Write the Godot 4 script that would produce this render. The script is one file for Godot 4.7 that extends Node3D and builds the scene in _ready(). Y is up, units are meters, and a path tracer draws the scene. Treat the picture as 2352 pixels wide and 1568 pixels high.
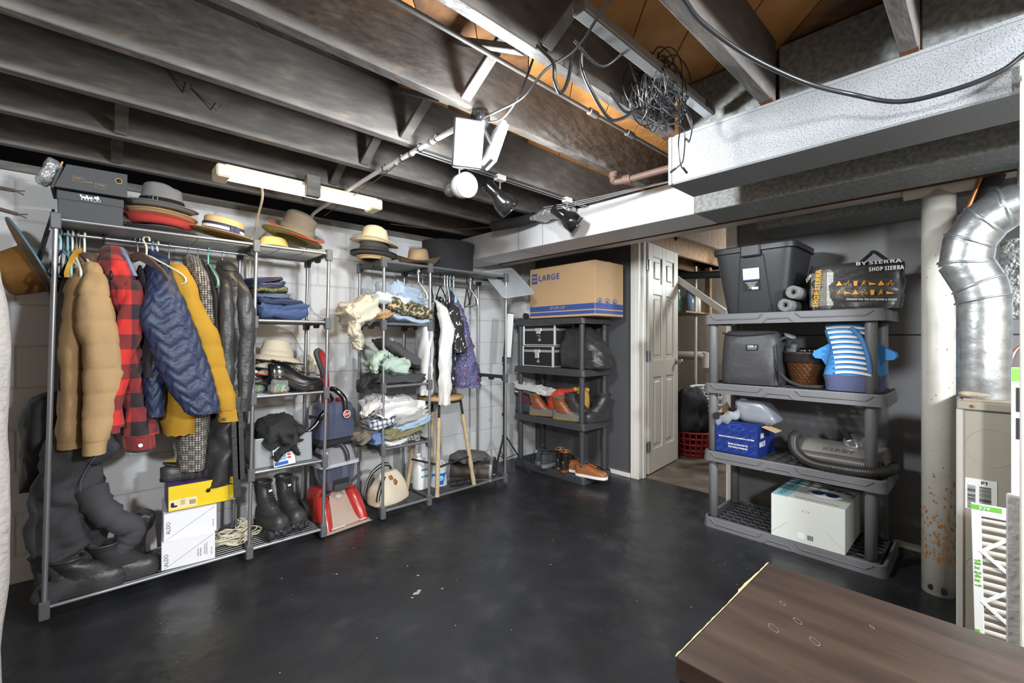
extends Node3D
# A basement store room: block wall with two wardrobe racks on the left, plastic shelving, a beam on posts, furnace on the right.
# Metres, y up. The camera stands at the origin; the block wall lies at z = -3.22, the dark end wall at x = 3.36.

func _ready():
	view_and_light()
	make_materials()
	room()
	ceiling_frame()
	ducts_and_beam()
	lamps()
	racks()
	far_shelf()
	near_shelf()
	rack_top_things()
	hanging_things()
	folded_things()
	rack_floor_things()
	far_shelf_things()
	near_shelf_things()
	machine_things()
	laundry_things()
	right_things()
	cables()

func view_and_light():
	var cam := Camera3D.new(); cam.name = "camera"; add_child(cam)
	cam.position = Vector3(0, 1.18, 0)
	cam.rotation = Vector3(0, atan(1096.0 / 1030.0) - PI / 2, 0)
	cam.keep_aspect = Camera3D.KEEP_HEIGHT
	cam.set_frustum(0.05 * 1568.0 / 1030.0, Vector2(0, -0.05 * 6.0 / 1030.0), 0.05, 60.0)
	cam.current = true
	var we := WorldEnvironment.new(); we.name = "environment"; add_child(we)
	var e := Environment.new(); we.environment = e
	e.background_mode = Environment.BG_COLOR
	e.background_color = Color(0.02, 0.02, 0.02)
	e.tonemap_mode = Environment.TONE_MAPPER_LINEAR
	e.tonemap_exposure = EXPOSURE
	e.sdfgi_enabled = true; e.ssao_enabled = true; e.ssil_enabled = true

# ---------------------------------------------------------------- helpers
var rng := RandomNumberGenerator.new()
var used := {}
var sgroup := 1
var M := {}
var tex := {}

func numbered(n: String) -> String:
	if not used.has(n):
		used[n] = 0
		return n
	used[n] += 1
	return "%s_%03d" % [n, used[n]]

func tag(o: Node3D, label: String, cat: String, grp := "", kind := ""):
	if label: o.set_meta("label", label)
	if cat: o.set_meta("category", cat)
	if grp: o.set_meta("group", grp)
	if kind: o.set_meta("kind", kind)
	return o

func thing(n: String, label: String, cat: String, at := Vector3.ZERO, turn := 0.0, grp := "") -> Node3D:
	var o := Node3D.new(); o.name = numbered(n); add_child(o, true)
	o.position = at; o.rotation.y = turn
	tag(o, label, cat, grp)
	return o

func S() -> SurfaceTool:
	var s := SurfaceTool.new(); s.begin(Mesh.PRIMITIVE_TRIANGLES)
	return s

func mesh_of(s: SurfaceTool, m: Material) -> ArrayMesh:
	s.generate_normals()
	s.index()
	var a := s.commit()
	a.surface_set_material(0, m)
	return a

func put(par: Node, n: String, s: SurfaceTool, m: Material, label := "") -> MeshInstance3D:
	return place(par, n, mesh_of(s, m), label)

func place(par: Node, n: String, a: Mesh, label := "", xf := Transform3D()) -> MeshInstance3D:
	var o := MeshInstance3D.new(); o.mesh = a; o.transform = xf
	o.name = numbered(n) if par == self else n
	par.add_child(o, true)
	if label: o.set_meta("label", label)
	return o

func lone(n: String, s: SurfaceTool, m: Material, label: String, cat: String, grp := "") -> MeshInstance3D:
	var o := put(self, n, s, m)
	tag(o, label, cat, grp)
	return o

func shell(n: String, s: SurfaceTool, m: Material) -> MeshInstance3D:
	var o := put(self, n, s, m); o.set_meta("kind", "structure")
	return o

func copy(o: Node3D, label := "", grp := "") -> Node3D:
	var c: Node3D = o.duplicate(); c.name = numbered(str(o.name).rstrip("0123456789").trim_suffix("_")); add_child(c, true)
	if label: c.set_meta("label", label)
	if grp: c.set_meta("group", grp)
	return c

func tri(s: SurfaceTool, a: Vector3, b: Vector3, c: Vector3, ua := Vector2.ZERO, ub := Vector2.RIGHT, uc := Vector2.ONE):
	s.set_uv(ua); s.add_vertex(a); s.set_uv(ub); s.add_vertex(b); s.set_uv(uc); s.add_vertex(c)

func quad(s: SurfaceTool, a: Vector3, b: Vector3, c: Vector3, d: Vector3, flat := true):
	# corners clockwise seen from the front
	if flat: s.set_smooth_group(-1)
	tri(s, a, b, c, Vector2(0, 1), Vector2(0, 0), Vector2(1, 0)); tri(s, a, c, d, Vector2(0, 1), Vector2(1, 0), Vector2(1, 1))

# smooth surface from f(u, v); wu / wv close it
func grid(s: SurfaceTool, nu: int, nv: int, f: Callable, wu := false, wv := false, flip := false):
	sgroup += 1
	s.set_smooth_group(sgroup)
	var p := PackedVector3Array(); p.resize((nu + 1) * (nv + 1))
	for j in nv + 1:
		for i in nu + 1:
			p[j * (nu + 1) + i] = f.call(float(i % nu if wu else i) / nu, float(j % nv if wv else j) / nv)
	for j in nv:
		for i in nu:
			var a := p[j * (nu + 1) + i]; var b := p[j * (nu + 1) + i + 1]
			var c := p[(j + 1) * (nu + 1) + i + 1]; var d := p[(j + 1) * (nu + 1) + i]
			var u0 := float(i) / nu; var u1 := float(i + 1) / nu; var v0 := float(j) / nv; var v1 := float(j + 1) / nv
			if flip:
				tri(s, a, b, c, Vector2(u0, v0), Vector2(u1, v0), Vector2(u1, v1)); tri(s, a, c, d, Vector2(u0, v0), Vector2(u1, v1), Vector2(u0, v1))
			else:
				tri(s, a, c, b, Vector2(u0, v0), Vector2(u1, v1), Vector2(u1, v0)); tri(s, a, d, c, Vector2(u0, v0), Vector2(u0, v1), Vector2(u1, v1))

# chamfered box
func box(s: SurfaceTool, c: Vector3, size: Vector3, bev := 0.003, b := Basis()):
	s.set_smooth_group(-1)
	var h := size / 2
	bev = minf(bev, minf(h.x, minf(h.y, h.z)) * 0.98)
	var ax := [Vector3.RIGHT, Vector3.UP, Vector3.BACK]
	for k in 3:
		var i := (k + 1) % 3; var j := (k + 2) % 3
		for sg in [-1, 1]:
			var n: Vector3 = ax[k] * sg * h[k]; var e: Vector3 = ax[i] * (h[i] - bev); var g: Vector3 = ax[j] * (h[j] - bev)
			_face(s, c, b, [n - e - g, n - e + g, n + e + g, n + e - g])
			if bev > 0:
				for sj in [-1, 1]:
					# bevel strip between axis k and axis i
					var k1: Vector3 = ax[k] * sg * h[k] + ax[i] * sj * (h[i] - bev); var k2: Vector3 = ax[k] * sg * (h[k] - bev) + ax[i] * sj * h[i]
					_face(s, c, b, [k1 - g, k2 - g, k2 + g, k1 + g])
	if bev > 0:
		for x in [-1, 1]:
			for y in [-1, 1]:
				for z in [-1, 1]:
					var q := Vector3(x, y, z)
					_face(s, c, b, [q * Vector3(h.x, h.y - bev, h.z - bev), q * Vector3(h.x - bev, h.y, h.z - bev), q * Vector3(h.x - bev, h.y - bev, h.z)])

func _face(s: SurfaceTool, c: Vector3, b: Basis, p: Array):
	# turned so that its front looks away from c
	var n: Vector3 = (p[2] - p[0]).cross(p[1] - p[0])
	if n.dot(p[0]) < 0: p.reverse()
	if p.size() == 4: quad(s, c + b * p[0], c + b * p[1], c + b * p[2], c + b * p[3])
	else: tri(s, c + b * p[0], c + b * p[1], c + b * p[2])

func bx(x0: float, x1: float, y0: float, y1: float, z0: float, z1: float, bev := 0.003) -> SurfaceTool:
	var s := S(); box(s, Vector3(x0 + x1, y0 + y1, z0 + z1) / 2, Vector3(x1 - x0, y1 - y0, z1 - z0).abs(), bev)
	return s

# sides and both ends of a polygon pushed out along local z
func prism(s: SurfaceTool, poly: PackedVector2Array, z0: float, z1: float, xf := Transform3D(), sm := false):
	s.set_smooth_group(-1)
	if not Geometry2D.is_polygon_clockwise(poly): poly.reverse()
	var t := Geometry2D.triangulate_polygon(poly)
	for k in range(0, t.size(), 3):
		var q := [poly[t[k]], poly[t[k + 1]], poly[t[k + 2]]]
		if (q[1] - q[0]).cross(q[2] - q[0]) > 0: q.reverse()
		tri(s, xf * Vector3(q[0].x, q[0].y, z1), xf * Vector3(q[1].x, q[1].y, z1), xf * Vector3(q[2].x, q[2].y, z1), q[0], q[1], q[2])
		tri(s, xf * Vector3(q[2].x, q[2].y, z0), xf * Vector3(q[1].x, q[1].y, z0), xf * Vector3(q[0].x, q[0].y, z0), q[2], q[1], q[0])
	if sm:
		grid(s, poly.size(), 1, func(u: float, v: float):
			var q := poly[int(round(u * poly.size())) % poly.size()]
			return xf * Vector3(q.x, q.y, lerpf(z0, z1, v)), true)
		return
	for k in poly.size():
		var a := poly[k]; var c := poly[(k + 1) % poly.size()]
		quad(s, xf * Vector3(a.x, a.y, z1), xf * Vector3(a.x, a.y, z0), xf * Vector3(c.x, c.y, z0), xf * Vector3(c.x, c.y, z1))

func spline(pts: Array, n: int, closed := false) -> PackedVector3Array:
	var out := PackedVector3Array(); var m := pts.size()
	var segs := m if closed else m - 1
	for k in segs:
		var p0: Vector3 = pts[(k - 1 + m) % m] if closed else pts[maxi(k - 1, 0)]
		var p1: Vector3 = pts[k]; var p2: Vector3 = pts[(k + 1) % m]
		var p3: Vector3 = pts[(k + 2) % m] if closed else pts[mini(k + 2, m - 1)]
		for i in n: out.append(p1.cubic_interpolate(p2, p0, p3, float(i) / n))
	if not closed: out.append(pts[m - 1])
	return out

func frames(path: PackedVector3Array, closed := false) -> Array:
	var out := []; var nrm := Vector3.ZERO; var m := path.size()
	for k in m:
		var t := (path[(k + 1) % m] - path[(k - 1 + m) % m]) if closed else (path[mini(k + 1, m - 1)] - path[maxi(k - 1, 0)])
		t = t.normalized() if t.length() > 1e-9 else Vector3.UP
		if nrm == Vector3.ZERO:
			nrm = t.cross(Vector3.UP if absf(t.y) < 0.9 else Vector3.RIGHT)
		nrm = (nrm - t * nrm.dot(t)).normalized()
		out.append([nrm, t.cross(nrm)])
	return out

func tube(s: SurfaceTool, path: PackedVector3Array, r, sides := 8, closed := false):
	# r: a number or a Callable of 0..1
	var fr := frames(path, closed); var n := path.size()
	var rad := func(t: float): return r if r is float or r is int else (r as Callable).call(t)
	var f := func(u: float, v: float):
		var k := int(round(v * (n if closed else n - 1))) % n
		var a := u * TAU
		return path[k] + (fr[k][0] * cos(a) + fr[k][1] * sin(a)) * float(rad.call(v))
	grid(s, sides, n if closed else n - 1, f, true, closed)
	if not closed:
		for e in [0, n - 1]:
			s.set_smooth_group(-1)
			for i in sides:
				var a: Vector3 = f.call(float(i) / sides, 0.0 if e == 0 else 1.0); var c: Vector3 = f.call(float((i + 1) % sides) / sides, 0.0 if e == 0 else 1.0)
				if e == 0: tri(s, path[0], a, c)
				else: tri(s, path[e], c, a)

func rod(s: SurfaceTool, a: Vector3, b: Vector3, r: float, sides := 10):
	tube(s, PackedVector3Array([a, b]), r, sides)

# profile of Vector2(radius, height) turned about y; bend(p) may reshape each point
func lathe(s: SurfaceTool, prof: Array, seg := 24, at := Transform3D(), bend = null):
	var n := prof.size() - 1
	grid(s, seg, n, func(u: float, v: float):
		var q: Vector2 = prof[int(round(v * n))]
		var p := Vector3(q.x * cos(u * TAU), q.y, -q.x * sin(u * TAU))
		if bend != null: p = (bend as Callable).call(p)
		return at * p, true, false, true)

func lathe_sharp(s: SurfaceTool, prof: Array, seg := 24, at := Transform3D()):
	for k in prof.size() - 1: lathe(s, [prof[k], prof[k + 1]], seg, at)

func smooth2(pts: Array, n: int) -> Array:
	var a := []
	for p in pts: a.append(Vector3(p.x, p.y, 0))
	var o := []
	for p in spline(a, n): o.append(Vector2(p.x, p.y))
	return o

func at(x: float, y: float, z: float, ry := 0.0, rx := 0.0, rz := 0.0) -> Transform3D:
	return Transform3D(Basis.from_euler(Vector3(rx, ry, rz)), Vector3(x, y, z))

func noise(sd: int, freq: float, oct := 3) -> FastNoiseLite:
	var n := FastNoiseLite.new(); n.seed = sd; n.frequency = freq; n.fractal_octaves = oct
	n.noise_type = FastNoiseLite.TYPE_SIMPLEX_SMOOTH
	return n

# lettering as thin raised print; the text's middle sits at xf's origin, facing +z, cap height about h
func letters(par: Node, text: String, h: float, m: Material, xf: Transform3D, width := 0.0, bold := true, serif := false) -> MeshInstance3D:
	var t := TextMesh.new(); t.text = text
	var fo := SystemFont.new(); fo.font_names = PackedStringArray(["Droid Serif" if serif else "Droid Sans"]); fo.font_weight = 700 if bold else 400
	t.font = fo; t.font_size = 32; t.pixel_size = h / 23.0; t.depth = 0.0006; t.curve_step = 2.0
	t.material = m
	var o := place(par, "lettering", t, "", xf)
	if width > 0.0:
		var w: float = t.get_aabb().size.x
		if w > 0.0: o.transform = xf * Transform3D(Basis.from_scale(Vector3(width / w, 1, 1)), Vector3.ZERO)
	return o

# loft of oval rings: each ring [centre, half width, half depth, turn about y, squareness]
func loft(s: SurfaceTool, rings: Array, seg := 24, per := 4, wob = null, cap_top := true, cap_bot := true):
	var n := rings.size() - 1
	var f := func(u: float, v: float):
		var x := v * n; var k := mini(int(x), n - 1); var t := x - k
		var q := [rings[maxi(k - 1, 0)], rings[k], rings[k + 1], rings[mini(k + 2, n)]]
		var c: Vector3 = (q[1][0] as Vector3).cubic_interpolate(q[2][0], q[0][0], q[3][0], t)
		var w := cubic_interpolate(q[1][1], q[2][1], q[0][1], q[3][1], t)
		var d := cubic_interpolate(q[1][2], q[2][2], q[0][2], q[3][2], t)
		var y := lerpf(q[1][3] if q[1].size() > 3 else 0.0, q[2][3] if q[2].size() > 3 else 0.0, t)
		var e := lerpf(q[1][4] if q[1].size() > 4 else 1.0, q[2][4] if q[2].size() > 4 else 1.0, t)
		var ca := cos(u * TAU); var sa := sin(u * TAU)
		var p := Vector3(signf(ca) * pow(absf(ca), e) * w, 0, signf(sa) * pow(absf(sa), e) * d).rotated(Vector3.UP, y)
		p += c
		if wob != null: p += (wob as Callable).call(p, u, v)
		return p
	grid(s, seg, n * per, f, true, false, false)
	for e in [0.0, 1.0]:
		if (e == 0.0 and not cap_top) or (e == 1.0 and not cap_bot): continue
		var mid := Vector3.ZERO
		for i in seg: mid += f.call(float(i) / seg, e) / seg
		s.set_smooth_group(-1)
		for i in seg:
			var a: Vector3 = f.call(float(i) / seg, e); var c: Vector3 = f.call(float((i + 1) % seg) / seg, e)
			if e == 0.0: tri(s, mid, a, c)
			else: tri(s, mid, c, a)

# closed lump with rounded square section; wob(p) shifts points
func lump(s: SurfaceTool, c: Vector3, h: Vector3, e1 := 0.5, e2 := 0.5, nu := 28, nv := 14, wob = null, b := Basis()):
	grid(s, nu, nv, func(u: float, v: float):
		var la: float = (v - 0.5) * PI; var lo: float = u * TAU
		var cl := pow(absf(cos(la)), e1); var sl := signf(sin(la)) * pow(absf(sin(la)), e1)
		var p := Vector3(h.x * cl * signf(cos(lo)) * pow(absf(cos(lo)), e2), h.y * sl, -h.z * cl * signf(sin(lo)) * pow(absf(sin(lo)), e2))
		if v <= 0.001 or v >= 0.999: p = Vector3(0, h.y * signf(sl), 0)
		if wob != null: p += (wob as Callable).call(p)
		return c + b * p, true, false, true)

const EXPOSURE := 1.5
const FLOOD_ENERGY := 1.1
const TUBE_ENERGY := 0.15
const FILL_BULB_ENERGY := 5.8

func ntex(key: String, sd: int, freq: float, normal := false, bump := 4.0, ramp := [], size := 256, oct := 4, cell := false) -> NoiseTexture2D:
	if tex.has(key): return tex[key]
	var t := NoiseTexture2D.new(); t.width = size; t.height = size; t.seamless = true; t.generate_mipmaps = false
	var n := FastNoiseLite.new(); n.seed = sd; n.frequency = freq; n.fractal_octaves = oct
	n.noise_type = FastNoiseLite.TYPE_CELLULAR if cell else FastNoiseLite.TYPE_SIMPLEX_SMOOTH
	t.noise = n
	if normal:
		t.as_normal_map = true; t.bump_strength = bump
	elif ramp.size():
		var g := Gradient.new(); var o := PackedFloat32Array(); var c := PackedColorArray()
		for r in ramp:
			o.append(r[0]); c.append(r[1])
		g.offsets = o; g.colors = c
		t.color_ramp = g
	tex[key] = t
	return t

# key, colour, roughness, options: metal, nt (normal texture), ns (its strength), sc (texture scale), alb (colour texture), rim, coat, back, wt (world triplanar), spec
func mt(key: String, col: Color, rough := 0.7, o := {}) -> StandardMaterial3D:
	if M.has(key): return M[key]
	var m := StandardMaterial3D.new(); m.resource_name = key
	m.albedo_color = col; m.roughness = rough; m.metallic = o.get("metal", 0.0)
	if o.has("nt"):
		m.normal_enabled = true; m.normal_texture = o.nt; m.normal_scale = o.get("ns", 0.5)
	if o.has("alb"): m.albedo_texture = o.alb
	if o.has("rt"):
		m.roughness_texture = o.rt; m.roughness_texture_channel = BaseMaterial3D.TEXTURE_CHANNEL_RED
	if (o.has("nt") or o.has("alb") or o.has("rt")) and not o.get("uv", false):
		m.uv1_triplanar = true; m.uv1_world_triplanar = o.get("wt", false)
		m.uv1_triplanar_sharpness = 4.0
	var sc = o.get("sc", 1.0)
	m.uv1_scale = sc if sc is Vector3 else Vector3(sc, sc, sc)
	if o.has("rim"):
		m.rim_enabled = true; m.rim = o.rim; m.rim_tint = 0.6
	if o.has("coat"):
		m.clearcoat_enabled = true; m.clearcoat = o.coat; m.clearcoat_roughness = o.get("cr", 0.15)
	if o.has("back"):
		m.backlight_enabled = true; m.backlight = o.back
	if o.has("spec"): m.metallic_specular = o.spec
	if o.has("glow"):
		m.emission_enabled = true; m.emission = o.get("gc", col); m.emission_energy_multiplier = o.glow
	if o.has("alpha"):
		m.transparency = BaseMaterial3D.TRANSPARENCY_ALPHA; m.albedo_color.a = o.alpha
	m.cull_mode = BaseMaterial3D.CULL_DISABLED
	M[key] = m
	return m

func c8(r: int, g: int, b: int) -> Color: return Color8(r, g, b)

func img_tex(key: String, w: int, h: int, f: Callable) -> ImageTexture:
	if tex.has(key): return tex[key]
	var im := Image.create(w, h, false, Image.FORMAT_RGB8)
	for y in h:
		for x in w: im.set_pixel(x, y, f.call(x, y))
	tex[key] = ImageTexture.create_from_image(im)
	return tex[key]

func make_materials():
	var fine := ntex("n_fine", 3, 0.09, true, 3.0)
	var rough := ntex("n_rough", 5, 0.045, true, 5.0)
	var soft := ntex("n_soft", 8, 0.018, true, 7.0)
	var grainy := ntex("n_grain", 11, 0.2, true, 4.0, [], 256, 2)
	var leath := ntex("n_leather", 12, 0.12, true, 3.0, [], 256, 2, true)
	var W := Color.WHITE
	# floor: black paint with scuffs
	mt("floor", W, 0.36, {"alb": ntex("floor_col", 21, 0.006, false, 0, [[0.0, c8(31, 32, 35)], [0.45, c8(35, 36, 39)], [0.75, c8(39, 40, 43)], [1.0, c8(50, 50, 51)]], 512, 6), "nt": rough, "ns": 0.07, "sc": 1.1, "wt": true, "rt": ntex("floor_r", 22, 0.01, false, 0, [[0.0, Color(0.27, 0, 0)], [0.5, Color(0.33, 0, 0)], [1.0, Color(0.46, 0, 0)]], 512, 5)})
	M.floor.roughness = 1.0
	mt("concrete", W, 0.85, {"alb": ntex("conc_col", 24, 0.012, false, 0, [[0.0, c8(88, 76, 64)], [0.6, c8(112, 98, 84)], [1.0, c8(140, 126, 110)]], 256, 5), "nt": rough, "ns": 0.5, "sc": 1.0, "wt": true})
	mt("block", c8(205, 205, 206), 0.72, {"nt": ntex("n_block", 31, 0.05, true, 6.0, [], 512, 4), "ns": 0.22, "sc": 2.2, "wt": true})
	mt("mortar", c8(190, 189, 188), 0.8, {"nt": rough, "ns": 0.4, "sc": 2.0, "wt": true})
	mt("black_wall", c8(84, 84, 86), 0.5, {"nt": fine, "ns": 0.05, "sc": 2.0, "wt": true})
	mt("drab_wall", c8(150, 136, 120), 0.9, {"nt": rough, "ns": 0.08, "sc": 1.0, "wt": true})
	mt("white_trim", c8(226, 222, 214), 0.4)
	mt("door_paint", c8(206, 200, 186), 0.42)
	# joists: grey overspray, brown where the paint is thin
	mt("joist", W, 0.62, {"alb": ntex("joist_col", 41, 0.013, false, 0, [[0.0, c8(84, 80, 77)], [0.55, c8(96, 92, 89)], [0.78, c8(106, 100, 95)], [0.9, c8(122, 104, 90)], [1.0, c8(140, 108, 84)]], 512, 6), "nt": ntex("n_wood", 43, 0.03, true, 4.0, [], 256, 4), "ns": 0.35, "sc": Vector3(0.9, 3.2, 3.2), "wt": true})
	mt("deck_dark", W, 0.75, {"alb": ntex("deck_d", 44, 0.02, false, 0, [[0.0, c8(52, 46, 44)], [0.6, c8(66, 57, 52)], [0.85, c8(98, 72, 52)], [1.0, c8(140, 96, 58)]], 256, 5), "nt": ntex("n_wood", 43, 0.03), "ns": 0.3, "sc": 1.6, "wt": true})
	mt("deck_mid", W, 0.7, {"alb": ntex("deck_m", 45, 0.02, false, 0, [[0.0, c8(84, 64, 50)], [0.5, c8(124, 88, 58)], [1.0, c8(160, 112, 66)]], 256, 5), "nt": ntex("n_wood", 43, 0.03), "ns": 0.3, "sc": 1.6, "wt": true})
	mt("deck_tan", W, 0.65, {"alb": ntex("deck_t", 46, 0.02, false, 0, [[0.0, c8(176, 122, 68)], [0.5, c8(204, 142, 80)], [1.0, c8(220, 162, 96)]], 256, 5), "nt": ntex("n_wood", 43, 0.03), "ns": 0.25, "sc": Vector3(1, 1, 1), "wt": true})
	mt("raw_wood", W, 0.75, {"alb": ntex("raww", 47, 0.03, false, 0, [[0.0, c8(120, 92, 66)], [1.0, c8(160, 128, 94)]], 256, 4), "sc": 2.0, "wt": true})
	# sheet metal: white paint, grey speckled overspray
	mt("duct_white", c8(222, 222, 224), 0.5)
	mt("duct_spray", W, 0.5, {"alb": ntex("spray", 51, 0.16, false, 0, [[0.0, c8(70, 72, 74)], [0.32, c8(122, 124, 127)], [0.5, c8(142, 144, 147)], [1.0, c8(152, 154, 157)]], 512, 3), "sc": 2.2, "wt": true})
	mt("duct_grey", W, 0.55, {"alb": ntex("dgrey", 52, 0.1, false, 0, [[0.0, c8(104, 107, 106)], [0.5, c8(132, 135, 134)], [1.0, c8(160, 162, 161)]], 256, 4), "sc": 1.6, "wt": true})
	mt("galv", W, 0.32, {"metal": 0.9, "alb": ntex("galv", 53, 0.03, false, 0, [[0.0, c8(168, 172, 174)], [0.5, c8(198, 202, 204)], [1.0, c8(222, 225, 226)]], 256, 3, true), "nt": soft, "ns": 0.12, "sc": 3.0})
	mt("foil", c8(206, 208, 208), 0.4, {"metal": 0.6, "nt": ntex("n_foil", 54, 0.03, true, 14.0, [], 256, 3, true), "ns": 1.0, "sc": 4.0})
	mt("chrome", c8(150, 151, 155), 0.36, {"metal": 0.7})
	mt("steel", c8(184, 186, 190), 0.36, {"metal": 0.85})
	mt("wire", c8(150, 152, 154), 0.4, {"metal": 0.8})
	mt("rust", W, 0.9, {"alb": ntex("rust", 55, 0.05, false, 0, [[0.0, c8(66, 40, 26)], [1.0, c8(124, 76, 44)]], 128, 4), "sc": 4.0, "wt": true})
	mt("post_white", W, 0.42, {"alb": ntex("postw", 56, 0.02, false, 0, [[0.0, c8(196, 192, 182)], [1.0, c8(210, 206, 197)]], 128, 3), "nt": soft, "ns": 0.1, "sc": 2.0})
	mt("conduit", c8(218, 216, 212), 0.45, {"metal": 0.1})
	mt("pvc", c8(200, 192, 180), 0.5)
	mt("copper", c8(196, 128, 84), 0.35, {"metal": 0.7})
	mt("iron_pipe", c8(102, 80, 69), 0.6, {"nt": fine, "ns": 0.3, "sc": 6.0})
	# plastics
	mt("plastic_black", c8(46, 47, 50), 0.42, {"nt": fine, "ns": 0.12, "sc": 6.0})
	mt("plastic_char", c8(62, 63, 66), 0.5, {"nt": fine, "ns": 0.2, "sc": 6.0})
	mt("plastic_grey", c8(108, 108, 111), 0.48, {"nt": fine, "ns": 0.15, "sc": 5.0})
	mt("connector", c8(88, 89, 92), 0.5)
	mt("bracket", c8(52, 53, 55), 0.5)
	mt("gloss_black", c8(24, 24, 26), 0.12, {"coat": 0.8})
	mt("black", c8(30, 30, 32), 0.6)
	mt("matt_black", c8(34, 34, 35), 0.85, {"nt": fine, "ns": 0.3, "sc": 6.0})
	mt("rubber", c8(44, 44, 46), 0.75)
	mt("white_pl", c8(230, 229, 226), 0.35)
	mt("cream_pl", c8(222, 212, 188), 0.4)
	mt("red_pl", c8(166, 46, 40), 0.3, {"coat": 0.3})
	mt("clear", c8(225, 232, 236), 0.08, {"alpha": 0.22})
	mt("smoke", c8(92, 98, 116), 0.1, {"alpha": 0.55})
	mt("frost", c8(200, 206, 210), 0.24, {"alpha": 0.4})
	mt("print_white", c8(236, 236, 234), 0.6)
	mt("print_black", c8(26, 26, 28), 0.6)
	mt("gold_print", c8(214, 170, 70), 0.45)
	mt("glow_white", c8(255, 255, 255), 0.4, {"glow": 6.0})
	mt("glow_warm", c8(255, 246, 225), 0.4, {"glow": 3.2, "gc": c8(255, 232, 190)})
	mt("glow_bulb", c8(255, 250, 232), 0.4, {"glow": 1.5, "gc": c8(255, 244, 214)})
	# cloth
	for q in [["tan", c8(170, 138, 98)], ["dull_tan", c8(150, 122, 80)], ["brown_cord", c8(96, 74, 58)], ["navy", c8(62, 76, 108)], ["yellow", c8(178, 134, 34)], ["ochre", c8(150, 112, 40)], ["charcoal", c8(62, 62, 65)], ["blackcloth", c8(38, 38, 40)], ["grey_cl", c8(150, 148, 146)], ["white_cl", c8(206, 204, 202)], ["cream_cl", c8(204, 194, 176)], ["denim", c8(66, 84, 124)], ["dark_denim", c8(46, 54, 84)], ["mid_denim", c8(92, 116, 158)], ["light_denim", c8(164, 180, 198)], ["mint", c8(168, 186, 172)], ["olive", c8(122, 118, 84)], ["ltblue", c8(150, 170, 190)], ["redbag", c8(206, 66, 44)], ["sky", c8(66, 140, 204)], ["slate", c8(82, 88, 122)]]:
		mt(q[0], q[1], 0.85, {"nt": ntex("n_cloth", 61, 0.05, true, 5.0, [], 256, 4), "ns": 0.22, "sc": 5.0, "rim": 0.2})
	mt("puffer", c8(44, 54, 82), 0.5, {"nt": ntex("n_crinkle", 62, 0.035, true, 6.0, [], 256, 3), "ns": 0.3, "sc": 4.0})
	mt("leather", c8(54, 53, 53), 0.4, {"nt": ntex("n_crinkle", 62, 0.035), "ns": 0.18, "sc": 3.0})
	mt("leather_brown", c8(136, 74, 44), 0.35, {"nt": ntex("n_crinkle", 62, 0.035), "ns": 0.3, "sc": 8.0})
	mt("leather_tan", c8(150, 92, 52), 0.4, {"nt": leath, "ns": 0.25, "sc": 8.0})
	mt("nylon", c8(62, 62, 64), 0.5, {"nt": ntex("n_crinkle", 62, 0.035), "ns": 0.12, "sc": 3.0})
	mt("felt_grey", c8(128, 126, 124), 0.9, {"nt": grainy, "ns": 0.3, "sc": 5.0, "rim": 0.3})
	mt("felt_brown", c8(112, 104, 94), 0.9, {"nt": grainy, "ns": 0.3, "sc": 5.0, "rim": 0.3})
	mt("felt_tan", c8(196, 164, 116), 0.9, {"nt": grainy, "ns": 0.3, "sc": 5.0, "rim": 0.3})
	mt("felt_red", c8(186, 62, 54), 0.9, {"nt": grainy, "ns": 0.3, "sc": 5.0, "rim": 0.3})
	mt("felt_black", c8(58, 57, 58), 0.85, {"nt": grainy, "ns": 0.3, "sc": 5.0, "rim": 0.3})
	mt("felt_char", c8(76, 75, 76), 0.85, {"nt": grainy, "ns": 0.3, "sc": 5.0, "rim": 0.3})
	mt("felt_olive", c8(150, 142, 88), 0.9, {"nt": grainy, "ns": 0.3, "sc": 5.0, "rim": 0.3})
	mt("felt_beige", c8(206, 192, 168), 0.9, {"nt": grainy, "ns": 0.3, "sc": 5.0, "rim": 0.3})
	mt("felt_cream", c8(240, 222, 180), 0.8, {"nt": grainy, "ns": 0.4, "sc": 5.0})
	mt("ribbon_black", c8(44, 44, 47), 0.4)
	mt("ribbon_navy", c8(48, 52, 86), 0.6)
	mt("ribbon_white", c8(226, 224, 226), 0.6)
	var straw := img_tex("straw", 64, 64, func(x: int, y: int):
		var t := 0.5 + 0.5 * sin(y * TAU / 8.0) * (0.7 + 0.3 * sin((x + (y / 8) * 3) * TAU / 8.0))
		return c8(176, 138, 84).lerp(c8(240, 214, 160), t))
	mt("straw", Color.WHITE, 0.75, {"alb": straw, "sc": Vector3(3, 12, 3), "uv": true, "nt": grainy, "ns": 0.4})
	mt("straw_yellow", c8(232, 202, 120), 0.8, {"nt": grainy, "ns": 0.4, "sc": 6.0})
	mt("weave_brown", c8(150, 122, 72), 0.85, {"alb": straw, "sc": Vector3(4, 10, 4), "uv": true})
	var plaid := img_tex("plaid", 128, 128, func(x: int, y: int):
		var a := 1.0 if x < 64 else 0.0
		var b := 1.0 if y < 64 else 0.0
		var tw := 0.12 * (1.0 if (x + y) % 4 < 2 else -1.0)
		return c8(206, 48, 44).lerp(c8(44, 38, 42), clampf((a + b) * 0.5 + tw * (1.0 if a + b == 1.0 else 0.3), 0, 1)))
	mt("plaid", Color.WHITE, 0.9, {"alb": plaid, "sc": 7.5, "rim": 0.25})
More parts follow.
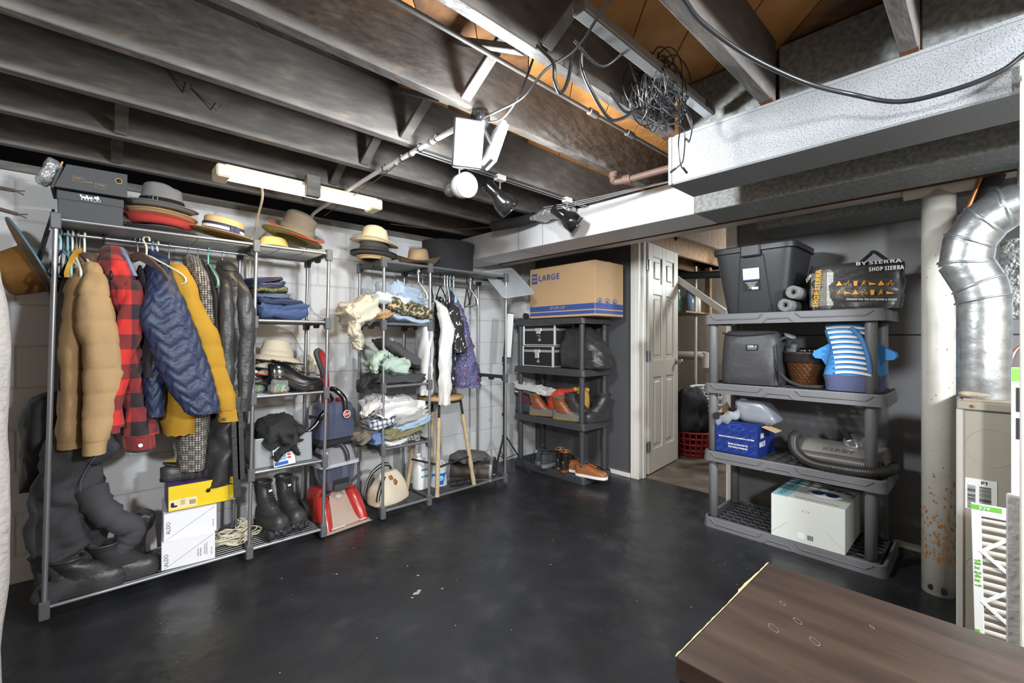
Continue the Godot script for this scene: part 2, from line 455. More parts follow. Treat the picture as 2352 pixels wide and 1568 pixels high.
	var hound := img_tex("hound", 64, 64, func(x: int, y: int):
		var sx := x % 16; var sy := y % 16
		var on := (sx < 8) != (sy < 8) and (sx + sy) % 8 < 4 or (sx < 8 and sy < 8)
		var band := 0.35 if (x / 32 + y / 32) % 2 == 0 else 0.0
		return c8(38, 36, 36).lerp(c8(186, 178, 168), (0.0 if on else 1.0 - band)))
	mt("houndstooth", Color.WHITE, 0.9, {"alb": hound, "sc": 21.0})
	mt("check", Color.WHITE, 0.9, {"alb": img_tex("check", 64, 64, func(x: int, y: int):
		var d := (0.5 if x % 32 < 12 else 0.0) + (0.5 if y % 32 < 12 else 0.0)
		return c8(214, 214, 218).lerp(c8(46, 52, 74), d)), "sc": 16.0})
	mt("camo", Color.WHITE, 0.9, {"alb": ntex("camo", 71, 0.022, false, 0, [[0.0, c8(58, 60, 50)], [0.42, c8(58, 60, 50)], [0.44, c8(100, 94, 74)], [0.55, c8(104, 96, 74)], [0.57, c8(186, 160, 122)], [1.0, c8(196, 170, 132)]], 256, 4), "sc": 5.0})
	mt("palm", Color.WHITE, 0.85, {"alb": ntex("palm", 72, 0.035, false, 0, [[0.0, c8(30, 30, 32)], [0.68, c8(32, 32, 34)], [0.71, c8(222, 218, 208)], [1.0, c8(232, 228, 218)]], 256, 2, true), "sc": Vector3(5, 2.5, 5)})
	mt("paisley", Color.WHITE, 0.8, {"alb": ntex("paisley", 73, 0.06, false, 0, [[0.0, c8(226, 206, 186)], [0.1, c8(210, 104, 60)], [0.2, c8(214, 150, 110)], [0.24, c8(46, 52, 100)], [0.4, c8(46, 52, 100)], [0.46, c8(130, 150, 186)], [0.52, c8(44, 50, 96)], [0.72, c8(44, 50, 96)], [0.78, c8(206, 120, 70)], [0.86, c8(228, 206, 180)], [1.0, c8(228, 206, 180)]], 256, 2, true), "sc": 4.5})
	mt("hat_brown", Color.WHITE, 0.8, {"alb": ntex("hatb", 74, 0.01, false, 0, [[0.0, c8(84, 70, 58)], [0.5, c8(150, 126, 96)], [1.0, c8(186, 158, 118)]], 128, 3), "nt": grainy, "ns": 0.5, "sc": 3.0})
	mt("card", c8(196, 162, 122), 0.8, {"nt": soft, "ns": 0.08, "sc": 2.0})
	mt("box_black", c8(72, 73, 76), 0.75, {"nt": fine, "ns": 0.2, "sc": 8.0})
	mt("box_white", c8(228, 228, 232), 0.6)
	mt("box_yellow", c8(228, 196, 20), 0.5)
	mt("box_purple", c8(82, 62, 110), 0.5)
	mt("box_blue", c8(26, 46, 116), 0.4)
	mt("print_blue", c8(58, 82, 150), 0.6)
	mt("print_orange", c8(240, 166, 36), 0.5)
	mt("print_green", c8(110, 190, 70), 0.5)
	mt("paper_tape", c8(180, 158, 124), 0.75, {"nt": ntex("n_crinkle", 62, 0.035), "ns": 0.6, "sc": 5.0})
	mt("wood_light", c8(172, 140, 96), 0.5)
	mt("wood_hanger", c8(222, 168, 66), 0.45)
	mt("velvet", c8(96, 74, 66), 0.9)
	mt("rope", c8(220, 210, 186), 0.85)
	mt("hanger_white", c8(232, 232, 228), 0.35)
	mt("hanger_blue", c8(150, 200, 214), 0.35)
	mt("hanger_black", c8(30, 30, 32), 0.35)
	mt("hanger_green", c8(120, 190, 160), 0.35)
	mt("furnace", c8(168, 163, 150), 0.45, {"nt": fine, "ns": 0.06, "sc": 5.0})
	mt("dust", c8(150, 138, 122), 0.95, {"nt": rough, "ns": 0.6, "sc": 6.0})
	mt("table_top", Color.WHITE, 0.38, {"alb": ntex("ttop", 81, 0.012, false, 0, [[0.0, c8(40, 31, 26)], [0.5, c8(54, 42, 35)], [1.0, c8(68, 55, 46)]], 512, 6), "nt": fine, "ns": 0.05, "sc": Vector3(2.2, 1, 0.35), "wt": true})
	mt("table_side", c8(30, 24, 21), 0.45)
	mt("veneer", c8(176, 146, 108), 0.7)
	mt("curtain", c8(156, 150, 145), 0.95, {"nt": ntex("n_cloth", 61, 0.05), "ns": 0.6, "sc": 3.0, "rim": 0.3})

# ---------------------------------------------------------------- the room
func room():
	shell("floor", bx(-2.6, 3.44, -0.12, 0.0, -3.4, 2.6, 0.0), M.floor)
	floor_marks()
	shell("floor", bx(3.44, 6.6, -0.12, -0.002, -3.4, 2.6, 0.0), M.concrete)
	# block wall: a backing of mortar and every block a piece of its own
	var w := shell("wall_left", bx(-2.6, 6.6, -0.1, 1.988, -3.42, -3.224, 0.0), M.mortar)
	w.set_meta("label", "painted concrete block wall behind the wardrobe racks")
	var full: ArrayMesh; var capped: ArrayMesh
	for v in 2:
		var s := S(); box(s, Vector3.ZERO, Vector3(0.399, 0.1955, 0.03), 0.0035)
		if v == 0: full = mesh_of(s, M.block)
		else:
			s = S(); box(s, Vector3.ZERO, Vector3(0.196, 0.1955, 0.03), 0.0035); capped = mesh_of(s, M.block)
	for row in 10:
		var y := 0.129 - 0.2032 + 0.1016 + 0.2032 * row
		var x := -1.78 + (0.0 if row % 2 == 0 else 0.2032) - 0.107
		while x < 3.32:
			if x + 0.2 > 3.34: place(w, "block", capped, "", at(3.26, y, -3.2345))
			else: place(w, "block", full, "", at(x, y + 0.0005 * sin(x * 31.0 + row), -3.2345 + 0.0012 * sin(x * 17.0 + row * 5.0)))
			x += 0.4064
	shell("trim_1", bx(-2.6, 3.5, 1.988, 2.03, -3.4, -3.21), M.joist)   # sill plate on the blocks
	shell("wall_far", bx(3.36, 3.44, 0, 2.26, -3.22, -2.02, 0.0), M.black_wall)
	shell("wall_right", bx(3.36, 3.44, 0, 2.26, -1.29, 2.6, 0.0), mt("brightened_panel", c8(112, 112, 114), 0.45))  # dark panelling coloured paler, standing in for light it does not get
	shell("wall_front", bx(-2.7, 6.6, 0, 2.26, 2.6, 2.7, 0.0), M.drab_wall)
	shell("wall_back", bx(-2.7, -2.6, 0, 2.26, -3.4, 2.7, 0.0), M.drab_wall)
	shell("wall_laundry", bx(6.4, 6.6, 0, 2.26, -3.22, 2.6, 0.0), M.drab_wall)
	shell("trim_2", bx(3.353, 3.359, 1.20, 1.206, -1.24, 0.6, 0.001), M.print_black)   # panel seam
	shell("baseboard_far", bx(3.335, 3.36, 0, 0.035, -3.2, -2.09), M.white_trim)
	shell("baseboard_right", bx(3.335, 3.36, 0, 0.035, -1.22, 1.2), M.white_trim)
	# door case
	shell("trim_3", bx(3.338, 3.36, 0, 2.03, -2.085, -2.03), M.white_trim)
	shell("trim_4", bx(3.338, 3.46, 0, 2.03, -2.03, -2.008), M.white_trim)
	shell("trim_5", bx(3.338, 3.46, 0, 2.03, -1.30, -1.278), M.white_trim)
	shell("trim_6", bx(3.338, 3.36, 0, 2.03, -1.278, -1.225), M.white_trim)
	shell("trim_7", bx(3.40, 3.44, 0, 2.03, -2.008, -1.996), M.white_trim)
	door()

func floor_marks():
	# paint chips and scuffs, thin flakes lying on the floor
	rng.seed = 5
	var s := S()
	for k in 90:
		var p := Vector3(rng.randf_range(0.2, 3.0), 0.0006, rng.randf_range(-2.6, -0.6))
		if p.x - p.z * 0.3 < 0.5: continue
		var r := rng.randf_range(0.0015, 0.004); var a0 := rng.randf() * TAU
		s.set_smooth_group(-1)
		var q := []
		for i in 5: q.append(p + Vector3(cos(a0 + i * 1.256), 0, sin(a0 + i * 1.256)) * r * rng.randf_range(0.6, 1.3))
		for i in range(1, 4): tri(s, q[0], q[i], q[i + 1])
	for q in [[0.0, 0.0, 0.016], [0.11, 0.05, 0.005], [-0.03, 0.02, 0.008], [0.09, -0.13, 0.007], [0.1, -0.25, 0.005], [-0.2, -0.42, 0.007], [0.02, -0.01, 0.012]]:
		var p := Vector3(1.10 + q[0], 0.0008, -1.82 + q[1]); s.set_smooth_group(-1); var e := []
		for i in 6: e.append(p + Vector3(cos(i * 1.047), 0, sin(i * 1.047)) * q[2] * rng.randf_range(0.4, 1.4))
		for i in range(1, 5): tri(s, e[0], e[i], e[i + 1])
	var o := put(self, "paint_chips", s, mt("chip", c8(150, 140, 122), 0.8))
	tag(o, "tiny pale chips and crumbs scattered over the black floor", "debris", "", "stuff")

func door():
	var d := thing("door_1", "", "", Vector3(3.495, 0.012, -2.024), 0.0)
	d.set_meta("kind", "structure"); d.set_meta("label", "white six panel door standing open into the laundry room")
	d.rotation.y = 0.105
	var wd := 0.68; var h := 2.0; var t := 0.035
	# stiles and rails round six recessed panels
	var s := S()
	for q in [[0.0, 0.1, 0, h], [0.3, 0.38, 0, h], [0.58, wd, 0, h]]: box(s, Vector3((q[0] + q[1]) / 2, (q[2] + q[3]) / 2, 0), Vector3(q[1] - q[0], q[3] - q[2], t), 0.002)
	for q in [[0.0, 0.2], [0.83, 0.98], [1.56, 1.66], [1.89, h]]:
		for x in [[0.1, 0.3], [0.38, 0.58]]: box(s, Vector3((x[0] + x[1]) / 2, (q[0] + q[1]) / 2, 0), Vector3(x[1] - x[0], q[1] - q[0], t), 0.002)
	put(d, "frame", s, M.door_paint)
	for x in [0.2, 0.48]:
		for y in [[0.2, 0.83], [0.98, 1.56], [1.66, 1.89]]:
			var pn := S(); var hh: float = y[1] - y[0]; var cy: float = (y[0] + y[1]) / 2
			box(pn, Vector3(x, cy, 0), Vector3(0.2, hh, t * 0.3), 0.001)
			box(pn, Vector3(x, cy, 0), Vector3(0.13, hh - 0.07, t * 0.85), 0.012)
			put(d, "panel", pn, M.door_paint)
	var kn := put(d, "door_knob", S2lathe([[0.0, 0.0], [0.028, 0.0], [0.028, 0.006], [0.011, 0.01], [0.011, 0.03], [0.024, 0.038], [0.027, 0.05], [0.022, 0.062], [0.0, 0.066]], 20, at(0.625, 0.95, t / 2, 0, PI / 2)), M.chrome)
	var k2 := S(); lathe(k2, v2s([[0.0, 0.0], [0.028, 0.0], [0.028, 0.006], [0.011, 0.01], [0.011, 0.03], [0.024, 0.038], [0.027, 0.05], [0.022, 0.062], [0.0, 0.066]]), 20, at(0.625, 0.95, -t / 2, 0, -PI / 2)); put(d, "door_knob", k2, M.chrome)
	for y in [0.24, 1.02, 1.80]:
		var hs := S(); box(hs, Vector3(-0.004, y, t / 2 + 0.004), Vector3(0.07, 0.09, 0.004), 0.001); rod(hs, Vector3(-0.012, y - 0.047, t / 2 + 0.008), Vector3(-0.012, y + 0.047, t / 2 + 0.008), 0.007)
		put(d, "hinge", hs, M.chrome, "metal hinge")

func v2s(a: Array) -> Array:
	var o := []
	for q in a: o.append(Vector2(q[0], q[1]))
	return o

func S2lathe(prof: Array, seg: int, xf: Transform3D) -> SurfaceTool:
	var s := S(); lathe(s, v2s(prof), seg, xf); return s

# ---------------------------------------------------------------- ceiling
const JZ := [-2.95, -2.53, -2.14, -1.75, -1.325, -0.93, -0.548, -0.162, 0.24, 0.64]
func ceiling_frame():
	var c := shell("ceiling", bx(-2.7, 6.6, 2.275, 2.36, -3.4, 2.7, 0.0), M.deck_dark)
	# diagonal boards of the floor above
	var dir := Vector3(1, 0, -1).normalized(); var q := -3.05
	var k := 0
	while q < 2.6:
		# stretch of the board that lies over the room
		var lo := 9.0; var hi := -9.0
		for i in 60:
			var t := -4.2 + i * 0.15
			var p := Vector3(q, 0, q) / sqrt(2.0) + dir * t
			if p.x > -2.6 and p.x < 5.6 and p.z > -3.35 and p.z < 1.6:
				lo = minf(lo, t); hi = maxf(hi, t)
		if hi - lo > 0.3:
			var s := S()
			var mid := Vector3(q, 0, q) / sqrt(2.0) + dir * (lo + hi) / 2
			box(s, Vector3(mid.x, 2.265, mid.z), Vector3(hi - lo, 0.02, 0.1825), 0.002, Basis(dir, Vector3.UP, dir.cross(Vector3.UP)))
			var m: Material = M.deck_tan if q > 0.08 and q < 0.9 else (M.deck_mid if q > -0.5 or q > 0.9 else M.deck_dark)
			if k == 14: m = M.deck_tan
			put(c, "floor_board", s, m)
		q += 0.1855; k += 1
	for i in JZ.size():
		var z: float = JZ[i]
		var x1 := 3.34 if z < -1.0 else (1.80 if z < 0.5 else 3.34)
		var s := bx(-2.6, x1, 2.03, 2.256, z - 0.0215, z + 0.0215, 0.003)
		var o := lone("joist", s, M.joist, "", "joist")
		tag(o, ["grey ceiling joist nearest the block wall", "grey ceiling joist carrying the strip light", "grey ceiling joist third out from the block wall", "grey ceiling joist above the track of spotlights", "grey ceiling joist just left of the glaring work lamp", "pale lit ceiling joist just right of the work lamp", "grey ceiling joist between cable bundle and loose black cable", "grey ceiling joist with orange end at the upper right of the duct", "grey ceiling joist just outside the right edge of view", "grey ceiling joist furthest from the block wall, out of view"][i], "joist")
		if x1 < 2.0:
			var e := S(); box(e, Vector3(1.776, 2.033, z), Vector3(0.05, 0.008, 0.045), 0.002); put(o, "bare_end", e, M.rust, "bare brown end")
	# laundry room framing
	for i in 5:
		var o := lone("joist", bx(3.46, 6.4, 2.03, 2.256, -3.0 + i * 0.41 - 0.02, -3.0 + i * 0.41 + 0.02), M.raw_wood, ["first", "second", "third", "fourth", "fifth"][i] + " bare brown laundry room joist counted from the block wall", "joist", "joists in the laundry room")
	# cross bridging between joists: two boards from foot to head
	var rows := [[0.96, [0, 1, 2, 3, 4, 5, 6]], [0.07, [0, 1]]]
	for r in rows:
		for b in r[1]:
			var z0: float = JZ[b] + 0.0215; var z1: float = JZ[b + 1] - 0.0215
			var t := thing("bridging", "", "bridging", Vector3(r[0], 2.03, (z0 + z1) / 2), 0.0)
			var w := (z1 - z0) / 2
			for d in [-1, 1]:
				var s := S()
				var a := Vector3(d * 0.022, 0.014, -(w - 0.008) * d); var e := Vector3(d * 0.022, 0.205, (w - 0.008) * d)
				var yv := (e - a).normalized()
				box(s, (a + e) / 2, Vector3(0.042, (e - a).length() - 0.004, 0.019), 0.002, Basis(Vector3.RIGHT, yv, Vector3.RIGHT.cross(yv)))
				put(t, "brace", s, M.joist)
			tag(t, "crossed wooden bridging between joists, " + (["right", "left"][rows.find(r)]) + " row, " + ["next to the block wall", "behind the strip light", "in front of the strip light", "above the track lights", "left of the work lamp", "right of the work lamp", "beside the cable bundle"][b], "bridging")
	# solid block that interrupts the strip light
	lone("wood_block", bx(0.81, 0.88, 1.92, 2.03, -2.437, -2.40), M.joist, "short dark wood block across the middle of the strip light", "block")
	# bent nails on a joist
	var nl := S()
	tube(nl, PackedVector3Array([Vector3(0.19, 2.215, -2.117), Vector3(0.27, 2.12, -2.105), Vector3(0.285, 2.16, -2.1)]), 0.0022, 6)
	tube(nl, PackedVector3Array([Vector3(0.285, 2.15, -2.117), Vector3(0.365, 2.085, -2.1), Vector3(0.38, 2.115, -2.098)]), 0.0022, 6)
	lone("bent_nails", nl, M.bracket, "two long bent nails sticking out of a joist, upper left", "nails")

func ducts_and_beam():
	# grey sprayed duct boxed under the joists
	var d := thing("duct", "grey sprayed sheet metal duct with a square end under the joist ends", "duct", Vector3(1.9, 1.83, 0.3))
	put(d, "duct_body", bx(-0.115, 0.12, 0.0, 0.205, -1.235, 2.3, 0.006), M.duct_spray)
	var sm := S(); box(sm, Vector3(-0.117, 0.195, 0.5), Vector3(0.004, 0.012, 3.4), 0.001); box(sm, Vector3(-0.117, 0.1, -1.222), Vector3(0.004, 0.2, 0.012), 0.001)
	put(d, "seam", sm, M.duct_spray)
	# taller duct wall between the joists above it
	var u := thing("upper_duct", "dark mottled sheet metal between the joists above the grey duct", "duct", Vector3(1.86, 2.035, 0.3))
	for z in [[-0.91, -0.575], [-0.525, -0.185], [-0.14, 0.2], [0.27, 0.6]]:
		put(u, "panel", bx(-0.03, 0.2, 0.0, 0.21, z[0] - 0.3, z[1] - 0.3, 0.003), M.duct_grey)
	# long white duct in front of the beam
	var wd := thing("white_duct", "long white sheet metal duct crossing the room in front of the beam", "duct", Vector3(2.43, 1.83, -1.5))
	put(wd, "duct_body", bx(-0.145, 0.15, 0.0, 0.19, -1.7, 0.45, 0.004), M.duct_white)
	put(wd, "grey_section", bx(-0.145, 0.15, 0.0, 0.19, 0.452, 3.6, 0.004), M.duct_grey, "grey speckled section")
	var j := S()
	for z in [-0.86, -0.62]: box(j, Vector3(-0.146, 0.095, z), Vector3(0.003, 0.188, 0.004), 0.0005)
	box(j, Vector3(0.0, -0.001, -0.86), Vector3(0.29, 0.003, 0.004), 0.0005)
	put(wd, "seam", j, M.duct_grey)
	# steel beam
	var b := thing("steel_beam", "painted steel beam with a rusty lower flange resting on the white post", "beam", Vector3(2.84, 1.882, -1.2))
	put(b, "lower_flange", bx(-0.09, 0.09, 0, 0.016, -2.0, 3.4, 0.003), M.post_white)
	put(b, "web", bx(-0.008, 0.008, 0.016, 0.13, -2.0, 3.4, 0.0), M.post_white)
	put(b, "upper_flange", bx(-0.09, 0.09, 0.126, 0.139, -2.0, 3.4, 0.003), M.post_white)
	var rs := S(); box(rs, Vector3(-0.098, 0.0, 0.7), Vector3(0.012, 0.04, 5.2), 0.004); put(b, "rust_line", rs, M.rust, "rusty upper edge")
	# rear duct beyond the beam
	lone("rear_duct", bx(2.98, 3.34, 1.845, 2.02, -0.98, 1.5, 0.004), M.duct_grey, "grey speckled duct behind the beam, along the dark end wall", "duct")

# ---------------------------------------------------------------- lamps
func omni(n: String, p: Vector3, e: float, c: Color, size := 0.05):
	var l := OmniLight3D.new(); l.name = n; add_child(l, true); l.position = p
	l.light_energy = e; l.light_color = c; l.light_size = size; l.omni_range = 14.0; l.omni_attenuation = 2.0; l.shadow_enabled = true

func lamps():
	# twin-head work lamp
	var t := thing("work_lamp", "glaring twin-head white work lamp hanging under the joists", "lamp", Vector3(1.06, 1.985, -1.3))
	var hub := S(); lathe(hub, v2s([[0.0, 0.045], [0.03, 0.045], [0.036, 0.03], [0.036, 0.0], [0.02, -0.02], [0.0, -0.02]]), 20); put(t, "socket", hub, M.gloss_black)
	for h in [[Vector3(-0.05, -0.09, -0.005), Vector3(-0.45, -0.35, 1.0), 0.10, 0.155], [Vector3(0.055, -0.085, 0.03), Vector3(0.95, -0.35, 0.35), 0.10, 0.155]]:
		var nrm: Vector3 = h[1].normalized()
		var b := Basis.looking_at(-nrm, Vector3.UP)
		var s := S(); box(s, h[0] - nrm * 0.016, Vector3(h[2] + 0.012, h[3] + 0.012, 0.02), 0.004, b)
		var hd := put(t, "head", s, M.chrome)
		var g := S(); box(g, h[0], Vector3(h[2], h[3], 0.012), 0.004, b)
		put(hd, "glowing_face", g, M.glow_white, "glowing lamp face")
		var arm := S(); rod(arm, Vector3(0, 0, 0), h[0] - nrm * 0.02, 0.008); put(t, "arm", arm, M.gloss_black)
	# each head throws a half dome of light: one to the block wall, one to the far corner, one into the room
	for h in [[Vector3(-0.03, -0.10, -0.05), Vector3(-0.25, -0.75, -0.65), FLOOD_ENERGY * 0.8], [Vector3(0.07, -0.10, 0.04), Vector3(0.75, -0.65, 0.35), FLOOD_ENERGY * 1.15], [Vector3(-0.05, -0.10, 0.05), Vector3(-0.35, -0.75, 0.55), FLOOD_ENERGY * 0.6]]:
		var l := SpotLight3D.new(); l.name = "work_lamp_light"; add_child(l, true); l.position = t.position + h[0]; l.basis = Basis.looking_at((h[1] as Vector3).normalized(), Vector3.UP)
		l.spot_angle = 88.0; l.spot_angle_attenuation = 0.35; l.spot_attenuation = 2.0; l.spot_range = 14.0; l.light_energy = h[2]; l.light_color = Color(0.97, 0.99, 1.0); l.light_size = 0.06; l.shadow_enabled = true
	omni("work_lamp_light", t.position + Vector3(0.0, -0.09, 0.1), 0.32, Color(0.97, 0.99, 1.0), 0.05)  # extra glow added beside the heads to brighten nearby joist faces
	# strip light, two tubes' worth of diffuser
	var f := thing("strip_light", "warm fluorescent strip light with cream end caps under a joist", "lamp", Vector3(0.84, 2.0, -2.505))
	put(f, "body", bx(-0.38, 0.38, -0.018, 0.0, -0.06, 0.06), M.cream_pl)
	for e in [-1, 1]: put(f, "end_cap", bx(e * 0.385 - 0.03, e * 0.385 + 0.03, -0.062, -0.002, -0.062, 0.062, 0.008), M.cream_pl, "cream end cap")
	var g := S()
	grid(g, 12, 1, func(u: float, v: float):
		var a: float = PI + u * PI
		return Vector3(lerpf(-0.355, 0.355, v), -0.018 + 0.04 * sin(a), 0.056 * cos(a)))
	put(f, "diffuser", g, M.glow_warm, "glowing diffuser")
	for x in [-0.22, 0.22]:
		var l := AreaLight3D.new(); l.name = "strip_lamp_light"; add_child(l, true)
		l.area_size = Vector2(0.33, 0.1); l.light_energy = TUBE_ENERGY; l.light_color = Color(1.0, 0.89, 0.72); l.area_range = 12.0; l.shadow_enabled = true
		l.position = f.position + Vector3(x, -0.066, 0); l.rotation.x = -PI / 2
	# pull cord / feed of the strip light
	var cs := S(); tube(cs, spline([Vector3(0.62, 1.985, -2.52), Vector3(0.66, 1.93, -2.62), Vector3(0.70, 1.86, -2.9), Vector3(0.72, 1.72, -3.12), Vector3(0.72, 1.2, -3.195)], 8), 0.006, 8)
	lone("lamp_cord", cs, M.cream_pl, "cream cord running from the strip light down the block wall", "cord")
	# track with four heads
	var tr := thing("light_track", "thin double rail track for the spotlights", "track", Vector3(1.7, 2.03, -1.735))
	for dz in [-0.012, 0.012]: 
		var s := S(); rod(s, Vector3(-0.65, -0.02, dz), Vector3(0.57, -0.02, dz), 0.004, 8); put(tr, "rail", s, M.steel)
	var spots := [[1.285, 0.0, Vector3(-0.12, -0.12, 0.89), 0.13, true, "lit spotlight with a glowing bulb, first on the track"], [1.545, 0.0, Vector3(0.75, -0.62, 0.18), 0.14, false, "smoky dark spotlight below the work lamp, second on the track"], [2.085, 0.0, Vector3(0.62, -0.62, 0.55), 0.13, false, "black spotlight with silver inside in front of the white duct"]]
	for q in spots:
		var sp := thing("spotlight", q[5], "lamp", Vector3(q[0], 2.01, -1.735))
		put(sp, "clip", bx(-0.028, 0.028, -0.012, 0.016, -0.02, 0.02, 0.003), M.white_pl)
		var st := S(); rod(st, Vector3(0, -0.01, 0), Vector3(0, -0.075, 0), 0.005); lathe(st, v2s([[0.0, -0.07], [0.009, -0.075], [0.009, -0.09], [0, -0.095]]), 12); put(sp, "stem", st, M.chrome)
		var n: Vector3 = (q[2] as Vector3).normalized()
		var bs := Basis.looking_at(n, Vector3.UP) * Basis(Vector3.RIGHT, -PI / 2)   # local y along n
		var hx := Transform3D(bs, Vector3(0, -0.105, 0) - n * 0.05)
		var hs := S(); lathe(hs, v2s([[0.0, -0.06], [0.028, -0.058], [0.034, -0.05], [0.034, 0.02], [0.036, 0.03], [0.055, 0.065], [0.057, 0.075], [0.057, 0.125], [0.053, 0.126], [0.052, 0.07]]), 28, hx)
		put(sp, "shade", hs, M.gloss_black if not q[4] else mt("shade_grey", c8(120, 120, 118), 0.3))
		var rf := S(); lathe(rf, v2s([[0.052, 0.122], [0.048, 0.08], [0.03, 0.05], [0.0, 0.045]]), 24, hx)
		put(sp, "reflector", rf, M.cream_pl if q[4] else M.chrome, "bright reflector")
		var ri := S(); tube(ri, PackedVector3Array(moved(flat_ring(Vector3(0, 0.125, 0), 0.056, 0.056), hx.basis, hx.origin)), 0.003, 8, true); put(sp, "shade_rim", ri, M.plastic_grey if q[4] else M.gloss_black)
		var bu := S(); lathe(bu, smooth2(v2s([[0.0, 0.104], [0.018, 0.1], [0.026, 0.086], [0.025, 0.07], [0.014, 0.045]]), 3), 20, hx)
		put(sp, "bulb", bu, M.glow_bulb if q[4] else M.print_white, "glowing bulb" if q[4] else "")
		if q[4]:
			var l := SpotLight3D.new(); l.name = "spot_lamp_light"; add_child(l, true); l.position = sp.position + hx * Vector3(0, 0.13, 0)
			l.basis = Basis.looking_at(n, Vector3.UP); l.spot_angle = 50; l.spot_attenuation = 2.0; l.spot_range = 12; l.light_energy = 0.5; l.light_color = Color(1, 0.95, 0.84); l.light_size = 0.04; l.shadow_enabled = true
	# fill bulbs added out of view to brighten this room and the laundry
	for q in [[Vector3(-0.9, 2.0, 1.25), FILL_BULB_ENERGY, "added fill bulb in a porcelain holder behind the photographer, left"], [Vector3(1.3, 2.0, 1.3), FILL_BULB_ENERGY, "added fill bulb in a porcelain holder behind the photographer, right"], [Vector3(5.2, 2.0, -1.36), 1.2, "added fill bulb in a porcelain holder in the laundry room"]]:
		var bh := thing("fill_lamp", q[2], "lamp", q[0])
		put(bh, "holder", S2lathe([[0.0, 0.03], [0.055, 0.03], [0.055, 0.012], [0.03, 0.0], [0.02, -0.03], [0.0, -0.03]], 24, Transform3D()), M.white_pl)
		put(bh, "bulb", S2lathe([[0.0, -0.14], [0.02, -0.137], [0.033, -0.12], [0.036, -0.1], [0.03, -0.075], [0.016, -0.05], [0.014, -0.03], [0.0, -0.03]], 20, Transform3D()), M.glow_bulb)
		omni("fill_lamp_light", q[0] + Vector3(0, -0.1, 0), q[1], Color(0.95, 0.98, 1.0), 0.12)

# ---------------------------------------------------------------- wardrobe racks
const RZ0 := -2.69
const RZ1 := -3.05
const TIERS := [0.06, 0.463, 0.868, 1.278, 1.685]

func rack(label: String, xs: Array, lean: float, shelf_bay: int, side_bar: Array) -> Node3D:
	var t := thing("wardrobe_rack", label, "rack", Vector3(xs[1], 0, -2.87))
	var o := -t.position
	var px := func(i: int, y: float): return xs[i] + lean * y
	for i in 3:
		for z in [RZ0, RZ1]:
			var s := S(); rod(s, Vector3(px.call(i, 0.0), 0.012, z) + o, Vector3(px.call(i, 1.71), 1.7, z) + o, 0.0095, 14)
			put(t, "pole", s, M.chrome)
	for bay in 2:
		var tiers := TIERS if bay == shelf_bay else [TIERS[0], TIERS[4]]
		for y in tiers:
			var xa: float = px.call(bay, y); var xb: float = px.call(bay + 1, y)
			for z in [RZ0, RZ1]:
				var s := S(); rod(s, Vector3(xa + 0.012, y, z) + o, Vector3(xb - 0.012, y, z) + o, 0.0085, 12)
				put(t, "rail", s, M.chrome)
			var w := S()
			for k in 13:
				var z := lerpf(RZ0 - 0.022, RZ1 + 0.022, k / 12.0)
				rod(w, Vector3(xa + 0.014, y + 0.002, z) + o, Vector3(xb - 0.014, y + 0.002, z) + o, 0.0026, 6)
			for k in 2:
				var x := lerpf(xa, xb, (k + 1) / 3.0)
				rod(w, Vector3(x, y - 0.001, RZ0) + o, Vector3(x, y - 0.001, RZ1) + o, 0.002, 6)
			put(t, "wire_shelf", w, M.wire).set_meta("kind", "stuff")
		if bay != shelf_bay:
			var s := S(); rod(s, Vector3(px.call(bay, 1.655), 1.655, -2.87) + o, Vector3(px.call(bay + 1, 1.655), 1.655, -2.87) + o, 0.008, 12)
			put(t, "hanging_rod", s, M.steel)
	for i in 3:
		var tiers := TIERS if (i == shelf_bay or i == shelf_bay + 1) else [TIERS[0], TIERS[4]]
		for y in tiers:
			var x: float = px.call(i, y)
			for z in [RZ0, RZ1]:
				var s := S()
				var h := 0.068 if y > 0.1 else 0.075
				box(s, Vector3(x, maxf(y - 0.008, h / 2 + 0.001), z) + o, Vector3(0.034, h, 0.034), 0.004)
				put(t, "connector", s, M.connector)
			bracket(t, x, y, o)
	for q in side_bar:
		var x: float = px.call(q[0], q[1]); bracket(t, x, q[1], o)
		for z in [RZ0, RZ1]:
			var s := S(); box(s, Vector3(x, q[1] - 0.008, z) + o, Vector3(0.034, 0.068, 0.034), 0.004); put(t, "connector", s, M.connector)
	return t

# arched black side bar with a hooked claw in its middle
func bracket(t: Node3D, x: float, y: float, o: Vector3):
	var p := PackedVector2Array(); var d := RZ0 - RZ1 - 0.034
	p.append(Vector2(0, 0.014)); p.append(Vector2(d, 0.014)); p.append(Vector2(d, -0.036)); p.append(Vector2(d - 0.012, -0.036)); p.append(Vector2(d - 0.03, -0.014))
	if y > 0.1:
		p.append(Vector2(d * 0.6, -0.012)); p.append(Vector2(d * 0.57, -0.03)); p.append(Vector2(d * 0.53, -0.032)); p.append(Vector2(d * 0.52, -0.02)); p.append(Vector2(d * 0.48, -0.02)); p.append(Vector2(d * 0.47, -0.032)); p.append(Vector2(d * 0.43, -0.03)); p.append(Vector2(d * 0.4, -0.012))
	p.append(Vector2(0.03, -0.014)); p.append(Vector2(0.012, -0.036)); p.append(Vector2(0, -0.036))
	var s := S()
	prism(s, p, -0.009, 0.009, Transform3D(Basis(Vector3(0, 0, -1), Vector3(0, 1, 0), Vector3(1, 0, 0)), Vector3(x, y, RZ0 - 0.017) + o))
	put(t, "bracket", s, M.bracket)

func racks():
	rack("chrome wardrobe rack full of coats and jackets, left of the carpet cleaner", [-0.142, 0.612, 0.998], 0.021, 1, [])
	rack("chrome wardrobe rack with folded clothes, right of the carpet cleaner", [1.378, 1.729, 2.452], 0.006, 0, [[2, 0.87]])

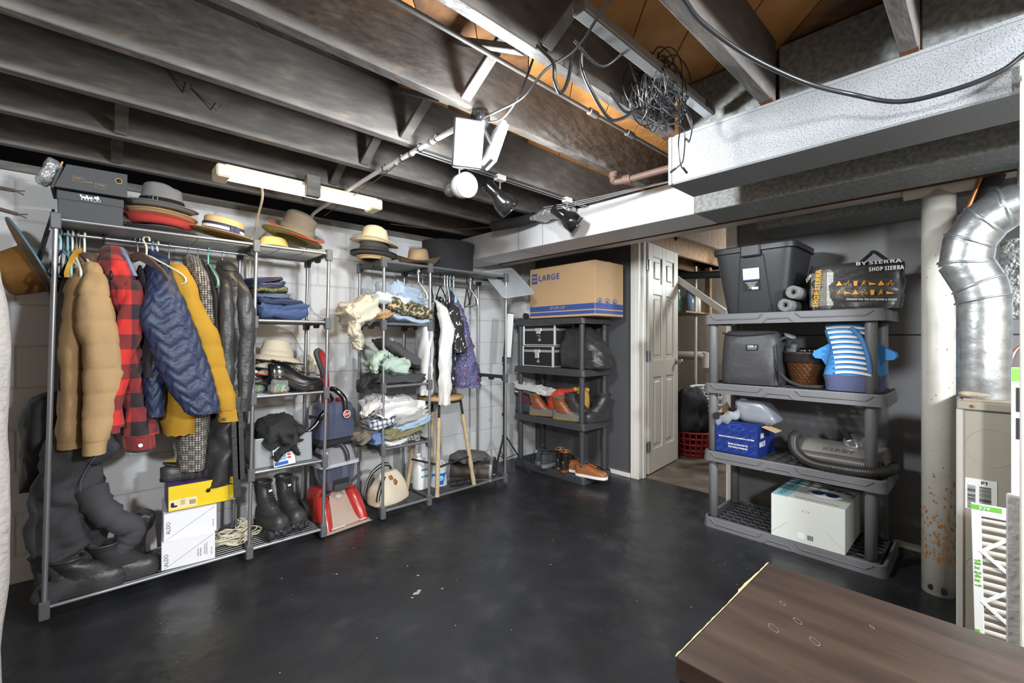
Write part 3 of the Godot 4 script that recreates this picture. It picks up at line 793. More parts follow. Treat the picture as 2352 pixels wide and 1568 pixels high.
# ---------------------------------------------------------------- plastic shelving
func shelf_deck(t: Node3D, n: String, w: float, d: float, h: float, m: Material, slot_nx: int, slot_nz: int):
	# open grating: frame, ribs and cross bars
	var s := S()
	var ix := w - 0.07; var iz := d - 0.07
	for k in slot_nx + 1:
		var z := lerpf(-ix / 2, ix / 2, float(k) / slot_nx)
		box(s, Vector3(0, h - 0.008, z), Vector3(iz, 0.012, 0.014), 0.002)
	for k in slot_nz + 1:
		var x := lerpf(-iz / 2, iz / 2, float(k) / slot_nz)
		box(s, Vector3(x, h - 0.008, 0), Vector3(0.016, 0.012, ix), 0.002)
	put(t, n, s, m).set_meta("kind", "stuff")

func round_rect(w: float, d: float, r: float, n := 5) -> PackedVector2Array:
	var p := PackedVector2Array()
	for c in [[w / 2 - r, d / 2 - r, 0.0], [-w / 2 + r, d / 2 - r, PI / 2], [-w / 2 + r, -d / 2 + r, PI], [w / 2 - r, -d / 2 + r, PI * 1.5]]:
		for i in n + 1:
			var a: float = c[2] + i * PI / 2 / n
			p.append(Vector2(c[0] + r * cos(a), c[1] + r * sin(a)))
	return p

# hollow rim of a tier: outer wall with rounded corners, flaring a little downwards
func rim(s: SurfaceTool, w: float, d: float, h: float, r: float, wall := 0.014):
	var o := round_rect(d, w, r); var i := round_rect(d - 2 * wall, w - 2 * wall, r * 0.6); var n := o.size()
	var prof := [[o, 0.0, 1.012], [o, h - 0.006, 1.0], [o, h, 0.992], [i, h, 1.0], [i, 0.0, 1.0]]
	for k in prof.size() - 1:
		grid(s, n, 1, func(u: float, v: float):
			var q = prof[k] if v < 0.5 else prof[k + 1]; var p: Vector2 = q[0][int(round(u * n)) % n]
			return Vector3(p.x * q[2], q[1], p.y * q[2]), true)

func far_shelf():
	var t := thing("plastic_shelf", "black plastic shelving in the far corner holding boots, shoes and a moving carton", "shelf", Vector3(3.095, 0, -2.65))
	var w := 0.82; var d := 0.40; var h := 0.055
	for y in [0.0, 0.433, 0.872, 1.305]:
		var s := S(); rim(s, w, d, h, 0.035)
		var tier := put(t, "tier", s, M.plastic_char)
		tier.position.y = y
		shelf_deck(tier, "grating", w, d, h, M.plastic_char, 14, 6)
		for k in 8:
			var sl := S()
			if k < 6: box(sl, Vector3(-d / 2 - 0.002, h * 0.58, lerpf(-0.34, 0.34, k / 5.0)), Vector3(0.006, 0.022, 0.016), 0.001)
			else: box(sl, Vector3(-0.07 + 0.12 * (k - 6), h * 0.58, w / 2 + 0.002), Vector3(0.016, 0.022, 0.006), 0.001)
			put(tier, "slot_rib", sl, M.plastic_char)
	for x in [-0.155, 0.155]:
		for z in [-0.36, 0.36]:
			for k in 3:
				var y0: float = [0.055, 0.488, 0.927][k]; var y1: float = [0.433, 0.872, 1.305][k]
				var s := S(); rod(s, Vector3(x, y0, z), Vector3(x, y1, z), 0.0235, 18)
				put(t, "post", s, M.plastic_char)

func near_shelf():
	var t := thing("plastic_shelf", "grey plastic shelving right of the door holding a black tote and striped bag", "shelf", Vector3(3.06, 0, -0.795))
	var w := 0.90; var d := 0.45; var h := 0.062
	for y in [0.0, 0.416, 0.842, 1.271]:
		var s := S(); rim(s, w, d, h, 0.04)
		var tier := put(t, "tier", s, M.plastic_grey)
		tier.position.y = y
		shelf_deck(tier, "grating", w, d, h, M.plastic_char, 16, 7)
		# moulded ridge lines along the front: two long trapeze shapes and a small one
		var rg := S(); var fx := -d / 2 - 0.003
		for l in [[[-0.40, 0.052], [-0.37, 0.028], [-0.13, 0.028], [-0.105, 0.052]], [[0.40, 0.052], [0.37, 0.028], [0.09, 0.028], [0.065, 0.052]], [[-0.10, 0.004], [-0.075, 0.026], [0.03, 0.026], [0.055, 0.004]]]:
			for k in 3:
				var a := Vector3(fx, l[k][1], l[k][0]); var b := Vector3(fx, l[k + 1][1], l[k + 1][0])
				rod(rg, a, b, 0.0045, 6)
		put(tier, "moulded_ridge", rg, M.plastic_grey)
	for x in [-0.175, 0.175]:
		for z in [-0.405, 0.385]:
			for k in 3:
				var y0: float = [0.062, 0.478, 0.904][k]; var y1: float = [0.416, 0.842, 1.271][k]
				var s := S(); lathe(s, v2s([[0.0, y0], [0.0265, y0], [0.0265, y1 - 0.01], [0.024, y1], [0.0, y1]]), 20, at(x, 0, z))
				put(t, "post", s, M.plastic_grey)

# ---------------------------------------------------------------- hats and boxes on the racks
# o: br brim radius, cr / ct crown base and top radius, ch crown height, curl, pinch, dent, m, band, bh, edge, oval
func hat(n: String, label: String, p: Vector3, rot: Vector3, o: Dictionary, grp := "") -> Node3D:
	var t := thing(n, label, "hat", p, 0.0, grp)
	t.rotation = rot
	var br: float = o.get("br", 0.145); var cr: float = o.get("cr", 0.088); var ct: float = o.get("ct", 0.07); var ch: float = o.get("ch", 0.11)
	var curl: float = o.get("curl", 0.02); var pinch: float = o.get("pinch", 0.3); var dent: float = o.get("dent", 0.03); var droop: float = o.get("droop", 0.0)
	var m: Material = o.m; var side: float = o.get("side", 0.0)
	var oval := func(q: Vector3): return Vector3(q.x * 1.06, q.y, q.z * 0.94)
	var s := S()
	lathe(s, smooth2(v2s([[cr, 0.004], [lerpf(cr, ct, 0.5), ch * 0.55], [ct * 1.02, ch * 0.88], [ct * 0.82, ch * 0.99], [ct * 0.45, ch], [0.0, ch]]), 4), 32, Transform3D(), func(q: Vector3):
		var r: Vector3 = oval.call(q)
		var f := clampf(r.x / ct, 0.0, 1.0) * smoothstep(0.35, 1.0, r.y / ch)
		r.z *= 1.0 - pinch * f
		var top := smoothstep(0.8, 1.0, r.y / ch)
		r.y -= dent * top * exp(-pow(r.z / 0.026, 2.0)) * (0.6 + 0.4 * clampf(r.x / ct, -0.5, 1.0))
		return r)
	put(t, "crown", s, o.get("mc", m))
	s = S()
	lathe(s, smooth2(v2s([[cr, 0.006], [cr + 0.01, 0.001], [lerpf(cr, br, 0.5), -0.002], [br - 0.012, 0.002], [br, 0.003], [br + 0.0015, 0.0], [br - 0.012, -0.002], [lerpf(cr, br, 0.5), -0.006], [cr - 0.002, -0.003]]), 3), 40, Transform3D(), func(q: Vector3):
		var r: Vector3 = oval.call(q)
		var d := smoothstep(cr, br, Vector2(q.x, q.z).length()); var a := atan2(q.z, q.x)
		r.y += curl * d * d + side * d * d * sin(a) * sin(a) - droop * d * cos(a)
		return r)
	put(t, "brim", s, o.get("mb", m))
	if o.has("band"):
		var bh: float = o.get("bh", 0.03); var rows: Array = o.band if o.band is Array else [o.band]
		for k in rows.size():
			s = S()
			var y0 := 0.004 + bh * k / rows.size(); var y1 := 0.004 + bh * (k + 1) / rows.size()
			var rr := func(y: float): return lerpf(cr, ct, clampf(y / ch, 0, 1)) + 0.005
			lathe(s, [Vector2(rr.call(y0), y0), Vector2(rr.call(y1), y1), Vector2(float(rr.call(y1)) - 0.004, y1)], 32, Transform3D(), oval)
			put(t, "band", s, rows[k])
		if o.get("bow", false):
			s = S(); box(s, Vector3(0.02, 0.004 + bh / 2, cr * 0.98), Vector3(0.05, bh * 0.9, 0.012), 0.003); box(s, Vector3(0.02, 0.004 + bh / 2, cr * 0.98 + 0.004), Vector3(0.012, bh, 0.01), 0.003)
			put(t, "bow", s, rows[0])
	if o.has("edge"):
		s = S(); var pts := PackedVector3Array()
		for k in 48:
			var a := k * TAU / 48
			var q := Vector3(cos(a) * br, 0, sin(a) * br); var r: Vector3 = oval.call(q)
			r.y += -0.001 + curl + side * sin(a) * sin(a) - droop * cos(a); pts.append(r)
		tube(s, pts, 0.0045, 6, true)
		put(t, "edging", s, o.edge, "coloured edging")
	return t

func rack_top_things():
	var y := 1.696
	# lidded shoe box
	var t := thing("shoe_box", "black lidded shoe box with a white carriage emblem, lower of the two on the rack", "box", Vector3(0.002, y, -2.90))
	put(t, "body", bx(-0.106, 0.108, 0, 0.105, -0.14, 0.146), M.box_black)
	put(t, "lid", bx(-0.109, 0.111, 0.09, 0.128, -0.143, 0.15), M.box_black)
	var em := S()
	# small emblem of horse and carriage: wheels, body, legs
	for q in [[0.012, 0.0, 0.007], [0.026, 0.0, 0.005]]: tube(em, spline(ring3(Vector3(q[0], q[1] - 0.002, 0), q[2]), 2, true), 0.0009, 5, true)
	for q in [[0.018, 0.008, 0.016, 0.009], [-0.005, 0.004, 0.02, 0.007], [-0.024, 0.004, 0.018, 0.007], [-0.033, 0.009, 0.006, 0.01], [-0.014, 0.009, 0.006, 0.01], [-0.03, -0.004, 0.003, 0.01], [-0.02, -0.004, 0.003, 0.01], [-0.01, -0.004, 0.003, 0.01], [0.0, -0.004, 0.003, 0.01], [0.022, 0.015, 0.004, 0.007]]: box(em, Vector3(q[0], q[1], 0), Vector3(q[2], q[3], 0.0008), 0.0003, Basis(Vector3.BACK, sin(q[0] * 900.0) * 0.3))
	put(t, "emblem", em, M.print_white, "white carriage emblem").transform = at(0.0, 0.108, 0.151)
	# upper box, slanted
	t = thing("shoe_box", "charcoal shoe box with gold print and gold ringed hole, on top of another box", "box", Vector3(0.0, y + 0.131, -2.86))
	var s := S()
	prism(s, PackedVector2Array([Vector2(-0.112, 0.004), Vector2(-0.076, 0.108), Vector2(0.124, 0.112), Vector2(0.124, 0.006)]), -0.12, 0.13); put(t, "body", s, M.box_black)
	s = S(); prism(s, PackedVector2Array([Vector2(-0.125, 0.0), Vector2(-0.115, 0.0), Vector2(-0.085, 0.1), Vector2(-0.1, 0.085)]), -0.1, 0.12); put(t, "flap", s, M.box_black)
	s = S(); tube(s, PackedVector3Array(ring3(Vector3(0.094, 0.075, 0.131), 0.011, 20)), 0.0016, 6, true); put(t, "hole_ring", s, M.gold_print, "gold ring round the hole")
	s = S(); lathe(s, v2s([[0.0, 0.0], [0.0105, 0.0], [0.0105, 0.001], [0, 0.001]]), 16, at(0.094, 0.075, 0.1302, 0, PI / 2)); put(t, "hole", s, M.print_black)
	s = S()
	for q in [[-0.058, 0.042, -0.022, 0.062], [0.016, 0.028, 0.052, 0.048]]:
		var n := 9
		for k in n:
			var f := float(k) / n
			box(s, Vector3(lerpf(q[0], q[2], f), q[1], 0.1305), Vector3(0.002, 0.0008, 0.0006), 0); box(s, Vector3(lerpf(q[0], q[2], f), q[3], 0.1305), Vector3(0.002, 0.0008, 0.0006), 0)
		for k in 5:
			box(s, Vector3(q[0], lerpf(q[1], q[3], k / 5.0), 0.1305), Vector3(0.0008, 0.002, 0.0006), 0); box(s, Vector3(q[2], lerpf(q[1], q[3], k / 5.0), 0.1305), Vector3(0.0008, 0.002, 0.0006), 0)
	rng.seed = 3
	for q in [[-0.04, 0.054], [-0.004, 0.046], [0.034, 0.042]]:
		for k in 8: box(s, Vector3(q[0] - 0.012 + k * 0.0032, q[1] + rng.randf_range(-0.001, 0.001), 0.1305), Vector3(0.002, rng.randf_range(0.0008, 0.003), 0.0006), 0)
	put(t, "gold_print", s, M.gold_print, "gold dashed frames and print").set_meta("kind", "stuff")
	# taped piece of cardboard
	t = thing("taped_carton", "crumpled silver taped scrap of carton beside the slanted shoe box", "carton", Vector3(-0.135, y + 0.158, -2.80), 0.2)
	s = S(); lump(s, Vector3(0, 0.05, 0), Vector3(0.024, 0.055, 0.05), 0.4, 0.4, 16, 12, func(p: Vector3): return Vector3(sin(p.y * 90.0), sin(p.z * 70.0), cos(p.y * 60.0)) * 0.004, Basis(Vector3.BACK, -0.35)); put(t, "tape", s, M.foil)
	s = S(); box(s, Vector3(0.026, 0.05, 0.0), Vector3(0.006, 0.1, 0.09), 0.001, Basis(Vector3.BACK, -0.25)); put(t, "cardboard", s, M.card, "brown cardboard edge")
	# left stack of four hats
	var g := "four hats stacked beside the shoe boxes"
	hat("hat", "black brimmed hat at the bottom of the stack beside the shoe boxes", Vector3(0.272, y + 0.018, -2.87), Vector3(0, 0.3, -0.03), {"m": M.felt_char, "br": 0.15, "cr": 0.082, "ct": 0.06, "ch": 0.07, "curl": 0.004}, g)
	hat("hat", "red hat with upcurled brim under the tan brim and the grey fedora", Vector3(0.262, y + 0.05, -2.87), Vector3(0, 0.4, -0.03), {"m": M.felt_red, "br": 0.142, "cr": 0.085, "ct": 0.062, "ch": 0.07, "curl": 0.032}, g)
	hat("hat", "tan hat of which only the brim shows, below the grey fedora", Vector3(0.265, y + 0.098, -2.87), Vector3(0, 0.4, -0.05), {"m": M.felt_tan, "br": 0.142, "cr": 0.087, "ct": 0.064, "ch": 0.07, "curl": 0.008}, g)
	hat("hat", "grey felt fedora with black ribbon, topmost beside the shoe boxes", Vector3(0.262, y + 0.137, -2.87), Vector3(0, -0.7, -0.07), {"m": M.felt_grey, "br": 0.15, "cr": 0.09, "ct": 0.076, "ch": 0.125, "curl": 0.008, "side": 0.006, "dent": 0.036, "pinch": 0.35, "band": M.ribbon_black, "bh": 0.042, "bow": true}, g)
	hat("hat", "straw boater with a navy and white striped band", Vector3(0.525, y + 0.052, -2.87), Vector3(0.1, 0.2, -0.12), {"m": M.straw, "br": 0.158, "cr": 0.092, "ct": 0.088, "ch": 0.088, "curl": 0.0, "pinch": 0.0, "dent": 0.0, "band": [M.ribbon_navy, M.ribbon_white, M.ribbon_navy], "bh": 0.045, "bow": true})
	g = "hats stacked over the narrow bay"
	hat("hat", "small yellow straw hat peeping out below the olive hat", Vector3(0.79, y + 0.022, -2.90), Vector3(0, 0.2, 0.0), {"m": M.straw_yellow, "br": 0.105, "cr": 0.08, "ct": 0.06, "ch": 0.06, "curl": -0.006, "pinch": 0.0, "dent": 0.0, "mb": M.felt_char}, g)
	hat("hat", "olive green felt hat tilted under the grey fedora with red edging", Vector3(0.885, y + 0.085, -2.87), Vector3(0.12, 0.3, -0.24), {"m": M.felt_olive, "br": 0.165, "cr": 0.09, "ct": 0.062, "ch": 0.065, "curl": 0.008, "mb": M.felt_olive}, g)
	hat("hat", "grey fedora with bright red edging tilted on top of an olive hat", Vector3(0.905, y + 0.125, -2.86), Vector3(0.34, -0.35, -0.34), {"m": M.felt_brown, "br": 0.15, "cr": 0.09, "ct": 0.077, "ch": 0.125, "curl": 0.01, "dent": 0.038, "pinch": 0.4, "band": M.felt_brown, "bh": 0.035, "edge": mt("edge_red", c8(214, 50, 48), 0.6)}, g)
	g = "hats stacked on the second rack"
	hat("hat", "black brimmed hat with tan underside, bottom of the stack on the second rack", Vector3(1.395, y + 0.016, -2.85), Vector3(0, 0.3, -0.02), {"m": M.felt_black, "br": 0.115, "cr": 0.08, "ct": 0.06, "ch": 0.05, "curl": 0.012, "mb": M.felt_tan}, g)
	hat("hat", "charcoal hat with a flat brim under the black ribbed band hat", Vector3(1.405, y + 0.042, -2.86), Vector3(0, 0.2, -0.03), {"m": M.felt_char, "br": 0.152, "cr": 0.084, "ct": 0.066, "ch": 0.06, "curl": 0.004}, g)
	hat("hat", "black flat topped hat with a ribbed band below the cream fedora", Vector3(1.408, y + 0.062, -2.87), Vector3(0, 0.2, -0.03), {"m": M.felt_black, "br": 0.15, "cr": 0.096, "ct": 0.086, "ch": 0.085, "curl": 0.002, "pinch": 0.0, "dent": 0.01, "band": [M.ribbon_black, M.felt_black, M.ribbon_black, M.felt_black, M.ribbon_black], "bh": 0.03}, g)
	hat("hat", "cream fedora on top of the black hats, second rack", Vector3(1.41, y + 0.135, -2.87), Vector3(0.0, -0.5, -0.05), {"m": M.felt_cream, "br": 0.15, "cr": 0.092, "ct": 0.068, "ch": 0.115, "curl": -0.004, "side": 0.02, "droop": 0.012, "dent": 0.024, "pinch": 0.3, "band": M.felt_cream, "bh": 0.028}, g)
	hat("cowboy_hat", "brown and black straw cowboy hat with upturned sides beside the black drum bag", Vector3(1.735, y + 0.022, -2.84), Vector3(0, PI / 2 - 0.5, -0.02), {"m": M.hat_brown, "br": 0.17, "cr": 0.088, "ct": 0.07, "ch": 0.115, "curl": 0.0, "side": 0.055, "dent": 0.03, "pinch": 0.25})
	# drum bag
	t = thing("drum_bag", "large round black fabric drum bag with a zip on the second rack", "bag", Vector3(2.06, y, -2.92))
	t.scale = Vector3(0.92, 0.9, 0.92)
	s = S(); loft(s, [[Vector3(0, 0, 0), 0.205, 0.16], [Vector3(0, 0.006, 0), 0.215, 0.17], [Vector3(0.0, 0.12, 0), 0.222, 0.175], [Vector3(0.0, 0.235, 0), 0.235, 0.182]], 40, 5, func(p: Vector3, u: float, v: float): return Vector3(sin(u * 19.0) * 0.004, 0, cos(u * 23.0 + v * 9.0) * 0.004)); put(t, "body", s, M.blackcloth)
	s = S(); loft(s, [[Vector3(0, 0.236, 0), 0.238, 0.185], [Vector3(0, 0.252, 0), 0.24, 0.187], [Vector3(0, 0.262, 0), 0.225, 0.175], [Vector3(0, 0.268, 0), 0.1, 0.08]], 40, 3); put(t, "lid", s, M.blackcloth)
	s = S(); for k in 2: box(s, Vector3(0.205 + 0.012 * k, 0.225 - 0.01 * k, 0.075), Vector3(0.008, 0.03, 0.003), 0.001, Basis(Vector3.BACK, 0.5 * k))
	put(t, "zip_pull", s, M.chrome, "metal zip pull").set_meta("kind", "stuff")

func ring3(c: Vector3, r: float, n := 10) -> Array:
	var o := []
	for k in n: o.append(c + Vector3(cos(k * TAU / n), sin(k * TAU / n), 0) * r)
	return o

# ---------------------------------------------------------------- clothes on hangers
# rows: [x, y, half width] plus optional z and half depth; o: z, d, q quilt spacing, qa its height, zig, w wrinkle height, seed, yaw, sq, seg
func cloth(rows: Array, o: Dictionary) -> SurfaceTool:
	var s := S(); cloth_in(s, rows, o); return s

func cloth_in(s: SurfaceTool, rows: Array, o: Dictionary):
	var z: float = o.get("z", -2.8); var d: float = o.get("d", 0.05); var yaw: float = o.get("yaw", 0.0); var sq: float = o.get("sq", 0.9)
	var r := []
	for k in rows:
		r.append([Vector3(k[0], k[1], k[3] if k.size() > 3 else z), k[2], k[4] if k.size() > 4 else d, yaw, sq])
	var q: float = o.get("q", 0.0); var qa: float = o.get("qa", 0.006); var zig: float = o.get("zig", 0.0); var w: float = o.get("w", 0.006)
	var nz := noise(o.get("seed", 1), o.get("wf", 7.0), 3)
	var fold: float = o.get("fold", 0.0); var fn: float = o.get("fn", 5.0)
	loft(s, r, o.get("seg", 32), o.get("per", 6), func(p: Vector3, u: float, v: float):
		var a := u * TAU; var dir := Vector3(cos(a), 0, sin(a)); var off := nz.get_noise_3d(p.x * 1.6, p.y * 0.7, p.z * 1.6) * w * 2.0
		if q > 0.0:
			var yy := p.y
			if zig > 0.0: yy += zig * absf(fposmod(u * 7.0, 1.0) * 2.0 - 1.0)
			off += qa * (pow(absf(sin(PI * yy / q)), 0.35) - 0.8) * 1.6
		if fold > 0.0: off += fold * sin(a * fn + nz.get_noise_1d(p.y * 2.0) * 5.0) * smoothstep(0.0, 0.5, v)
		return dir * off + Vector3(0, nz.get_noise_2d(u * 3.0, 9.0) * w, 0) * smoothstep(0.8, 1.0, v))

func disc(par: Node, n: String, p: Vector3, dir: Vector3, r: float, m: Material, label := ""):
	var s := S(); lathe(s, v2s([[0.0, 0.003], [r * 0.7, 0.003], [r, 0.0015], [r, 0.0]]), 16, Transform3D(Basis.looking_at(dir, Vector3.UP) * Basis(Vector3.RIGHT, -PI / 2), p))
	put(par, n, s, m, label)

func hanger(label: String, kind: String, x: float, m: Material, yaw := 0.0, z := -2.87, grp := "", drop := 0.0) -> Node3D:
	var t := thing("hanger", label, "hanger", Vector3(x, 1.655, z), yaw + PI / 2, grp)
	var h := S(); var pts := []
	for k in 9:
		var a := -0.4 + k * (PI + 0.5) / 8
		pts.append(Vector3(-cos(a) * 0.016, sin(a) * 0.016 + 0.002, 0))
	pts.append(Vector3(0.0, -0.03, 0)); pts.append(Vector3(0, -0.075 - drop, 0))
	var tk := 0.0045 if kind == "plastic" else 0.0018
	tube(h, spline(pts, 3), tk, 8); put(t, "hook", h, m if kind == "plastic" else M.steel)
	var y := -0.075 - drop
	var s := S()
	if kind == "plastic":
		tube(s, spline([Vector3(0, y, 0), Vector3(0.07, y - 0.03, 0), Vector3(0.17, y - 0.085, 0), Vector3(0.2, y - 0.115, 0), Vector3(0.185, y - 0.135, 0), Vector3(0.1, y - 0.135, 0), Vector3(-0.1, y - 0.135, 0), Vector3(-0.185, y - 0.135, 0), Vector3(-0.2, y - 0.115, 0), Vector3(-0.17, y - 0.085, 0), Vector3(-0.07, y - 0.03, 0)], 4, true), 0.0048, 8, true)
	elif kind == "wire":
		tube(s, spline([Vector3(0, y, 0), Vector3(0.1, y - 0.05, 0), Vector3(0.2, y - 0.11, 0), Vector3(0.19, y - 0.125, 0), Vector3(0, y - 0.125, 0), Vector3(-0.19, y - 0.125, 0), Vector3(-0.2, y - 0.11, 0), Vector3(-0.1, y - 0.05, 0)], 3, true), 0.0016, 6, true)
	else:
		var p := PackedVector2Array()
		for q in [[0.0, 0.02], [0.03, 0.012], [0.1, -0.025], [0.17, -0.075], [0.215, -0.12], [0.21, -0.14], [0.19, -0.135], [0.1, -0.06], [0.03, -0.03], [0.0, -0.025], [-0.03, -0.03], [-0.1, -0.06], [-0.19, -0.135], [-0.21, -0.14], [-0.215, -0.12], [-0.17, -0.075], [-0.1, -0.025], [-0.03, 0.012]]: p.append(Vector2(q[0], q[1] + y))
		prism(s, p, -0.007, 0.007)
	put(t, "shoulder", s, m)
	return t

func hanging_things():
	# empty hangers at the left end of the rod
	var hl := [["light blue plastic hanger, leftmost on the rod", "plastic", -0.098, M.hanger_blue, 0.35], ["thin black plastic hanger beside the light blue ones", "plastic", -0.088, M.hanger_black, -0.2], ["second light blue plastic hanger from the left end of the rod", "plastic", -0.076, M.hanger_blue, 0.08], ["white plastic hanger left of the wooden one", "plastic", -0.06, M.hanger_white, 0.15], ["black plastic hanger half hidden behind the wooden one", "plastic", -0.052, M.hanger_black, 0.3], ["honey coloured wooden hanger left of the tan jacket", "wood", -0.036, M.wood_hanger, -0.18], ["grey clear plastic hanger with a broad end below the wooden one", "wood", -0.046, mt("hanger_grey", c8(150, 164, 172), 0.3), 0.25], ["white plastic hanger holding the tan jacket", "plastic", -0.02, M.hanger_white, 0.1]]
	for q in hl: hanger(q[0], q[1], q[2], q[3], q[4], -2.87, "", 0.02 if q[2] == -0.046 else 0.0)
	# tan quilted jacket
	var t := thing("jacket", "tan quilted work jacket with a brown corduroy collar", "jacket", Vector3(0.0, 0.68, -2.82)); var o := -t.position
	put_at(t, "body", cloth([[-0.0, 1.545, 0.022, -2.86, 0.07], [-0.015, 1.5, 0.035, -2.86, 0.14], [-0.035, 1.43, 0.05, -2.86, 0.18], [-0.047, 1.3, 0.057, -2.86, 0.185], [-0.062, 1.15, 0.055, -2.86, 0.185], [-0.061, 1.0, 0.049, -2.86, 0.185], [-0.061, 0.86, 0.049, -2.86, 0.185], [-0.062, 0.75, 0.051, -2.86, 0.185], [-0.063, 0.706, 0.05, -2.86, 0.18]], {"q": 0.105, "qa": 0.0045, "w": 0.004, "seed": 2, "per": 14}), M.tan, o)
	put_at(t, "sleeve", cloth([[0.003, 1.515, 0.018, -2.71, 0.03], [0.011, 1.46, 0.034, -2.69, 0.045], [0.012, 1.365, 0.05], [0.017, 1.25, 0.066], [0.036, 1.138, 0.066], [0.046, 1.042, 0.072], [0.043, 0.947, 0.068], [0.030, 0.853, 0.057], [0.016, 0.74, 0.043]], {"z": -2.655, "d": 0.052, "q": 0.105, "qa": 0.0045, "w": 0.005, "seed": 5, "per": 14, "sq": 0.75}), M.tan, o)
	put_at(t, "cuff", cloth([[0.016, 0.742, 0.041], [0.012, 0.71, 0.039], [0.010, 0.682, 0.038]], {"z": -2.655, "d": 0.046, "w": 0.002, "sq": 0.75}), M.tan, o)
	put_at(t, "sleeve", cloth([[-0.02, 1.5, 0.02, -3.02, 0.03], [-0.03, 1.3, 0.05, -3.06, 0.05], [-0.05, 1.0, 0.05, -3.07, 0.05], [-0.06, 0.75, 0.04, -3.06, 0.04]], {"q": 0.105, "w": 0.006}), M.tan, o)
	put_at(t, "collar", cloth([[-0.004, 1.572, 0.03, -2.86, 0.055], [0.004, 1.55, 0.04, -2.84, 0.07], [0.02, 1.47, 0.038, -2.80, 0.06], [0.032, 1.40, 0.028, -2.78, 0.045], [0.04, 1.345, 0.012, -2.77, 0.02]], {"w": 0.004, "seed": 9}), M.brown_cord, o, "brown corduroy collar")
	# dark garment behind it
	t = thing("shirt", "dark brown garment in the shade behind the tan jacket", "shirt", Vector3(-0.09, 0.95, -2.9)); o = -t.position
	put_at(t, "body", cloth([[-0.062, 1.5, 0.012, -2.9, 0.06], [-0.075, 1.44, 0.022, -2.9, 0.15], [-0.09, 1.25, 0.028, -2.9, 0.18], [-0.1, 0.96, 0.03, -2.9, 0.18]], {"w": 0.008, "seed": 4}), mt("dark_brown", c8(52, 44, 40), 0.9), o)
	# red and black checked shirt jacket
	t = thing("shirt_jacket", "red and black checked flannel shirt jacket", "jacket", Vector3(0.12, 0.65, -2.8)); o = -t.position
	put_at(t, "body", cloth([[0.075, 1.60, 0.03, -2.87, 0.05], [0.077, 1.565, 0.05, -2.85, 0.11], [0.085, 1.51, 0.064, -2.83, 0.15], [0.106, 1.415, 0.066, -2.82, 0.16], [0.122, 1.316, 0.062, -2.82, 0.16], [0.130, 1.216, 0.056, -2.82, 0.16], [0.138, 1.035, 0.055, -2.82, 0.155], [0.151, 0.872, 0.056, -2.82, 0.15], [0.168, 0.728, 0.06, -2.82, 0.145]], {"w": 0.012, "seed": 12, "fold": 0.008, "fn": 6.0, "per": 8}), M.plaid, o)
	put_at(t, "hem", cloth([[0.169, 0.73, 0.058, -2.82, 0.14], [0.171, 0.69, 0.06, -2.82, 0.14], [0.172, 0.656, 0.06, -2.82, 0.14]], {"w": 0.003}), M.plaid, o)
	put_at(t, "sleeve", cloth([[0.13, 1.45, 0.03, -2.7, 0.03], [0.146, 1.36, 0.044], [0.125, 1.22, 0.05], [0.104, 1.12, 0.04], [0.092, 1.0, 0.032], [0.084, 0.9, 0.026], [0.077, 0.79, 0.022]], {"z": -2.655, "d": 0.04, "w": 0.009, "seed": 21, "per": 7}), M.plaid, o)
	put_at(t, "cuff", cloth([[0.077, 0.80, 0.024], [0.075, 0.765, 0.023]], {"z": -2.655, "d": 0.034, "w": 0.002}), M.plaid, o)
	put_at(t, "collar", cloth([[0.078, 1.617, 0.036, -2.86, 0.055], [0.08, 1.59, 0.055, -2.84, 0.075], [0.085, 1.56, 0.052, -2.83, 0.08]], {"w": 0.004, "seed": 3}), M.plaid, o)
	put_at(t, "lining", cloth([[0.105, 1.613, 0.012, -2.83, 0.03], [0.125, 1.55, 0.012, -2.76, 0.03], [0.15, 1.47, 0.01, -2.71, 0.02]], {"w": 0.002}), mt("lining_blue", c8(128, 138, 164), 0.7), o, "blue grey lining edge")
	disc(t, "button", Vector3(0.167, 0.69, -2.672) + o, Vector3(0, 0.1, 1), 0.009, M.white_pl, "pale button")
	# black top between red and navy, on velvet hanger
	t = thing("top", "black top on a dark velvet hanger between red and navy jackets", "top", Vector3(0.2, 1.0, -2.87)); o = -t.position
	put_at(t, "body", cloth([[0.175, 1.54, 0.008, -2.88, 0.04], [0.18, 1.49, 0.018, -2.86, 0.14], [0.19, 1.36, 0.03, -2.85, 0.19], [0.198, 1.2, 0.028, -2.85, 0.19], [0.2, 1.0, 0.025, -2.85, 0.18]], {"w": 0.01, "seed": 31}), M.blackcloth, o)
	hanger("dark velvet hanger between the red and the navy jacket", "wood", 0.165, M.velvet, 0.5, -2.8)
	hanger("pale cream plastic hanger hooked in front of the black top", "plastic", 0.196, M.cream_pl, 0.75, -2.78)
	hanger("white plastic hanger holding the navy jacket", "plastic", 0.246, M.hanger_white, 0.2)
	hanger("light blue plastic hanger behind the navy jacket collar", "plastic", 0.226, M.hanger_blue, 0.1)
	hanger("yellow wire hanger of the yellow jacket", "wire", 0.292, mt("hanger_yellow", c8(220, 190, 70), 0.4), 0.15)
	hanger("black hanger of the red checked jacket", "plastic", 0.044, M.hanger_black, 0.12)
	# navy puffer
	t = thing("puffer_jacket", "navy blue quilted puffer jacket turned towards the room", "jacket", Vector3(0.3, 0.8, -2.75)); o = -t.position
	var pf := {"q": 0.062, "qa": 0.009, "zig": 0.05, "w": 0.005, "seed": 41, "per": 14, "seg": 64, "sq": 0.8}
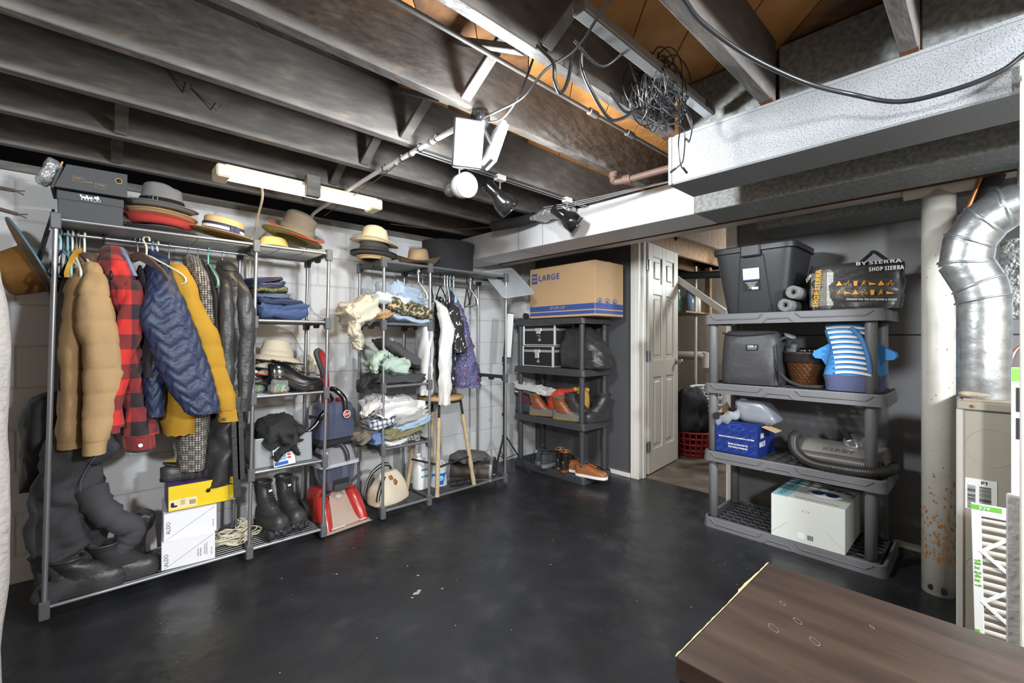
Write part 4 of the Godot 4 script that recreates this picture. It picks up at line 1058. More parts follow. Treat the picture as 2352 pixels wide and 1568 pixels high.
	put_at(t, "body", cloth([[0.243, 1.57, 0.03, -2.86, 0.05], [0.244, 1.52, 0.05, -2.83, 0.11], [0.24, 1.42, 0.06, -2.82, 0.15], [0.237, 1.26, 0.062, -2.81, 0.15], [0.225, 1.11, 0.055, -2.80, 0.13], [0.222, 0.95, 0.045, -2.79, 0.12], [0.225, 0.81, 0.035, -2.79, 0.11]], pf), M.puffer, o)
	put_at(t, "sleeve", cloth([[0.243, 1.535, 0.03, -2.74, 0.04], [0.243, 1.46, 0.05, -2.68, 0.055], [0.246, 1.377, 0.068], [0.262, 1.257, 0.1], [0.288, 1.176, 0.102], [0.320, 1.052, 0.1], [0.354, 0.946, 0.092], [0.385, 0.87, 0.078], [0.399, 0.828, 0.07]], pf.merged({"z": -2.63, "d": 0.06})), M.puffer, o)
	put_at(t, "collar", cloth([[0.228, 1.612, 0.03, -2.85, 0.05], [0.24, 1.585, 0.042, -2.83, 0.06], [0.246, 1.545, 0.046, -2.80, 0.07]], {"w": 0.004, "q": 0.05, "qa": 0.005}), M.puffer, o)
	put_at(t, "hem_binding", cloth([[0.40, 0.829, 0.067], [0.404, 0.818, 0.066]], {"z": -2.63, "d": 0.055, "w": 0.002}), M.puffer, o)
	# yellow jacket
	t = thing("jacket", "mustard yellow quilted jacket behind the navy puffer", "jacket", Vector3(0.4, 0.7, -2.8)); o = -t.position
	put_at(t, "sleeve", cloth([[0.31, 1.55, 0.03, -2.76, 0.035], [0.325, 1.48, 0.045], [0.360, 1.33, 0.058], [0.412, 1.208, 0.064], [0.442, 1.065, 0.067], [0.470, 0.953, 0.066], [0.505, 0.85, 0.058], [0.514, 0.815, 0.053]], {"z": -2.70, "d": 0.05, "q": 0.115, "qa": 0.0035, "w": 0.004, "seed": 51, "per": 12}), M.yellow, o)
	put_at(t, "cuff", cloth([[0.513, 0.82, 0.052], [0.521, 0.785, 0.05], [0.526, 0.755, 0.05]], {"z": -2.70, "d": 0.045, "w": 0.003}), M.yellow, o)
	put_at(t, "body", cloth([[0.30, 1.56, 0.03, -2.88, 0.06], [0.32, 1.5, 0.05, -2.88, 0.16], [0.34, 1.3, 0.06, -2.88, 0.19], [0.34, 1.0, 0.068, -2.88, 0.19], [0.333, 0.84, 0.075, -2.88, 0.18], [0.335, 0.705, 0.078, -2.88, 0.17]], {"q": 0.115, "qa": 0.003, "w": 0.008, "seed": 52}), M.yellow, o)
	disc(t, "button", Vector3(0.49, 0.775, -2.648) + o, Vector3(-0.2, 0.1, 1), 0.008, M.bracket, "dark button")
	# houndstooth coat
	t = thing("coat", "black and white houndstooth coat behind the yellow jacket", "coat", Vector3(0.41, 0.5, -2.9)); o = -t.position
	put_at(t, "body", cloth([[0.385, 1.62, 0.03, -2.9, 0.05], [0.4, 1.56, 0.045, -2.89, 0.12], [0.425, 1.44, 0.055, -2.88, 0.17], [0.446, 1.245, 0.056, -2.88, 0.17], [0.43, 1.013, 0.06, -2.88, 0.16], [0.404, 0.76, 0.07, -2.88, 0.15], [0.386, 0.51, 0.062, -2.88, 0.14]], {"w": 0.008, "seed": 61, "fold": 0.006}), M.houndstooth, o)
	var fr := S()
	for k in 26: rod(fr, Vector3(0.33 + k * 0.0044, 0.515, -2.765 - 0.03 * sin(k * 0.5)) + o, Vector3(0.33 + k * 0.0044 + 0.002 * sin(k * 3.0), 0.478, -2.765 - 0.03 * sin(k * 0.5)) + o, 0.001, 4)
	put(t, "fringe", fr, M.charcoal).set_meta("kind", "stuff")
	hanger("thin wire hanger of the houndstooth coat", "wire", 0.372, M.steel, 0.1)
	t = thing("top", "black top with thin straps between houndstooth and leather coats", "top", Vector3(0.46, 1.2, -2.9)); o = -t.position
	put_at(t, "body", cloth([[0.43, 1.6, 0.008, -2.88, 0.03], [0.445, 1.52, 0.014, -2.87, 0.12], [0.462, 1.4, 0.016, -2.86, 0.17], [0.47, 1.2, 0.016, -2.86, 0.17]], {"w": 0.006, "seed": 63}), M.blackcloth, o)
	t = thing("top", "grey shiny top on a green hanger beside the leather coat", "top", Vector3(0.485, 1.2, -2.9)); o = -t.position
	put_at(t, "body", cloth([[0.472, 1.58, 0.01, -2.9, 0.04], [0.484, 1.5, 0.02, -2.88, 0.13], [0.49, 1.38, 0.022, -2.87, 0.16], [0.49, 1.2, 0.022, -2.87, 0.16]], {"w": 0.006, "seed": 64}), mt("grey_satin", c8(112, 112, 110), 0.4), o)
	hanger("white wire hanger with a black top beside the houndstooth coat", "wire", 0.415, M.hanger_white, -0.1)
	hanger("mint green plastic hanger left of the leather coat", "plastic", 0.46, M.hanger_green, 0.05)
	# leather coat
	t = thing("leather_coat", "long black leather coat with hanging belt ends", "coat", Vector3(0.54, 0.4, -2.83)); o = -t.position
	put_at(t, "body", cloth([[0.53, 1.585, 0.03, -2.86, 0.05], [0.537, 1.55, 0.05, -2.85, 0.10], [0.548, 1.48, 0.068, -2.84, 0.13], [0.561, 1.316, 0.077, -2.83, 0.14], [0.574, 1.128, 0.077, -2.83, 0.14], [0.562, 0.894, 0.08, -2.83, 0.14], [0.541, 0.710, 0.086, -2.83, 0.13], [0.514, 0.552, 0.086, -2.83, 0.12], [0.499, 0.417, 0.08, -2.83, 0.11]], {"w": 0.005, "wf": 4.0, "seed": 71, "fold": 0.009, "fn": 5.0, "per": 8, "seg": 48}), M.leather, o)
	put_at(t, "sleeve", cloth([[0.575, 1.515, 0.01, -2.77, 0.015], [0.584, 1.46, 0.028, -2.72, 0.03], [0.598, 1.34, 0.042], [0.602, 1.15, 0.042], [0.594, 0.95, 0.038], [0.585, 0.80, 0.034]], {"z": -2.70, "d": 0.04, "w": 0.005, "seed": 72, "per": 7}), M.leather, o)
	put_at(t, "sleeve", cloth([[0.518, 1.51, 0.01, -2.77, 0.015], [0.511, 1.45, 0.025, -2.72, 0.03], [0.512, 1.3, 0.036], [0.515, 1.1, 0.036], [0.505, 0.9, 0.034], [0.5, 0.78, 0.03]], {"z": -2.705, "d": 0.036, "w": 0.005, "seed": 73, "per": 7}), M.leather, o)
	put_at(t, "collar", cloth([[0.528, 1.60, 0.032, -2.85, 0.05], [0.535, 1.57, 0.05, -2.83, 0.07], [0.54, 1.54, 0.045, -2.81, 0.07]], {"w": 0.006, "seed": 74}), M.leather, o)
	for q in [[0.56, 0.88, 0.572, 0.45], [0.545, 0.8, 0.55, 0.36]]:
		var s := S(); box(s, Vector3((q[0] + q[2]) / 2, (q[1] + q[3]) / 2, -2.665) + o, Vector3(0.034, q[1] - q[3], 0.006), 0.002, Basis(Vector3.BACK, 0.03)); put(t, "belt_end", s, M.leather)
	hanger("black wire hanger of the leather coat", "wire", 0.525, M.hanger_black, 0.1)
	# black backpack-like bag behind the left pole
	t = thing("bag", "black cloth bag hanging in the shade behind the left pole", "bag", Vector3(-0.16, 0.5, -2.98)); o = -t.position
	put_at(t, "body", cloth([[-0.10, 0.945, 0.02, -2.98, 0.05], [-0.125, 0.915, 0.055, -2.98, 0.07], [-0.14, 0.84, 0.085, -2.98, 0.08], [-0.148, 0.722, 0.082, -2.98, 0.08], [-0.155, 0.645, 0.072, -2.98, 0.07], [-0.185, 0.56, 0.04, -2.98, 0.05], [-0.212, 0.49, 0.016, -2.98, 0.02]], {"w": 0.01, "seed": 81}), M.black, o)
	# black zipped hoodie hanging down onto the bottom shelf
	t = thing("hooded_coat", "black zipped coat slumped from the left pole onto the bottom shelf", "coat", Vector3(-0.03, 0.07, -2.82)); o = -t.position
	put_at(t, "body", cloth([[-0.055, 0.78, 0.06, -2.86, 0.05], [-0.065, 0.711, 0.09], [-0.062, 0.594, 0.105], [-0.067, 0.460, 0.118], [-0.066, 0.345, 0.118], [-0.066, 0.228, 0.105], [-0.07, 0.14, 0.09], [-0.09, 0.085, 0.07]], {"z": -2.83, "d": 0.085, "w": 0.016, "wf": 2.6, "seed": 82, "fold": 0.014, "fn": 5.0, "per": 9, "seg": 48}), M.charcoal, o)
	var sv := S(); var sp := spline([Vector3(0.0, 0.50, -2.78), Vector3(0.03, 0.42, -2.75), Vector3(0.09, 0.345, -2.74), Vector3(0.145, 0.295, -2.75), Vector3(0.13, 0.24, -2.76), Vector3(0.1, 0.19, -2.76), Vector3(0.085, 0.11, -2.76)], 5)
	var nz := noise(17, 9.0)
	tube(sv, sp, func(v: float): return 0.062 - 0.03 * v + 0.012 * nz.get_noise_1d(v * 12.0), 20); shift(put(t, "sleeve", sv, M.charcoal), o)
	var zp := S(); tube(zp, spline([Vector3(0.03, 0.68, -2.745), Vector3(-0.03, 0.56, -2.735), Vector3(-0.02, 0.46, -2.728), Vector3(0.03, 0.42, -2.715)], 6), 0.003, 6); shift(put(t, "zip", zp, mt("zip_grey", c8(84, 84, 86), 0.5), "grey zip edge"), o)
	var hd := S(); lump(hd, Vector3(0.0, 0.72, -2.80), Vector3(0.10, 0.11, 0.07), 0.8, 0.8, 24, 14, func(p: Vector3): return Vector3.ONE * 0.014 * sin(p.x * 40.0 + p.y * 30.0)); shift(put(t, "hood", hd, M.charcoal), o)
	var hm := S(); lump(hm, Vector3(-0.1, 0.1, -2.76), Vector3(0.08, 0.06, 0.06), 0.9, 0.9, 24, 12, func(p: Vector3): return Vector3(0.01 * sin(p.y * 60.0), 0.012 * sin(p.x * 50.0), 0.01)); shift(put(t, "hem", hm, M.charcoal), o)
	# shirts on the second rack
	t = thing("shirt", "white long sleeved shirt hanging on the second rack", "shirt", Vector3(1.79, 0.8, -2.85)); o = -t.position
	put_at(t, "body", cloth([[1.80, 1.52, 0.02, -2.87, 0.05], [1.80, 1.46, 0.04, -2.86, 0.13], [1.79, 1.3, 0.05, -2.85, 0.17], [1.79, 1.0, 0.055, -2.85, 0.17], [1.79, 0.78, 0.05, -2.85, 0.16]], {"w": 0.008, "seed": 91, "fold": 0.01, "fn": 6.0, "yaw": -0.4}), M.white_cl, o)
	put_at(t, "sleeve", cloth([[1.822, 1.475, 0.01, -2.79, 0.015], [1.838, 1.42, 0.028, -2.71, 0.03], [1.865, 1.25, 0.05], [1.86, 1.05, 0.052], [1.85, 0.88, 0.046], [1.86, 0.71, 0.036]], {"z": -2.68, "d": 0.045, "w": 0.012, "seed": 92, "per": 7}), M.white_cl, o)
	hanger("yellow wire hanger of the white shirt", "wire", 1.79, M.hanger_yellow, -0.5)
	hanger("white plastic hanger hanging empty at the left of the white shirt", "plastic", 1.70, M.hanger_white, -0.25, -2.78)
	t = thing("shirt", "black shirt with pale palm leaf print beside the white shirt", "shirt", Vector3(1.96, 0.82, -2.85)); o = -t.position
	put_at(t, "body", cloth([[1.93, 1.50, 0.016, -2.87, 0.04], [1.935, 1.44, 0.036, -2.85, 0.12], [1.95, 1.3, 0.052, -2.84, 0.17], [1.965, 1.1, 0.06, -2.84, 0.17], [1.975, 0.93, 0.064, -2.84, 0.17], [1.975, 0.84, 0.06, -2.84, 0.16]], {"w": 0.008, "seed": 93, "fold": 0.01, "yaw": -0.4}), M.palm, o)
	put_at(t, "sleeve", cloth([[1.928, 1.475, 0.01, -2.78, 0.015], [1.94, 1.43, 0.028, -2.71, 0.03], [1.95, 1.32, 0.05, -2.67, 0.04], [1.965, 1.18, 0.056, -2.66, 0.045], [1.975, 1.08, 0.054, -2.66, 0.04]], {"w": 0.008, "seed": 94}), M.palm, o)
	t = thing("shirt", "navy shirt with orange and white paisley print, rightmost on the second rack", "shirt", Vector3(2.12, 0.82, -2.85)); o = -t.position
	put_at(t, "body", cloth([[2.045, 1.56, 0.01, -2.87, 0.03], [2.05, 1.47, 0.03, -2.85, 0.1], [2.065, 1.33, 0.055, -2.83, 0.15], [2.09, 1.15, 0.075, -2.82, 0.16], [2.115, 1.0, 0.095, -2.82, 0.16], [2.13, 0.87, 0.12, -2.82, 0.16], [2.13, 0.81, 0.125, -2.82, 0.16]], {"w": 0.01, "seed": 95, "fold": 0.012, "fn": 6.0, "seg": 40, "yaw": -0.35}), M.paisley, o)
	var k := 0
	for q in [[1.86, "hanger_black", "black velvet hanger right of the white shirt"], [1.945, "hanger_black", "black hanger of the palm leaf shirt"], [1.985, "hanger_white", "white hanger behind the palm leaf shirt, second rack"], [2.01, "hanger_white", "white hanger between the two printed shirts"], [2.035, "hanger_blue", "light blue hanger left of the paisley shirt"], [2.07, "hanger_white", "white hanger of the paisley shirt"], [2.2, "hanger_black", "empty black hanger right of the paisley shirt"], [2.235, "hanger_white", "empty white hanger near the right end of the second rack"], [2.26, "hanger_black", "empty black hanger at the right end of the second rack"]]:
		hanger(q[2], "plastic", q[0], M[q[1]], -0.5 + 0.12 * sin(k * 2.0)); k += 1

func shift(o: Node3D, v: Vector3) -> Node3D:
	o.position += v; return o

func put_at(par: Node3D, n: String, s: SurfaceTool, m: Material, v: Vector3, label := "") -> MeshInstance3D:
	var o := put(par, n, s, m, label); o.position = v; return o

# ---------------------------------------------------------------- folded clothes
# soft folded pile piece: c centre, h half size, n layers seen at the edges
func folded(n: String, label: String, cat: String, c: Vector3, h: Vector3, rot: Vector3, m: Material, layers: int, sd: int, grp := "", w := 0.008, sag := 0.0) -> Node3D:
	var t := thing(n, label, cat, c - Vector3(0, h.y, 0), 0.0, grp)
	t.rotation = rot
	var s := S(); var nz := noise(sd, 9.0, 3)
	lump(s, Vector3(0, h.y, 0), h, 0.45, 0.35, 48, 8 + layers * 8, func(p: Vector3):
		var r := Vector2(p.x / h.x, p.z / h.z).length()
		var k := nz.get_noise_3d(p.x * 1.3, p.y * 2.5, p.z * 1.3)
		var off := w * k * 2.2
		var g := 0.0
		if layers > 1: g = -0.9 * h.y / layers * (1.0 - absf(sin(PI * layers * (p.y + h.y + 0.006 * k) / (2.0 * h.y)))) * smoothstep(0.7, 1.0, r)
		var dir := Vector3(p.x, 0, p.z).normalized() if r > 0.01 else Vector3.ZERO
		return dir * (off + g) + Vector3(0, off * 0.9 - sag * r * r * r, 0))
	put(t, "cloth", s, m)
	return t

# cloth hanging over an edge: a bent slab along a path with width along z
func drape(par: Node3D, n: String, path: Array, hw: float, th: float, m: Material, sd: int, taper := 1.0, o := Vector3.ZERO):
	var p := spline(path, 6); var nz := noise(sd, 8.0); var s := S(); var k := p.size() - 1
	grid(s, 24, k, func(u: float, v: float):
		var i := int(round(v * k)); var q := p[i]; var a := u * TAU
		var t := (p[mini(i + 1, k)] - p[maxi(i - 1, 0)]).normalized(); var side := Vector3(0, 0, 1); var up := side.cross(t).normalized()
		var e := sin(minf(v, 1.0 - v) * PI * 0.5 + 0.25); e = clampf(e * 1.6, 0.3, 1.0)
		var wdt := hw * lerpf(1.0, taper, v) * (1.0 + 0.2 * nz.get_noise_1d(v * 9.0))
		var r := nz.get_noise_3d(u * 5.0, v * 5.0, sd) * th * 0.9
		return q + side * cos(a) * wdt + up * (sin(a) * th * e + r) , true)
	var mi := put(par, n, s, m); mi.position = o

func folded_things():
	var g := "folded trousers on the upper shelf of the narrow bay"
	var z := -2.83
	folded("jeans", "mid blue jeans at the bottom of the jeans stack", "jeans", Vector3(0.79, 1.335, z), Vector3(0.135, 0.042, 0.13), Vector3(0, 0.1, 0), M.denim, 3, 1, g, 0.02)
	folded("jeans", "dark navy jeans second from the bottom of the jeans stack", "jeans", Vector3(0.775, 1.388, z), Vector3(0.12, 0.022, 0.125), Vector3(0, 0.05, -0.06), M.dark_denim, 3, 2, g, 0.013)
	folded("jeans", "grey blue jeans in the middle of the jeans stack", "jeans", Vector3(0.74, 1.422, z), Vector3(0.098, 0.016, 0.12), Vector3(0, 0.0, 0.02), mt("grey_denim", c8(88, 100, 122), 0.85), 2, 3, g)
	folded("trousers", "thin camouflage trousers between jeans, with a green edge", "trousers", Vector3(0.73, 1.45, z), Vector3(0.092, 0.014, 0.12), Vector3(0, 0.05, 0.04), mt("camo_green", Color.WHITE, 0.9, {"alb": ntex("camog", 75, 0.03, false, 0, [[0.0, c8(60, 66, 40)], [0.5, c8(120, 126, 70)], [0.55, c8(60, 54, 40)], [1.0, c8(150, 150, 96)]], 128, 3), "sc": 8.0}), 1, 4, g)
	var t := folded("jeans", "dark jeans with orange stitching, second from the top of the stack", "jeans", Vector3(0.722, 1.477, z), Vector3(0.09, 0.018, 0.12), Vector3(0, 0.0, 0.08), M.dark_denim, 2, 5, g)
	var s := S(); tube(s, spline([Vector3(-0.04, 0.02, 0.122), Vector3(0.0, 0.028, 0.124), Vector3(0.04, 0.022, 0.122), Vector3(0.07, 0.03, 0.118)], 5), 0.0013, 5); put(t, "stitching", s, mt("stitch", c8(214, 130, 50), 0.7), "orange stitching")
	t = folded("jeans", "navy jeans with an orange seam, topmost of the jeans stack", "jeans", Vector3(0.71, 1.507, z), Vector3(0.088, 0.016, 0.12), Vector3(0, 0.05, 0.17), M.dark_denim, 2, 6, g)
	s = S(); tube(s, spline([Vector3(-0.08, 0.022, 0.118), Vector3(-0.02, 0.03, 0.122), Vector3(0.06, 0.026, 0.12)], 5), 0.0012, 5); put(t, "stitching", s, M.stitch, "orange stitching")
	# beige hats and the patent platform shoes below
	g = "beige hats nested on the shelf above the plastic bin"
	var y := 0.905
	hat("hat", "black hat with a red underside at the bottom of the beige hats", Vector3(0.80, y + 0.055, -2.90), Vector3(0.0, 0.3, -0.12), {"m": M.felt_black, "br": 0.165, "cr": 0.08, "ct": 0.06, "ch": 0.05, "curl": -0.045, "mb": M.felt_black, "edge": M.ribbon_black}, g)
	hat("hat", "beige felt hat with a red lining, lowest of the three beige ones", Vector3(0.805, y + 0.10, -2.89), Vector3(0.05, 0.3, -0.16), {"m": M.felt_beige, "br": 0.16, "cr": 0.085, "ct": 0.066, "ch": 0.06, "curl": -0.04, "edge": M.felt_red}, g)
	hat("hat", "beige felt hat with a black edge, middle of the three beige ones", Vector3(0.80, y + 0.135, -2.89), Vector3(0.05, 0.35, -0.16), {"m": M.felt_beige, "br": 0.158, "cr": 0.086, "ct": 0.068, "ch": 0.06, "curl": -0.04, "edge": M.ribbon_black}, g)
	hat("hat", "beige fedora with a black edge, topmost of the three beige ones", Vector3(0.80, y + 0.172, -2.89), Vector3(0.05, 0.4, -0.14), {"m": M.felt_beige, "br": 0.15, "cr": 0.088, "ct": 0.072, "ch": 0.1, "curl": -0.03, "dent": 0.03, "pinch": 0.4, "band": M.felt_beige, "edge": M.ribbon_black}, g)
	for k in 2:
		var sh := shoe("platform_shoe", ["black patent platform shoe nearer the room, with fish in its clear heel", "black patent platform shoe further back, with fish in its clear heel"][k], Vector3(0.865 - 0.1 * k, 0.876, -2.735 - 0.1 * k), 0.02, {"len": 0.30, "wid": 0.098, "h": 0.075, "toe": 0.04, "m": M.gloss_black, "sole": M.gloss_black, "sole_h": 0.045, "lace": M.black, "lift": 0.055}, "patent platform shoes with aquarium heels")
		var hb := S(); box(hb, Vector3(-0.095, 0.042, 0), Vector3(0.095, 0.08, 0.084), 0.012); var hl := put(sh, "clear_heel", hb, M.clear, "clear heel")
		var gr := S(); rng.seed = 7 + k
		for i in 9:
			var x := rng.randf_range(-0.13, -0.075); tube(gr, spline([Vector3(x, 0.008, 0.03), Vector3(x + 0.006, 0.035, 0.032), Vector3(x + 0.022, 0.06, 0.033)], 4), 0.0025, 5)
		put(hl, "plant", gr, M.print_green, "green plastic plant").set_meta("kind", "stuff")
		gr = S()
		for i in 16: lump(gr, Vector3(rng.randf_range(-0.13, -0.06), rng.randf_range(0.008, 0.026), rng.randf_range(-0.03, 0.036)), Vector3.ONE * 0.007, 1, 1, 8, 6)
		put(hl, "gravel", gr, mt("gravel_red", c8(220, 70, 52), 0.5), "red gravel").set_meta("kind", "stuff")
	# plastic bin with papers, black trousers on it
	t = thing("plastic_bin", "frosted clear plastic bin full of papers under black trousers", "bin", Vector3(0.80, 0.474, -2.86))
	s = S(); rim(s, 0.26, 0.31, 0.16, 0.02, 0.003); put(t, "bin_wall", s, M.frost)
	put(t, "bottom", bx(-0.15, 0.15, 0.001, 0.004, -0.125, 0.125, 0.001), M.frost)
	var pp := thing("paper_bundle", "cream papers and a green card inside the plastic bin", "papers", Vector3(0.80, 0.48, -2.86))
	s = S(); box(s, Vector3(-0.07, 0.06, 0.05), Vector3(0.12, 0.1, 0.012), 0.002, Basis(Vector3.BACK, 0.25)); put(pp, "paper", s, M.cream_cl)
	s = S(); box(s, Vector3(0.08, 0.1, 0.04), Vector3(0.08, 0.09, 0.012), 0.002, Basis(Vector3.BACK, -0.15)); put(pp, "paper", s, M.cream_pl)
	s = S(); box(s, Vector3(0.08, 0.09, 0.07), Vector3(0.045, 0.02, 0.004), 0.001, Basis(Vector3.BACK, 0.5)); put(pp, "green_card", s, mt("green_card", c8(150, 220, 60), 0.6))
	t = thing("printed_card", "glossy printed card with a blue strip in front of the plastic bin", "card", Vector3(0.79, 0.476, -2.69)); t.rotation = Vector3(-0.06, 0, 0.06)
	put(t, "card", bx(-0.056, 0.056, 0.0, 0.108, -0.0015, 0.0015, 0.0005), M.print_white)
	put(t, "picture", bx(-0.05, 0.01, 0.03, 0.1, 0.0014, 0.0022, 0), mt("card_pic", c8(150, 170, 200), 0.4), "pale blue picture")
	put(t, "blue_strip", bx(-0.052, 0.018, 0.006, 0.024, 0.0014, 0.0022, 0), mt("strip_blue", c8(32, 96, 180), 0.4), "blue strip")
	s = S(); for k in 4: lump(s, Vector3(0.025, 0.04 + k * 0.016, 0.002), Vector3(0.012 - 0.002 * k, 0.006, 0.001), 1, 1, 10, 6)
	put(t, "print", s, mt("print_red", c8(196, 60, 70), 0.5)).set_meta("kind", "stuff")
	t = folded("trousers", "black trousers folded over the top of the plastic bin", "trousers", Vector3(0.78, 0.685, -2.80), Vector3(0.105, 0.05, 0.12), Vector3(0.25, 0.2, 0.1), M.blackcloth, 2, 9, "", 0.014, 0.03)
	drape(t, "leg", [Vector3(-0.05, 0.06, 0.08), Vector3(-0.02, 0.02, 0.12), Vector3(0.02, -0.03, 0.13), Vector3(0.05, -0.08, 0.135)], 0.03, 0.02, M.blackcloth, 12)
	drape(t, "leg", [Vector3(0.08, 0.06, 0.06), Vector3(0.03, 0.0, 0.13), Vector3(-0.05, -0.05, 0.125), Vector3(-0.07, -0.09, 0.12)], 0.03, 0.018, M.blackcloth, 14)
	# second rack, upper shelf
	g = "clothes heaped on the upper shelf of the second rack"; z = -2.85
	t = folded("jeans", "pale blue jeans at the bottom, hanging over the front rail", "jeans", Vector3(1.60, 1.325, -2.82), Vector3(0.15, 0.032, 0.15), Vector3(0, 0, -0.12), M.light_denim, 2, 21, g, 0.012)
	t = folded("jacket", "camouflage jacket bundled between pale jeans", "jacket", Vector3(1.565, 1.375, -2.80), Vector3(0.19, 0.055, 0.16), Vector3(0, 0.1, -0.2), M.camo, 2, 22, g, 0.018)
	t = folded("jacket", "tan jacket with only its rolled edge showing beside the camouflage", "jacket", Vector3(1.43, 1.36, -2.78), Vector3(0.09, 0.03, 0.1), Vector3(0, 0.3, 0.4), M.tan, 2, 23, g, 0.01)
	t = folded("jacket", "pale blue denim jacket on top of the heap", "jacket", Vector3(1.60, 1.475, -2.84), Vector3(0.175, 0.055, 0.14), Vector3(0, 0.2, -0.28), M.light_denim, 3, 24, g, 0.022)
	folded("jeans", "pale jeans folded open with a darker inside, left of the denim jacket", "jeans", Vector3(1.46, 1.435, -2.76), Vector3(0.12, 0.035, 0.1), Vector3(0, 0.0, -0.1), mt("pale_jeans", c8(206, 216, 226), 0.85), 2, 25, g, 0.012)
	t = folded("jacket", "cream jacket sagging over the left edge of the upper shelf", "jacket", Vector3(1.32, 1.36, -2.84), Vector3(0.115, 0.07, 0.15), Vector3(0, 0, 0.45), M.cream_cl, 2, 26, g, 0.024)
	drape(t, "sleeve", [Vector3(-0.06, 0.05, 0.08), Vector3(-0.12, -0.0, 0.1), Vector3(-0.13, -0.07, 0.1), Vector3(-0.16, -0.12, 0.1)], 0.045, 0.032, M.cream_cl, 27)
	# middle shelf
	g = "clothes heaped on the middle shelf of the second rack"
	t = folded("trousers", "black trousers spread at the bottom of the middle shelf heap", "trousers", Vector3(1.53, 0.912, -2.84), Vector3(0.19, 0.034, 0.16), Vector3(0, 0, -0.03), M.charcoal, 2, 31, g, 0.014)
	drape(t, "leg", [Vector3(-0.1, 0.04, 0.06), Vector3(-0.2, 0.05, 0.08), Vector3(-0.26, 0.0, 0.09), Vector3(-0.27, -0.05, 0.09)], 0.05, 0.022, M.blackcloth, 32)
	t = folded("trousers", "mint green trousers slumped over the black ones", "trousers", Vector3(1.45, 1.01, -2.81), Vector3(0.12, 0.06, 0.14), Vector3(0, 0.1, -0.35), M.mint, 2, 33, g, 0.02)
	drape(t, "leg", [Vector3(-0.06, 0.1, 0.1), Vector3(-0.13, 0.09, 0.13), Vector3(-0.17, 0.02, 0.135), Vector3(-0.15, -0.04, 0.14)], 0.03, 0.026, M.mint, 34)
	folded("trousers", "dark grey jeans slanting down on top of the middle shelf heap", "trousers", Vector3(1.58, 1.075, -2.88), Vector3(0.19, 0.032, 0.12), Vector3(0, 0.0, -0.6), mt("washed_black", c8(74, 72, 74), 0.85), 3, 35, g, 0.014)
	# lower shelf
	g = "clothes heaped on the lower shelf of the second rack"
	folded("top", "grey patterned top at the bottom of the lower shelf heap", "top", Vector3(1.54, 0.497, -2.84), Vector3(0.17, 0.026, 0.14), Vector3.ZERO, mt("print_grey", Color.WHITE, 0.9, {"alb": ntex("pg", 76, 0.06, false, 0, [[0.0, c8(60, 62, 60)], [0.5, c8(90, 92, 88)], [0.6, c8(160, 160, 150)], [1.0, c8(180, 180, 172)]], 128, 3), "sc": 6.0}), 2, 41, g, 0.012)
	folded("top", "white top with a corner showing at the front of the lower shelf heap", "top", Vector3(1.50, 0.494, -2.735), Vector3(0.1, 0.018, 0.05), Vector3(0, 0.3, 0.05), M.white_cl, 1, 42, g, 0.01)
	folded("top", "crumpled blue denim shirt low in the lower shelf heap", "shirt", Vector3(1.39, 0.525, -2.77), Vector3(0.065, 0.036, 0.08), Vector3(0, 0, 0.1), M.mid_denim, 2, 43, g, 0.014)
	folded("top", "brown grey shirt rolled at the left of the lower shelf heap", "shirt", Vector3(1.33, 0.565, -2.83), Vector3(0.085, 0.034, 0.1), Vector3(0, 0.1, 0.6), mt("taupe", c8(112, 104, 94), 0.9), 2, 44, g, 0.014)
	folded("top", "olive green shirt in the middle of the lower shelf heap", "shirt", Vector3(1.55, 0.56, -2.81), Vector3(0.17, 0.036, 0.14), Vector3(0, 0.1, 0.12), M.olive, 3, 45, g, 0.014)
	folded("top", "light blue shirt with a loose end at the right of the heap", "shirt", Vector3(1.61, 0.602, -2.80), Vector3(0.15, 0.026, 0.14), Vector3(0, 0.0, 0.2), M.ltblue, 2, 46, g, 0.014)
	folded("top", "navy and white checked shirt with its edge under the white jacket", "shirt", Vector3(1.40, 0.63, -2.77), Vector3(0.1, 0.03, 0.1), Vector3(0, 0, 0.1), M.check, 2, 47, g, 0.012)
	folded("top", "grey shirt folded below the white jacket", "shirt", Vector3(1.59, 0.645, -2.80), Vector3(0.15, 0.034, 0.14), Vector3(0, 0.1, 0.1), M.grey_cl, 3, 48, g, 0.016)
	t = folded("jacket", "white jacket on top of the lower shelf heap, sleeve to the left", "jacket", Vector3(1.52, 0.722, -2.83), Vector3(0.19, 0.062, 0.16), Vector3(0, 0.1, -0.1), M.white_cl, 2, 49, g, 0.024, 0.02)
	drape(t, "sleeve", [Vector3(-0.1, 0.08, 0.06), Vector3(-0.2, 0.06, 0.08), Vector3(-0.27, 0.0, 0.08)], 0.07, 0.036, M.white_cl, 50, 0.6)

